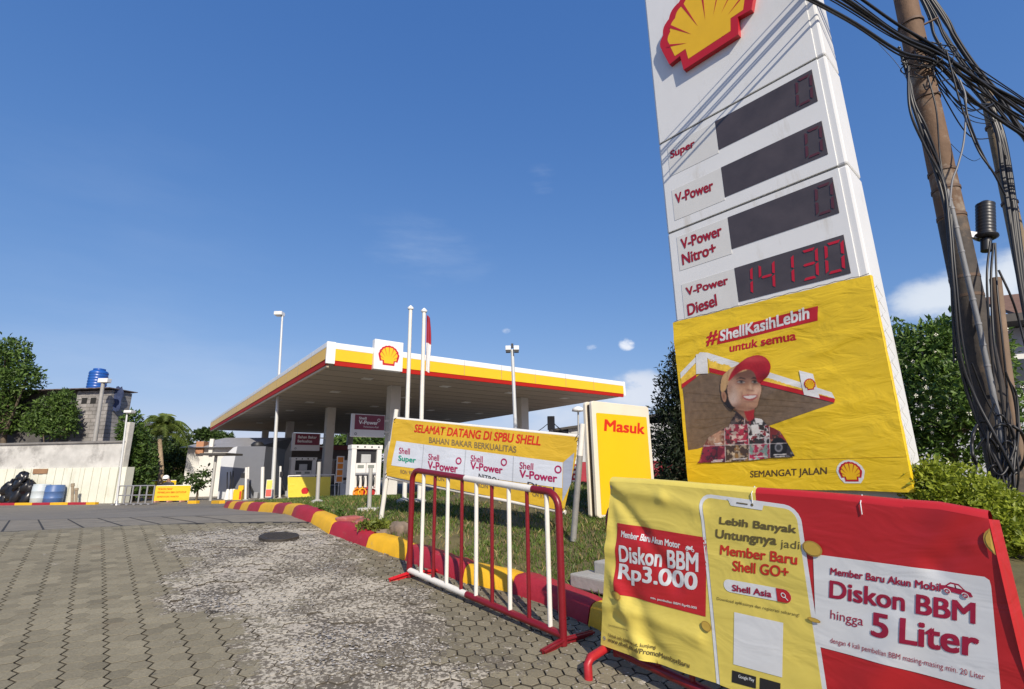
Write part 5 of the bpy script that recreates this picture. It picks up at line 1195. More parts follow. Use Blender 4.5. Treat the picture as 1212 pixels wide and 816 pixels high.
mb = MB(); mb.prism([SWL.at(.0, wz)+SWL.N*.0, SWL.at(.22, wz)-SWL.N*.15, SWL.at(.22, wz)-SWL.N*.6, SWL.at(.0, wz)-SWL.N*.6], Z3*(zlow-wz)); mb.build('return_wall', M('cream sheet', ()), t)
# striped strip of kerb before the wall
mb = MB(); k = w0; i = 0
while k < .02:
    sbox(SWL, k+.01, min(k+.88, .05)-.01, wz-.05, wz+.10, .80, 1.0, mb); n6 = len(mb.f)-len(mb.m); mb.m[-6:] = [i % 2]*6; k += .88; i += 1
kind(mb.build('wall_kerb', [ky, kr], None, bev=.015), 'structure')
# brick house behind the wall
SH = Surf(SWL.at(0, 0)-SWL.N*2.2, WUx, Z3, step=.005); hz = zup-.6
hl, hr_, hm = aa_(SH, -120, 500), aa_(SH, 127.5, 490), aa_(SH, 87, 490); ht = zz(SH, 105, 463); htl = zz(SH, 60, 455)
t = thing('block_house', 'grey concrete block house with rusty flat roof behind the boundary wall', 'house', SH.at((hl+hr_)/2, gz(*SH.at(0, 0)[:2])))
g0 = gz(*SH.at(0, 0)[:2])
sbox(SH, hm, hr_, g0, ht, -1.3, 0).build('wall', brick('block wall', R_(azw-90), (.36, .34, .33), (.27, .26, .25), (.20, .19, .18)), t)
sbox(SH, hl, hm-.003, g0, htl-.2, -1.3, -.35).build('wall', M('dark render', (.10, .095, .09), .9, var=.3, bump=.3), t)
mb = MB()
for q in range(int((hr_+.3-hl+.2)/.25)): sbox(SH, hl-.2+q*.25, hl-.2+q*.25+.23, ht+.06+.012*(q % 2), ht+.10+.012*(q % 2), -1.5, .35, mb)
mb.build('roof', M('rusty roof sheet', (.16, .13, .12), .7, .2, var=.3, dirt=(.2, .09, .05), dthr=.55), t)
for x in (100, 110.5): 
    a, b = SH.px(x, 474.5); v = sbox(SH, a-.16, a+.16, b-.16, b+.16, -.04, .012).build('vent_hole', M('vent dark', (.02, .02, .02), .9), t)
# blue tarpaulin at the corner
a, b = SH.px(133, 462); mb = MB(); vs = []
for i in range(7):
    for j in range(6): vs.append(SH.at(hr_+.02+.26*j/5+.05*math.sin(i*2+j), ht+.22-.22*i+.05*math.sin(j*2.1))+SH.N*(.05*math.sin(3*j+i)-.2-.2*j/5))
mb.add(vs, [(i*6+j, i*6+j+1, (i+1)*6+j+1, (i+1)*6+j) for i in range(6) for j in range(5)], 0, True)
tag(mb.build('tarpaulin', M('blue tarp', (.015, .03, .09), .7, var=.3), None, SH.at(hr_, ht)), 'dark blue tarpaulin hanging at the corner of the block house roof', 'tarpaulin')
# water tank
SK = Surf(SH.at(0, 0)-SH.N*.9, WUx, Z3); tb0, tt0 = zz(SK, 115.5, 460.5), zz(SK, 115.5, 437); ta0, ta1 = aa_(SK, 104.3, 450), aa_(SK, 127, 450); tr = (ta1-ta0)/2*.76; tz = ht+.13
c = SK.at((ta0+ta1)/2, 0); c = np.array([c[0], c[1], tz]); hh = tt0-tz
t = thing('water_tank', 'bright blue ribbed plastic water tank on the block house roof', 'water tank', c)
pr_ = [(tr*.97, 0)]
for q in range(7):
    z = hh*.84*(q+.5)/7; pr_ += [(tr*.96, z-hh*.05), (tr*1.0, z-hh*.02), (tr*1.0, z+hh*.02), (tr*.96, z+hh*.05)]
pr_ += [(tr*.93, hh*.86), (tr*.62, hh*.93), (tr*.60, hh*.94)]
MB().lathe(c, pr_, 26).build('barrel', M('tank blue', (.015, .09, .36), .35, var=.08), t); MB().lathe(c+Z3*hh*.94, [(tr*.64, 0), (tr*.64, hh*.05), (tr*.3, hh*.075)], 20).build('lid', M('tank blue', ()), t)
lamp('street_lamp', 'grey pole with a flat white lamp head leaning across the block house', (101.8, 594.5), (122.3, 452), .11, .085, [(.06, .05, .50, .22, .3)], (.30, .5), M('pole grey', (.34, .33, .31), .7, .1, var=.15))
# drums, bags, cones at the foot of the wall
def drum(x0, x1, ytop, ybot, m, lbl):
    S = Surf(SWL.O+SWL.N*.42, WUx, Z3); P = S.at(aa_(S, (x0+x1)/2, ybot), 0); P[2] = gz(P[0], P[1])+.0; r = (aa_(S, x1, ybot)-aa_(S, x0, ybot))/2; h = zz(S, x0, ytop)-P[2]
    t = thing('plastic_drum', lbl, 'drum', P, 'drums beside the boundary wall')
    MB().lathe(P, [(r*.9, 0), (r, .04), (r, h*.3), (r*1.03, h*.32), (r, h*.34), (r, h*.64), (r*1.03, h*.66), (r, h*.68), (r*.98, h*.9), (r*.9, h*.97)], 20).build('barrel', m, t); MB().lathe(P+Z3*h*.95, [(r*.94, 0), (r*.94, h*.05), (r*.6, h*.06)], 20).build('lid', m, t)
drum(38, 53.5, 573.5, 595.8, M('drum pale blue', (.48, .54, .56), .5, var=.06), 'pale grey blue plastic drum next to the black bags')
drum(53.6, 70.5, 574.5, 595.8, M('drum blue', (.07, .14, .32), .45, var=.1), 'dark blue plastic drum between the pale drum and the wooden posts')
P = gpt(22, 596); t = thing('rubbish_bags', 'heap of shiny black rubbish bags against the wall', 'rubbish bags', P)
for i, (x, y, rx, rz) in enumerate(((8, 592, .42, .45), (20, 586, .5, .75), (31, 590, .38, .55), (24, 572, .40, .45), (33, 576, .34, .40), (14, 578, .42, .5), (27, 564, .3, .32))):
    S = Surf(SWL.O+SWL.N*.5, WUx, Z3); c = S.at(*S.px(x, y+2)); rx *= .82; rz *= .82; mb = MB(); vs = []; nu, nv = 16, 10
    for a in range(nv+1):
        th_ = math.pi*a/nv
        for b in range(nu):
            p_ = 2*math.pi*b/nu; rr = 1+.20*math.sin(3*p_+i+2*th_)+.16*math.sin(5*p_+3*i+3*th_)*math.sin(th_)+.10*math.sin(9*th_+p_*4+i); vs.append(c+np.array([rx*rr*math.sin(th_)*math.cos(p_), rx*.8*rr*math.sin(th_)*math.sin(p_), rz*rr*math.cos(th_)]))
    mb.add(vs, [(a*nu+b, a*nu+(b+1) % nu, (a+1)*nu+(b+1) % nu, (a+1)*nu+b) for a in range(nv) for b in range(nu)], 0, True); mb.build('bag', M('black plastic bag', (.012, .012, .014), .28, var=.2), t)
for x, yt in ((85.5, 572.5), (90, 578)):
    S = Surf(SWL.O+SWL.N*.4, WUx, Z3); P = S.at(aa_(S, x, 596), 0); P[2] = gz(P[0], P[1]); T = S.at(*S.px(x+.6, yt)); t = thing('wooden_post', 'weathered short wooden post, taller one by the lamp pole' if x < 88 else 'weathered short wooden post, shorter one by the lamp pole', 'post', P)
    MB().tube([P, P+(T-P)*.85], .055, 8).build('post', M('old wood', (.30, .24, .17), .9, var=.3), t); MB().tube([P+(T-P)*.85, T], .075, 8).build('cap', M('old wood', ()), t)
S2 = Surf(SWL.at(0, 0)+SWL.N*.03, WUx, Z3); a0, b0 = S2.px(39, 561); a1, b1 = S2.px(57, 555)
tag(sbox(S2, a0, a1, b0, b1, .0, .03).build('wooden_board', M('brown board', (.30, .17, .09), .8, var=.2), None, S2.at(a0, b0)), 'small brown board fixed on the cream fence above the drums', 'board')

# trees on the left
def T3(x, y, Y): return atY(x, y, Y)
YW = Pa[1]
def blob(x, y, Y, rx, rz, ry=None):
    p = atY(x, y, Y); s = Y/611.; return (p[0], p[1], p[2], rx*s, (ry or rx)*s, rz*s)
def blob2(x, y, Y, rx, rz): return blob(x, y, Y, rx*.80, rz*.82)
B = atY(10, 520, YW+2); tree('broadleaf_tree', 'tall dense dark tree at the corner beside the block house', (B[0]-.5, B[1]+.6, .45), 3.2, [blob2(4, 425, YW+2, 30, 30), blob2(25, 450, YW+2, 26, 22), blob2(-8, 470, YW+2, 32, 34), blob2(18, 415, YW+2.3, 17, 18), blob2(34, 445, YW+1.6, 14, 16), blob2(8, 490, YW+2.3, 28, 26), blob2(-20, 440, YW+3, 30, 40)], 7500, .22, G_MID, .16, seed=3)
B = atY(62, 520, YW+1.2); tree('shrub', 'bushy dark green shrub leaning over the wall before the block house', (B[0], B[1], .45), 1.6, [blob2(62, 487, YW+1.2, 20, 24), blob2(76, 478, YW+1.0, 13, 20), blob2(70, 505, YW+1.0, 20, 15), blob2(48, 500, YW+1.3, 18, 18), blob2(84, 492, YW+1.1, 8, 14)], 5200, .17, G_MID, .07, 'shrub', seed=4)
YT = 31.
def ground_at(x, Y): p = atY(x, 590, Y); return (p[0], p[1], gz(p[0], p[1]))
tree('broadleaf_tree', 'leafy tree between the lamp and the palm', ground_at(156, 25.5), 1.4, [blob(154, 507, 25.5, 10, 20), blob(158, 530, 25.5, 15, 20), blob(152, 560, 25.5, 14, 18), blob(166, 556, 25.5, 15, 24), blob(163, 522, 25.5, 9, 16), blob(160, 575, 25.5, 16, 14)], 5600, .2, G_MID, .12, seed=5)
tree('shrub', 'wide dark bush behind the guard and under the palm', ground_at(205, YT), .8, [blob(180, 562, YT, 18, 20), blob(205, 556, YT, 20, 26), blob(222, 562, YT, 12, 20), blob(195, 535, YT+1, 22, 18), blob(212, 530, YT+1, 16, 20), blob(172, 545, YT+1, 14, 16)], 8000, .22, G_DARK, .08, 'shrub', seed=6)
# palm
Bp = np.array(ground_at(188, YT-3)); Tp = atY(189, 520, YT-3); t = thing('palm_tree', 'palm with drooping feathery fronds above the dark bush', 'palm', Bp)
MB().tube([Bp, (Bp+Tp)/2+np.array([.12, 0, 0]), Tp], [.16, .12, .10], 10).build('trunk', M('palm trunk', (.36, .27, .18), .9, var=.3, vscale=10, bump=.5), t)
rr = np.random.default_rng(8)
for k in range(30):
    mb = MB(); az = rr.uniform(0, 6.28); L0 = rr.uniform(1.5, 2.4); e = rr.uniform(.2, 1.45); c0 = Tp+np.array([.1, 0, .2+.3*(k % 3)]); pts = []
    for s in np.linspace(0, 1, 14):
        h = L0*s*math.cos(e)*(1-.18*s); z = L0*s*math.sin(e)-1.5*s*s*L0*.55; pts.append(c0+np.array([h*math.cos(az), h*math.sin(az), z]))
    mb.tube(pts, list(np.linspace(.025, .006, 14)), 5); mb.tone = [.5]*len(mb.f)
    for i in range(2, 14):
        d = pts[i]-pts[i-1]; d /= np.linalg.norm(d); sd_ = np.cross(d, Z3); sd_ /= np.linalg.norm(sd_)+1e-9
        for m in range(2):
            p = pts[i-1]+(pts[i]-pts[i-1])*m/2; ln = .48*math.sin(math.pi*(i/15+.03))**.7
            for sg in (-1, 1):
                q = p+sd_*sg*ln+d*ln*.5-Z3*ln*rr.uniform(.35, .7); wv = d*.025; mb.add([p-wv, p+wv, (p+q)/2+wv*1.2+Z3*.04, q], [(0, 1, 2), (0, 2, 3)], 0, False, float(np.clip(rr.normal(.55, .2), 0, 1)))
    mb.build('frond', leafmat('palm fronds', (.05, .09, .016), (.22, .28, .06), .35), t, tones=True)
tree('sapling', 'thin sparse sapling before the white building', ground_at(232, 25.5), .5, [blob(228, 562, 25.5, 10, 8), blob(240, 568, 25.5, 10, 7), blob(244, 557, 25.5, 7, 6), blob(233, 574, 25.5, 7, 6)], 420, .2, G_DARK, .05, seed=7, inner=.2)
tree('broadleaf_tree', 'distant round tree top above the white building roof', ground_at(248, 62), 4, [blob(246, 514, 62, 9, 5), blob(238, 515, 62, 7, 4), blob(254, 517, 62, 7, 4), blob(264, 519, 60, 9, 4)], 1800, .5, G_DARK, .2, seed=9)
# buildings there
def building(name, lbl, S, px, depth, parts):
    x0, y0, x1, y1 = px; a0, a1 = aa_(S, x0, y1), aa_(S, x1, y1); g = gz(*S.at((a0+a1)/2, 0)[:2]); z1 = zz(S, (x0+x1)/2, y0)
    t = thing(name, lbl, 'building', S.at((a0+a1)/2, g)-S.N*depth/2); return t, a0, a1, g-.05, z1
S_ = Surf(np.array([*ground_at(230, 30.)[:2], 0]), azd(80), Z3, step=.01)
t, a0, a1, g, z1 = building('white_building', 'low white building with grey pitched sheet roof beside the palm', S_, (214, 530, 292, 590), 6, 0)
sbox(S_, a0, a1, g, z1, -6, 0).build('wall', M('white plaster', (.70, .69, .65), .8, var=.12, vscale=1, dirt=(.5, .48, .43), dthr=.58), t)
zr = zz(S_, 255, 514.5); mb = MB(); mb.prism([S_.at(a0-.3, z1)+S_.N*.4, S_.at(a0-.3, z1)-S_.N*6.4, S_.at(a0+.9, zr)-S_.N*3], S_.U*(a1-a0+.6)); mb.build('roof', M('grey roof sheet', (.30, .30, .31), .6, .1, var=.12), t)
sbox(S_, a0+.5, a0+.9, z1-.35, z1+.35, -.5, .2).build('chimney', M('terracotta', (.45, .22, .12), .8), t)
p0, p1 = S_.px(251.5, 527); sbox(S_, p0-.1, p0+.1, z1-.4, p1+.35, .0, .2).build('vent_pipe', M('white plaster', ()), t)
S_ = Surf(np.array([*ground_at(158, 36.)[:2], 0]), azd(85), Z3, step=.01)
t, a0, a1, g, z1 = building('dark_roofed_house', 'dark roofed house half hidden by the leafy tree and palm', S_, (116, 520, 174, 590), 6, 0)
sbox(S_, a0, a1, g, z1, -6, 0).build('wall', M('ochre plaster', (.34, .25, .13), .85, var=.15), t)
zr = zz(S_, 160, 497); mb = MB(); mb.prism([S_.at(a0-.5, z1)+S_.N*.6, S_.at(a1+.5, z1)+S_.N*.6, S_.at(a1-.4, zr)-S_.N*2.5, S_.at(a0+.4, zr)-S_.N*2.5], -S_.N*1.0+Z3*.05); mb.build('roof', M('dark roof', (.07, .065, .06), .8, var=.2), t)
# awning on a post
Pw = gpt(249, 593); t = thing('awning', 'dark flat awning on a grey post left of the grey kiosk', 'awning', Pw)
S_ = Surf(np.array([Pw[0], Pw[1], 0]), azd(90), Z3); p = S_.at(*S_.px(252, 538)); MB().tube([Pw, np.array([Pw[0], Pw[1], p[2]])], .07, 8).build('post', GP, t); MB().box(np.array([Pw[0]+.1, Pw[1]+.3, p[2]]), (1.25, 1.6, .10)).build('roof', M('dark roof', ()), t, bev=.02)
# grey kiosk
Pk = gpt(279, 590.3); S_ = Surf(np.array([Pk[0], Pk[1], 0]), azd(82), Z3, step=.01); t = thing('grey_kiosk', 'grey kiosk with a slanted pale end wall at the edge of the canopy', 'kiosk', Pk)
q = [S_.px(*p) for p in ((268, 592), (308, 592), (308, 528.5), (281, 528.5))]; zg = gz(*Pk[:2])-.05
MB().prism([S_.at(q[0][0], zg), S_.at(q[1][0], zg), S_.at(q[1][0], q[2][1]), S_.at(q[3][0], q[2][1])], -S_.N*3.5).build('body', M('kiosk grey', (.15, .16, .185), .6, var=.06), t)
w = [S_.px(*p) for p in ((257, 592), (268, 592), (281, 528.5), (276, 530), (262, 543))]; MB().prism([S_.at(a, max(b, zg)) for a, b in w], -S_.N*.2).build('end_wall', M('kiosk white', (.55, .57, .60), .6, var=.05), t)
MB().lathe(S_.at(S_.px(297, 527)[0], q[2][1])-S_.N*1, [(.3, 0), (.34, .15), (.2, .3)], 12).build('roof_fan', DK, t)
# shop under the back of the canopy
SP_ = Surf(cpos(0, 31.5), CB_, Z3, step=.01); g = gz(*cpos(6, 31)[:2])-.05; t = thing('station_shop', 'dark fronted station shop deep under the canopy', 'shop', cpos(7, 33, g)); tp = zz(SP_, 420, 527)
a0, a1 = -1.0, 15.; MB().prism([SP_.at(a0, g), SP_.at(a1, g), SP_.at(a1, g)-SP_.N*3, SP_.at(a0, g)-SP_.N*3], Z3*(tp-g)).build('wall', M('shop wall', (.16, .13, .11), .8, var=.1), t)
for k in range(5):
    f = MB().prism([SP_.at(.2+2.9*k, g+.1)+SP_.N*.0, SP_.at(2.6+2.9*k, g+.1), SP_.at(2.6+2.9*k, g+.1)+SP_.N*.06, SP_.at(.2+2.9*k, g+.1)+SP_.N*.06], Z3*2.5).build('window', M('window frame', (.35, .35, .34), .5), t)
    MB().prism([SP_.at(.3+2.9*k, g+.25)+SP_.N*.062, SP_.at(2.5+2.9*k, g+.25)+SP_.N*.062, SP_.at(2.5+2.9*k, g+.25)+SP_.N*.07, SP_.at(.3+2.9*k, g+.25)+SP_.N*.07], Z3*2.2).build('pane', M('dark glass', (.02, .025, .03), .08, spec=.8), f)
MB().prism([SP_.at(a0, tp-.5)+SP_.N*.1, SP_.at(a1, tp-.5)+SP_.N*.1, SP_.at(a1, tp-.5)+SP_.N*.2, SP_.at(a0, tp-.5)+SP_.N*.2], Z3*.4).build('sign_band', M('shop band', (.25, .05, .04), .5), t)
tree('broadleaf_tree', 'green tree behind the shop, seen between the canopy columns', ground_at(430, 62), 3, [blob(415, 523, 62, 18, 8), blob(438, 524, 62, 20, 8), blob(398, 526, 62, 12, 6), blob(452, 528, 62, 12, 7)], 3000, .5, G_MID, .25, seed=10)

# fence, yellow barriers and the guard
t0 = gpt(137.5, 598); t1 = gpt(180, 597.5); t = thing('metal_fence', 'low dark metal rail fence between the cream wall and the yellow banners', 'fence', t0); ln = t1-t0; hgt = atY(139, 575.5, t0[1])[2]-t0[2]
for k in range(6): P = t0+ln*k/5; P = np.array([P[0], P[1], gz(P[0], P[1])]); MB().tube([P, P+Z3*hgt], .035, 6).build('post', M('fence steel', (.30, .30, .31), .5, .4), t); MB().box(P+Z3*.03, (.1, .5, .05)).build('foot', M('fence steel', ()), t)
for z in (.04, hgt*.5, hgt): MB().tube([np.array([*(t0+ln*k)[:2], gz(*(t0+ln*k)[:2])+z]) for k in (0, .5, 1)], .028 if z > .1 else .02, 6).build('rail', M('fence steel', ()), t)
def ybarrier(px, foot, lbl, blbl, lines, az=88):
    S_, P = facing((px[0]+px[2])/2, foot, az); t = thing('barrier_stand', lbl, 'barrier', P); a0, b1 = S_.px(px[0], px[1]); a1, b0 = S_.px(px[2], px[3]); g = gz(*P[:2])
    MB().tube([S_.at(a0+.06, g)-S_.N*.05, S_.at(a0+.06, b1)-S_.N*.05, S_.at(a1-.06, b1)-S_.N*.05, S_.at(a1-.06, g)-S_.N*.05], .03, 8).build('frame_tube', DW, t)
    for q in (.15, .5, .85): MB().bar(S_.at(a0+(a1-a0)*q, g+.04)-S_.N*.35, S_.at(a0+(a1-a0)*q, g+.04)+S_.N*.25, .08, .06).build('foot', M('pink foot paint', (.5, .25, .22), .6), t)
    b = thing('yellow_banner', blbl, 'banner', S_.at((a0+a1)/2, b0)); shape(S_, [(a0, b0), (a1, b0), (a1, b1), (a0, b1)], PR('sunny yellow', (.74, .52, .03), .4), b, 'banner_sheet', 0, px=False)
    for txt, u0, u1, v0, v1 in lines: write(S_, txt, (a0+(a1-a0)*u0, b0+(b1-b0)*v0), (a0+(a1-a0)*u1, b0+(b1-b0)*v0), (a0+(a1-a0)*u0, b0+(b1-b0)*v1), PR('orange ink', (.62, .14, .01), .1), b, 1, .03, px=False)
ybarrier((183.5, 575.5, 223.5, 592.5), 594.5, 'pipe barrier stand carrying the front yellow notice banner by the guard', 'yellow notice banner with orange lines of words, in front of the guard', [('MOHON MAAF', .10, .5, .72, .86), ('PEMBELIAN BBM DITUTUP', .10, .9, .50, .62), ('SEMENTARA WAKTU', .10, .7, .22, .32)])
ybarrier((172, 569.5, 206, 588.5), 590.6, 'pipe barrier stand carrying the rear yellow banner beside the guard', 'plain yellow banner behind the notice banner, at the guard\'s back', [])
# guard, seated
Pg = np.array(ground_at(196.2, 25.5)); Hd = atY(196.3, 566.5, 25.5)
person = thing('person', 'person in a white helmet and dark jacket sitting behind the yellow notice banner', 'person', Pg)
zs = Hd[2]; hip = np.array([Pg[0], Pg[1]+.1, Pg[2]+.52]); J = {}
def V(dx, dy, z): return (Pg[0]+dx, Pg[1]+dy, z)
sh = zs-.26
vs = [tuple(hip), V(0, .08, (hip[2]+sh)/2), V(0, .05, sh), V(0, .03, sh+.11), V(0, .0, zs), V(-.20, .05, sh), V(-.33, -.05, sh-.24), V(-.14, -.25, sh-.30), V(.20, .05, sh), V(.33, -.05, sh-.24), V(.14, -.25, sh-.30), V(-.12, .06, hip[2]), V(-.16, -.36, hip[2]+.02), V(-.16, -.38, Pg[2]+.08), V(-.16, -.52, Pg[2]+.05), V(.12, .06, hip[2]), V(.16, -.36, hip[2]+.02), V(.16, -.38, Pg[2]+.08), V(.16, -.52, Pg[2]+.05)]
ed = [(0, 1), (1, 2), (2, 3), (3, 4), (2, 5), (5, 6), (6, 7), (2, 8), (8, 9), (9, 10), (0, 11), (11, 12), (12, 13), (13, 14), (0, 15), (15, 16), (16, 17), (17, 18)]
rads = [.15, .15, .15, .06, .10, .075, .055, .04, .075, .055, .04, .10, .08, .05, .04, .10, .08, .05, .04]
me = bpy.data.meshes.new('body'); me.from_pydata([tuple(np.array(v)-Pg) for v in vs], ed, []); bo = bpy.data.objects.new('body', me); COL.objects.link(bo)
sm_ = bo.modifiers.new('skin', 'SKIN'); bo.modifiers.new('sub', 'SUBSURF').levels = 1
for i, r in enumerate(rads): me.skin_vertices[0].data[i].radius = (r, r)
me.skin_vertices[0].data[0].use_root = True
dg = bpy.context.evaluated_depsgraph_get(); m2 = bpy.data.meshes.new_from_object(bo.evaluated_get(dg)); bpy.data.objects.remove(bo)
m2.materials.clear(); m2.materials.append(M('dark jacket', (.03, .03, .04), .8)); m2.materials.append(M('guard skin', (.22, .12, .08), .6))
for p in m2.polygons:
    c = p.center; p.material_index = 1 if (c.z > sh+.08-Pg[2] or (c.y < -.2 and c.z > .55 and abs(c.x) < .22)) else 0; p.use_smooth = True
bo = bpy.data.objects.new('body', m2); COL.objects.link(bo); bo.parent = person
MB().lathe(Hd+Z3*-.02, [(.145, 0), (.15, .05), (.13, .12), (.08, .17), (.01, .185)], 16).build('helmet', M('helmet white', (.82, .82, .80), .3), person)
t = thing('stool', 'plain stool under the seated guard', 'stool', Pg); MB().lathe(Pg+Z3*.36, [(.17, 0), (.18, .03), (.17, .05)], 16).build('seat', M('stool red', (.4, .03, .03), .5), t)
for a, b in ((-.11, -.11), (.11, -.11), (.11, .11), (-.11, .11)): MB().tube([Pg+np.array([a*1.2, b*1.2, 0]), Pg+np.array([a, b, .37])], .018, 6).build('leg', STEEL, t)

# clutter at the forecourt entrance
S_, P = facing(277, 592, 80); t, _ = boxthing('yellow_stand', 'yellow plastic floor stand with red strip beside the striped kerb end', 'sign', S_, (275, 575, 287, 592), .35, [('body', M('bright yellow plastic', (.8, .48, .01), .4), 0, .85, 0, .72, 0), ('body', M('bright yellow plastic', ()), .42, .92, .70, 1, -.05), ('red_strip', M('red strip', (.55, .05, .02), .5), .62, .82, .05, .6, .012)])
S_, P = facing(317, 592, 80); t, _ = boxthing('poster_stand', 'narrow upright poster stand, yellow above and red below, by the street lamp', 'sign', S_, (313.5, 568, 321, 589), .05, [('frame', DW, 0, 1, 0, 1, 0), ('yellow_print', M('poster yellow', (.75, .62, .12), .5), .06, .94, .47, .97, .006), ('red_print', M('poster red', (.62, .12, .09), .5), .06, .94, .05, .45, .006)])
for i, (x, yb, yt, lbl) in enumerate(((290.5, 592, 553.5, 'taller white post with dark box near the yellow stand'), (293, 591, 553, 'white post leaning close to the boxed white post'), (310, 590.5, 553, 'white post right of the kiosk front'), (331, 590, 552, 'white stepped post between the dispensers'))):
    P = gpt(x, yb); T = atY(x+1, yt, P[1]); t = thing('white_post', lbl, 'post', P, 'white posts at the forecourt entrance'); MB().tube([P, T], .055 if i != 2 else .09, 8).build('pole', DW, t)
    if i in (0, 3): MB().box(P+(T-P)*.75+np.array([-.12 if i == 0 else .1, -.05, 0]), (.16, .12, .24)).build('box', DK, t, bev=.01)
    MB().lathe(P-Z3*.01, [(.13, 0), (.12, .04), (.06, .06)], 10).build('base', GREYC, t)
for i, (x, yt) in enumerate(((268.5, 559), (272.5, 558.5), (275.5, 557.8))):
    P = gpt(x, 591.5-.2*i); T = atY(x+.6, yt, P[1]); t = thing('banner_rod', 'thin black rod in a white foot before the grey kiosk', 'rod', P, 'black rods in white feet'); MB().tube([P, T], .022, 6).build('rod', DK, t); MB().lathe(P, [(.16, 0), (.14, .1), (.08, .45), (.05, .5)], 12).build('foot', DW, t)
t0 = gpt(300, 590); t1 = gpt(296, 571)
for (x0, y0, x1, y1, lbl) in ((303, 590, 293.5, 571, 'black boom arm leaning by the boxed white post'), (340, 588, 331.5, 566, 'black boom arm leaning by the stepped white post')):
    P = gpt(x0, y0); T = atY(x1, y1, P[1]); t = thing('boom_arm', lbl, 'boom', P); MB().bar(P, T, .06, .09).build('arm', DK, t); MB().box(P+Z3*.15, (.2, .2, .3)).build('base', DG, t, bev=.02)
for x in (228, 257): 
    P0_ = gpt(x-4, 596.2); P1_ = gpt(x+6, 596.2); mb = MB().bar(P0_+Z3*.05, P1_+Z3*.05, .22, .14); tag(mb.build('kerb_stone', ky, None, P0_, bev=.02), 'short yellow kerb stone, left one by the sapling' if x == 228 else 'short yellow kerb stone, right one by the awning post', 'kerb stone')

# ------------------------------------------------------------------ utility poles and their cables
YP = 6.2
up = atY(1194, 590, YP); ut = atY(1075, 15, YP); ux, uy = up[0], up[1]; ug = lawn_z(ux, uy)
up = np.array([ux, uy, ug-.1]); uk = (ut-np.array([ux, uy, up[2]])); utop = up+uk*1.25
rust = M('rusty pole steel', (.165, .10, .06), .8, .15, var=.35, vscale=5, vmap=(1, 1, .4), bump=.4, bscale=25, dirt=(.40, .36, .30), dscale=2.0, dthr=.53)
tarm = M('tarred pole foot', (.055, .045, .038), .75, var=.4, vscale=5, bump=.5, bscale=20, dirt=(.22, .15, .09), dscale=2.5, dthr=.55)
th = thing('utility_pole', 'thick rusty utility pole wrapped in tangled black cables', 'utility pole', up)
def onp(y): # point of the pole axis at picture row y (the pole stands plumb in the photo)
    z0, z1 = 0., 1.
    for _ in range(40):
        m = (z0+z1)/2; d = up+uk*m-CO; row = CY-FPX*(d@CU)/(d@CF)
        if row > y: z0 = m
        else: z1 = m
    return up+uk*z0
MB().tube([up, onp(400), onp(262)], [.165, .16, .158], 18).build('lower_shaft', tarm, th)
MB().tube([onp(262), onp(130), onp(15), utop], [.154, .148, .142, .135], 18).build('shaft', rust, th)
for y in (30, 66, 118, 205, 226, 258, 330, 352): 
    c = onp(y); dz_ = uk/np.linalg.norm(uk)*.02; MB().tube([c-dz_, c+dz_], .163, 18).build('band', M('rusty band', (.13, .085, .06), .7, .3, var=.3), th)
c = onp(36); MB().tube([c, c+np.array([.34, -.1, .12])], .016, 6).build('step_bolt', M('rusty band', ()), th)
# joint closure on its bracket
c = atY(1167, 279, YP-.12); tpp = atY(1166, 239, YP-.12); ax = tpp-c; h = np.linalg.norm(ax)
t = thing('cable_closure', 'black ribbed cable joint canister strapped to the thick utility pole', 'cable closure', c)
pts, rs = [], []
for k in range(33):
    pts.append(c+ax*k/32); rs.append(.098+(.005 if k % 3 else -.002) if k < 30 else .098-.018*(k-29))
MB().tube(pts, rs, 20).build('canister', M('black canister', (.018, .018, .02), .4), t)
MB().tube([c-ax*.10, c-ax*.04, c+ax*.0], [.09, .130, .126], 20).build('flange', M('black canister', ()), t)
MB().tube([c-ax*.45, c-ax*.1], .06, 10).build('cable_inlet', M('black canister', ()), t)
MB().bar(onp(275), c-ax*.05, .05, .08).build('bracket', STEEL, t)
# conduits strapped to it
t = thing('conduit', 'grey ringed conduit pipe strapped down the front of the thick pole', 'conduit', atY(1160, 395, YP-.2))
pp = [atY(1120, 225, YP-.2), atY(1127, 250, YP-.2), atY(1143, 320, YP-.2), atY(1159.5, 390, YP-.2), atY(1172, 450, YP-.2), atY(1186, 520, YP-.2), np.array([*atY(1203, 600, YP-.2)[:2], ug])]
MB().tube(pp, .030, 10).build('pipe', M('grey conduit', (.20, .205, .215), .6, var=.25), t)
for k in np.linspace(.08, .62, 9):
    i = k*6; j = int(i); q = pp[j]+(pp[j+1]-pp[j])*(i-j); d = (pp[j+1]-pp[j]); d /= np.linalg.norm(d); MB().tube([q-d*.012, q+d*.012], .035, 10).build('strap', M('conduit strap', (.25, .25, .26), .5), t)
t = thing('conduit', 'brown iron pipe beside the tarred foot of the thick pole', 'conduit', atY(1203, 560, YP+.1))
MB().tube([atY(1178, 330, YP+.05), atY(1188, 420, YP+.05), atY(1199, 500, YP+.05), np.array([*atY(1209, 580, YP+.05)[:2], ug])], .062, 10).build('pipe', M('brown iron', (.23, .16, .11), .8, .2, var=.3), t)
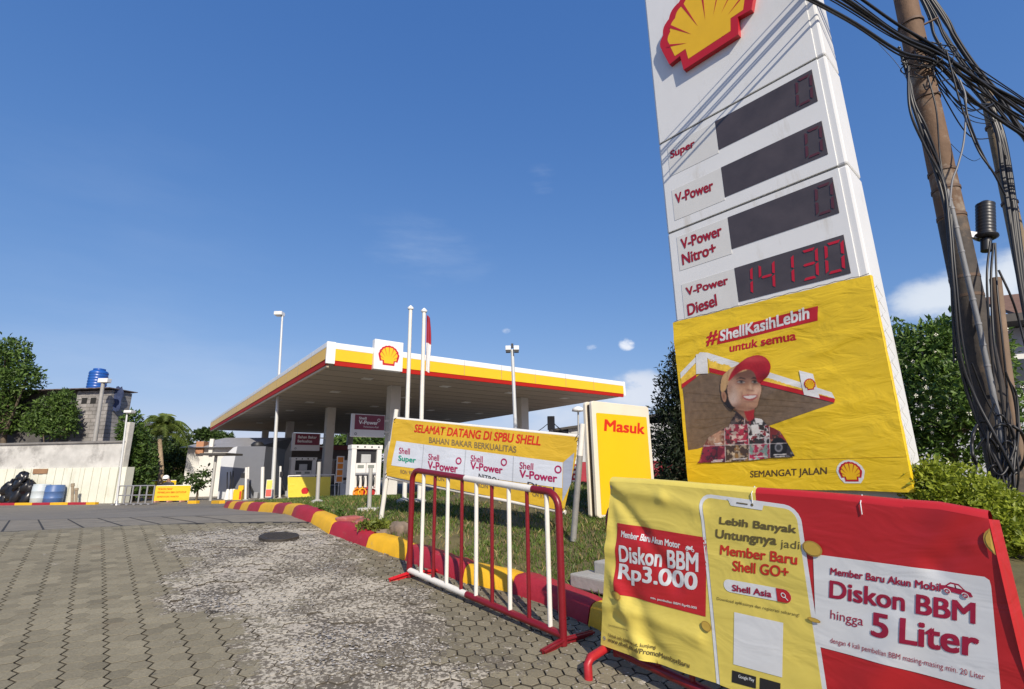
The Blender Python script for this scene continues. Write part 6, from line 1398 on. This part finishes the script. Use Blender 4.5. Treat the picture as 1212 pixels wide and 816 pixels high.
# second pole
YQ = 7.2; p0 = atY(1214, 330, YQ); p1 = atY(1167, 110, YQ); d = p0-p1; pb_ = p1+d*((p1[2]-.2)/(p1[2]-p0[2])); t = thing('utility_pole', 'thinner weathered pole at the edge of the view, behind the thick one', 'utility pole', pb_)
MB().tube([pb_, p0, (p0+p1)/2, p1], [.105, .10, .088, .08], 14).build('shaft', M('weathered wood', (.25, .19, .12), .9, var=.35, vscale=5, vmap=(1, 1, .3), bump=.5, bscale=25, dirt=(.4, .36, .3), dthr=.56), t)
for y in (.2, .45, .62): q = p1+d*y; e = d/np.linalg.norm(d)*.02; MB().tube([q-e, q+e], .105, 14).build('band', M('rusty band', ()), t)

CG = 'tangled black cables around the utility poles'
def smoothpath(pts, n=8):
    pts = [np.array(p, float) for p in pts]; P = [2*pts[0]-pts[1]]+pts+[2*pts[-1]-pts[-2]]; out = []
    for i in range(1, len(P)-2):
        for k in range(n):
            u = k/n; a, b, c, d = P[i-1], P[i], P[i+1], P[i+2]; out.append(.5*((2*b)+(c-a)*u+(2*a-5*b+4*c-d)*u*u+(3*b-a-3*c+d)*u**3))
    return out+[pts[-1]]
def cable(pts, r, lbl, mat=None, n=8, grp=CG):
    return tag(MB().tube(smoothpath(pts, n), r, 7).build('cable', mat or BLKC, None, pts[0]), lbl, 'cable', grp)
rr = np.random.default_rng(5)
K0 = np.array([6.10, 6.02, 7.25]); KD = np.array([-1.5, -.40, .50])
LBL_A = 'black overhead cable of the bundle sweeping from the thick pole up over the totem sign'
for i in range(11):
    j = rr.normal(0, 1, 3)*np.array([.02, .04, .09]); spread = (i-5)*.055
    u = [-1.9, -1.1, -.5, 0, .45, 1.0, 2.0, 3.5, 6, 10]
    pts = []
    for q in u:
        s = 1+.30*max(0, q); p = K0+KD*q+j*s+np.array([0, -.05, spread])*(.65 if q > -.3 and q < .3 else s)
        if q < 0: p = K0+np.array([1.15*-q, .25*-q, -.62*-q])+j+np.array([0, 0, spread*(1+.4*-q)])-Z3*.10*math.sin(-q*2+i)
        p[2] += -.10*math.sin(min(max(q, 0), 1)*math.pi)*(1+.4*math.sin(i*2.3)); pts.append(p)
    cable(pts, float(rr.choice([.008, .011, .014, .019, .010])), LBL_A)
LBL_B = 'black overhead cable crossing behind the thick pole towards the thinner pole'
for i in range(9):
    dx, dy = rr.normal(0, 3), rr.normal(0, 3); o = (i-4)*3.6; Y = 6.9+rr.normal(0, .1)
    q = [(1060, -60), (1106+o*.7, 14), (1121+o*.8, 42), (1143+o*.8, 75), (1170+o, 108+o*.2), (1192+o, 138+o*.6), (1214+o, 164+o*1.4), (1250+o, 205+o*2)]
    cable([atY(x+dx*(k > 1), y+dy*(k > 1), Y+.04*k) for k, (x, y) in enumerate(q)], float(rr.choice([.010, .014, .02, .026])), LBL_B)
LBL_C = 'black cable looping down along the thick pole from the bundle'
downs = [[(1068, 62), (1078, 100), (1084, 130), (1098, 165), (1114, 203), (1125, 250), (1129, 320), (1134, 400), (1146, 470), (1176, 540), (1196, 590)],
         [(1064, 56), (1074, 90), (1079, 120), (1092, 160), (1108, 205), (1120, 255), (1126, 325), (1131, 400), (1150, 480), (1186, 560)],
         [(1072, 70), (1082, 120), (1096, 150), (1112, 195), (1124, 252), (1131, 325), (1140, 410), (1158, 480), (1190, 540)],
         [(1075, 78), (1077, 130), (1094, 172), (1116, 215), (1123, 265), (1128, 330), (1137, 420), (1154, 470), (1180, 520), (1200, 560)],
         [(1098, 90), (1108, 130), (1112, 180), (1118, 225), (1124, 280), (1127, 350), (1129, 430)],
         [(1120, 60), (1136, 120), (1150, 160), (1160, 182), (1176, 205), (1190, 232)],
         [(1110, 68), (1128, 85), (1140, 112), (1146, 140), (1158, 172), (1172, 200)],
         [(1176, 288), (1173, 330), (1176, 400), (1183, 450), (1190, 520), (1192, 600)],
         [(1178, 288), (1180, 340), (1186, 400), (1192, 470), (1188, 530), (1180, 590)],
         [(1172, 286), (1168, 330), (1172, 400), (1178, 470), (1182, 540), (1196, 600)],
         [(1182, 320), (1196, 350), (1206, 380), (1216, 420)],
         [(1190, 440), (1200, 470), (1204, 510), (1200, 560), (1205, 610)],
         [(1150, 430), (1166, 470), (1184, 500), (1196, 505), (1203, 540), (1190, 585)]]
for k, q in enumerate(downs): cable([atY(x, y, YP-.24-.02*(k % 4)+(.06*math.sin(i*1.7+k))) for i, (x, y) in enumerate(q)], [.016, .020, .013, .017, .010, .012, .012, .013, .011, .012, .012, .012, .011][k], LBL_C)
LBL_E = 'black cable running down the thinner pole at the edge of the view'
for k in range(7):
    j = rr.normal(0, 3.2, 2); cable([atY(1172+j[0], 128, YQ-.15), atY(1184+j[0], 160, YQ-.2), atY(1194+j[0]+j[1], 205, YQ-.18), atY(1201+j[0]+.5*j[1], 262, YQ-.18), atY(1210+j[0], 335, YQ-.2), atY(1222+j[0], 400, YQ-.2)], float(rr.choice([.016, .022, .03])), LBL_E)
LBL_F = 'thin black wire strung loosely between the two utility poles'
for k in range(9):
    x0, y0 = 1092+rr.normal(0, 6), 66+rr.normal(0, 14); x1, y1 = 1176+rr.normal(0, 5), 140+rr.normal(0, 18); sg = rr.uniform(4, 34)
    cable([atY(x0, y0, YP-.15), atY((x0*2+x1)/3, (y0*2+y1)/3+sg*.8, YP+.1), atY((x0+2*x1)/3, (y0+2*y1)/3+sg, YP+.45), atY(x1, y1, YQ-.12)], float(rr.uniform(.006, .013)), LBL_F)
LBL_G = 'black cable heaped in loops at the foot of the thick utility pole'
for k in range(12):
    cx_, cy_ = 1186+rr.normal(0, 10), 525+rr.normal(0, 24); rx, ry = rr.uniform(8, 22), rr.uniform(16, 50); a0_ = rr.uniform(0, 6.28)
    cable([atY(cx_+rx*math.cos(a0_+q), cy_+ry*math.sin(a0_+q), YP-.26+.06*rr.normal()) for q in np.linspace(0, rr.uniform(2.5, 5.5), 7)], float(rr.uniform(.010, .018)), LBL_G)
cable([atY(x, y, YP-.3) for x, y in ((1136, 95), (1143, 118), (1141, 165), (1134, 195), (1127, 215), (1124, 245))], .012, 'dull grey cable arching beside the thick utility pole', M('grey cable', (.16, .165, .18), .5))
LBL_D = 'thin loose loop of black wire tied where the cables meet the thick pole'
for k in range(12):
    cx_, cy_ = 1092+rr.normal(0, 13), 70+rr.normal(0, 12); n_ = 7; a0_ = rr.uniform(0, 6.28); rx, ry = rr.uniform(8, 26), rr.uniform(5, 15)
    cable([atY(cx_+rx*math.cos(a0_+q)*(1+.2*rr.normal()), cy_+ry*math.sin(a0_+q)*(1+.2*rr.normal()), YP-.22+.05*rr.normal()) for q in np.linspace(0, rr.uniform(3, 6), n_)], float(rr.uniform(.005, .010)), LBL_D)
cable([atY(x, y, 7) for x, y in ((1040, 52), (1066, 82), (1100, 140), (1130, 175), (1150, 190), (1160, 188))], .004, 'hair-thin wire hanging below the cable bundle')

# ------------------------------------------------------------------ right side greenery and buildings
YG = 9.6; Bt = atY(1128, 590, YG); Bt = np.array([Bt[0], Bt[1], lawn_z(Bt[0], Bt[1])])
cen = [blob(1095, 430, YG, 38, 46), blob(1135, 415, YG, 42, 36), blob(1120, 470, YG-.4, 50, 45), blob(1080, 480, YG, 30, 55), blob(1160, 450, YG, 30, 45), blob(1150, 510, YG-.3, 40, 40), blob(1085, 535, YG, 32, 35), blob(1118, 395, YG+.2, 25, 20), blob(1175, 420, YG+.3, 20, 36), blob(1185, 500, YG+.2, 26, 50), blob(1060, 420, YG+.4, 26, 44)]
t, Pl = tree('flowering_tree', 'dense green tree dotted with white blossoms behind the totem and the thick pole', Bt, 1.3, cen, 15000, .13, leafmat('frangipani leaves', (.028, .07, .013), (.16, .26, .045)), .10, seed=12, limbs=7, aspect=2.6)
pick = [p for p in Pl if p[1] < YG-.05]; mb = MB(); rr = np.random.default_rng(3)
sel = rr.choice(len(pick), 110, replace=False)
for i in sel:
    p = pick[i]+np.array([0, -.06, .02]); r = .028+.02*rr.random()
    for k in range(5):
        a = 1.257*k; d1 = np.array([math.cos(a), -.35, math.sin(a)]); d2 = np.array([math.cos(a+.6), -.2, math.sin(a+.6)]); mb.add([p, p+d1*r, p+d2*r*1.1], [(0, 1, 2)], 0)
o = mb.build('blossom', M('white petals', (.80, .79, .70), .6), t); o['kind'] = 'stuff'
YB = 5.5; bb = lambda x, y, rx, rz: blob(x, y, YB, rx, rz)
Bb = atY(1150, 600, YB); Bb = np.array([Bb[0], Bb[1], lawn_z(Bb[0], Bb[1])])
tree('bush', 'bright lime green bush behind the red end of the front banner', Bb, .25, [bb(1105, 585, 26, 34), bb(1135, 580, 30, 28), bb(1165, 598, 28, 30), bb(1190, 612, 24, 28), bb(1120, 610, 40, 30), bb(1165, 625, 46, 30), bb(1098, 565, 12, 14), bb(1215, 625, 20, 26)], 12000, .06, G_LIME, .05, 'bush', seed=13, aspect=2.0)
# dark conical tree between the entrance sign and the totem
YC = 11.5; bc = lambda x, y, rx, rz: blob(x, y, YC, rx, rz)
Bc = atY(800, 600, YC); Bc = np.array([Bc[0], Bc[1], lawn_z(Bc[0], Bc[1])])
tree('cypress', 'dark narrow evergreen tree standing between the entrance sign and the totem', Bc, .6, [bc(808, 440, 16, 34), bc(802, 470, 24, 40), bc(798, 510, 27, 45), bc(796, 550, 29, 45), bc(800, 590, 30, 30), bc(818, 480, 26, 60), bc(815, 560, 30, 50), bc(812, 418, 9, 18)], 15000, .11, G_BLK, .10, seed=14, aspect=3, inner=.35)
# warehouse at the right behind the lawn
S_ = Surf(np.array([*ground_at(700, 34.)[:2], 0]), azd(100), Z3, step=.01)
a0, a1 = aa_(S_, 676, 590), aa_(S_, 860, 590); g = .2; z1 = zz(S_, 690, 504); zm = zz(S_, 690, 547)
t = thing('warehouse', 'pale warehouse with a red lower wall and dark roof edge behind the entrance sign', 'building', S_.at((a0+a1)/2, g))
sbox(S_, a0, a1, zm, z1, -8, 0).build('upper_wall', M('warehouse wall', (.52, .53, .54), .7, var=.08, dirt=(.38, .38, .37), dthr=.6), t)
sbox(S_, a0, a1, g, zm-.004, -8, -.02).build('lower_wall', M('warehouse red', (.36, .03, .05), .6, var=.1), t)
aw = aa_(S_, 651, 511); mb = MB(); mb.prism([S_.at(aw, z1-.35)+S_.N*.3, S_.at(a1, z1+.9)+S_.N*.3, S_.at(a1, z1+1.05)+S_.N*.3, S_.at(aw, z1-.2)+S_.N*.3], -S_.N*8); mb.build('roof', M('dark roof', ()), t)
SS = Surf(S_.O+S_.N*.0, S_.U, Z3, step=.02); x_ = aa_(SS, 689.5, 560); wv = zz(SS, 689, 552); write(SS, 'SEMARANG', (x_+.35, g+.6), (x_+.35, wv), (x_-.35, g+.6), LW, t, 1, .02, px=False) if False else None
mb = MB()
for k in range(9): z = g+.5+.30*k; sbox(S_, a0+.12+.1*(k % 2), a0+.62+.12*((k*7) % 3)-.1, z, z+.16, .0, .012, mb)
mb.build('painted_mark', LW, t)
# thin poles and wires there
P = gpt(652, 592); P = np.array([*atY(652, 560, 30)[:2], .3]); T = atY(652, 494, 30); t = thing('service_pole', 'dark capped service pole with wires, seen under the canopy end', 'pole', P); MB().tube([P, T], .13, 8).build('pole', M('fence steel', ()), t); MB().box(T-Z3*.35, (.42, .3, .8)).build('box', M('pole box', (.12, .13, .14), .5), t, bev=.02)
P = np.array([*atY(684.5, 560, 24)[:2], .35]); T = atY(684.3, 488, 24); t = thing('street_lamp', 'small distant lamp with white dome head above the warehouse', 'street lamp', P); MB().tube([P, T], .04, 8).build('pole', GP, t); MB().lathe(T, [(.05, 0), (.30, .05), (.26, .18), (.1, .26)], 14).build('lamp_head', FW, t)
for a, b, lb in (((620, 512), (652, 499), 'thin wire from the canopy end to the capped service pole'), ((652, 499), (690, 517), 'thin wire from the capped service pole to the warehouse'), ((652, 503), (689, 530), 'lower thin wire sagging from the capped service pole to the warehouse'), ((652, 497), (676, 512), 'upper thin wire from the capped service pole to the warehouse roof')):
    p, q = atY(*a, 29.9), atY(*b, 30.5); cable([p, (p+q)/2-Z3*.25, q], .022, lb, M('grey wire', (.12, .12, .13), .6), grp='service wires')
# house behind the flowering tree
S_ = Surf(np.array([*atY(1130, 560, 15)[:2], 0]), azd(112), Z3, step=.01); a0, a1 = aa_(S_, 1060, 560), aa_(S_, 1330, 560); z1 = zz(S_, 1125, 384); g = .15
t = thing('tiled_house', 'house with a dark eave and pale wall behind the flowering tree', 'house', S_.at((a0+a1)/2, g)); am = aa_(S_, 1115, 380)
sbox(S_, a0, a1, g, z1-.3, -5, 0).build('wall', M('house wall', (.42, .43, .46), .8, var=.15, dirt=(.3, .3, .3), dthr=.56), t)
mb = MB(); mb.prism([S_.at(am, z1-.28)+S_.N*.9, S_.at(a1+.5, z1-.28)+S_.N*.9, S_.at(a1+.5, z1-.06)+S_.N*.9, S_.at(am, z1-.06)+S_.N*.9], -S_.N*6.5); mb.build('eave', M('dark roof', ()), t)
ar = aa_(S_, 1190, 380); mb = MB(); mb.prism([S_.at(ar, z1-.04)+S_.N*.7, S_.at(a1+.4, z1-.04)+S_.N*.7, S_.at(a1+.4, z1+1.3)-S_.N*2.2, S_.at(ar+.3, z1+1.3)-S_.N*2.2], -S_.N*.3+Z3*.05); mb.build('roof', M('brown tiles', (.16, .09, .06), .85, var=.3, vscale=6), t)
f = sbox(S_, aa_(S_, 1194, 450), aa_(S_, 1226, 450), zz(S_, 1200, 470), zz(S_, 1200, 420), .0, .05).build('window', M('white window frame', (.7, .7, .66), .5), t); sbox(S_, aa_(S_, 1199, 450), aa_(S_, 1222, 450), zz(S_, 1200, 465), zz(S_, 1200, 426), .052, .06).build('pane', M('dark glass', ()), f)
# stones and plants at the kerb
def stone(name, lbl, px, py, size, m, seed, group=None):
    P = lpt(px, py); bm = bmesh.new(); bmesh.ops.create_icosphere(bm, subdivisions=3, radius=1); r = np.random.default_rng(seed); ph = r.uniform(0, 6, 6)
    for v in bm.verts:
        c = v.co; k = 1+.12*math.sin(3*c.x+ph[0])+.10*math.sin(4*c.y+ph[1])+.08*math.sin(6*c.z+ph[2])+.05*math.sin(9*c.x+7*c.y+ph[3]); e = [math.copysign(abs(q)**.65, q) for q in c]; v.co = Vector((e[0]*k*size[0], e[1]*k*size[1], e[2]*k*size[2]+size[2]*.6))
    me = bpy.data.meshes.new(name); bm.to_mesh(me); bm.free(); me.materials.append(m); o = bpy.data.objects.new(name, me); COL.objects.link(o); o.location = P; o.rotation_euler = (0, 0, float(r.uniform(0, 3)))
    for f in me.polygons: f.use_smooth = True
    return tag(o, lbl, 'stone', group)
BST = M('brown stone', (.21, .16, .12), .9, var=.3, vscale=8, bump=.8, bscale=20, dirt=(.38, .33, .27), dthr=.58); RST = M('flaking red kerb paint', (.33, .09, .08), .9, var=.3, vscale=9, bump=.8, bscale=22, dirt=(.5, .4, .36), dscale=6, dthr=.56)
stone('stone', 'rough brown stone behind the yellow kerb block by the crowd barrier', 471, 633, (.17, .11, .10), BST, 1)
stone('broken_kerb', 'flaking red broken kerb piece on the lawn edge, left one', 413, 619, (.20, .09, .055), RST, 2); stone('broken_kerb', 'flaking red broken kerb piece next to the small plant', 428, 622, (.15, .08, .05), RST, 3); 
stone('stone', 'flat grey stone half sunk under the chain post slab', 455, 633, (.12, .08, .05), BST, 5)
P = lpt(447, 632); tree('low_plant', 'low yellow green plant between the red broken kerb and the brown stone', P, .05, [(P[0]+dx, P[1]+dy, P[2]+.07, .10, .09, .07) for dx, dy in ((-.16, 0), (-.05, .05), (.06, -.02), (.15, .02), (0, -.06))], 900, .05, leafmat('low plant leaves', (.07, .10, .015), (.26, .30, .05), .3), .008, 'plant', seed=21, aspect=1.6, inner=.3)
for k, (px, py) in enumerate(((405, 612), (385, 607))):
    P = lpt(px, py); tree('weed', 'small weed tuft by the kerb bend, larger one' if k == 0 else 'small weed tuft by the kerb bend, smaller one', P, .03, [(P[0], P[1], P[2]+.04, .09, .07, .05)], 160, .045, G_MID, .005, 'weed', seed=22+k, inner=.2)
P = lpt(694, 692); Ud = np.array([-G2[0], -G2[1], 0]); Nd = np.array([Ud[1], -Ud[0], 0])
mb = MB().box(P+Ud*.42+Z3*.04, (1.0, .26, .12), (Ud, Nd, Z3)); mb.build
t = tag(mb.build('concrete_block', GREYC, None, P, bev=.015), 'lower flat concrete block at the kerb, partly hidden by the front banner', 'concrete block')
P2 = P+Ud*.46+np.array([.06, .15, .13]); tag(MB().box(P2+Ud*.1, (.85, .2, .14), (Ud, Nd, Z3)).build('concrete_block', GREYC, None, P2, bev=.015), 'upper concrete block resting behind the lower one by the kerb', 'concrete block')
# far skyline greenery that closes the horizon
def farwood(name, x0, x1, y, Y, h, seed, lbl):
    n = int(abs(x1-x0)/9); r = np.random.default_rng(seed); cs = [blob(x0+(x1-x0)*i/n+r.normal(0, 3), y+r.normal(0, 2), Y+r.normal(0, 2), 9+4*r.random(), h*(.7+.5*r.random())) for i in range(n)]
    mb, _ = leaves(cs, 220*n, .8, seed, inner=.4); o = mb.build(name, G_DARK, None, tones=True); kind(o, 'stuff')
farwood('treeline', -420, 1700, 553, 95, 15, 31, '')
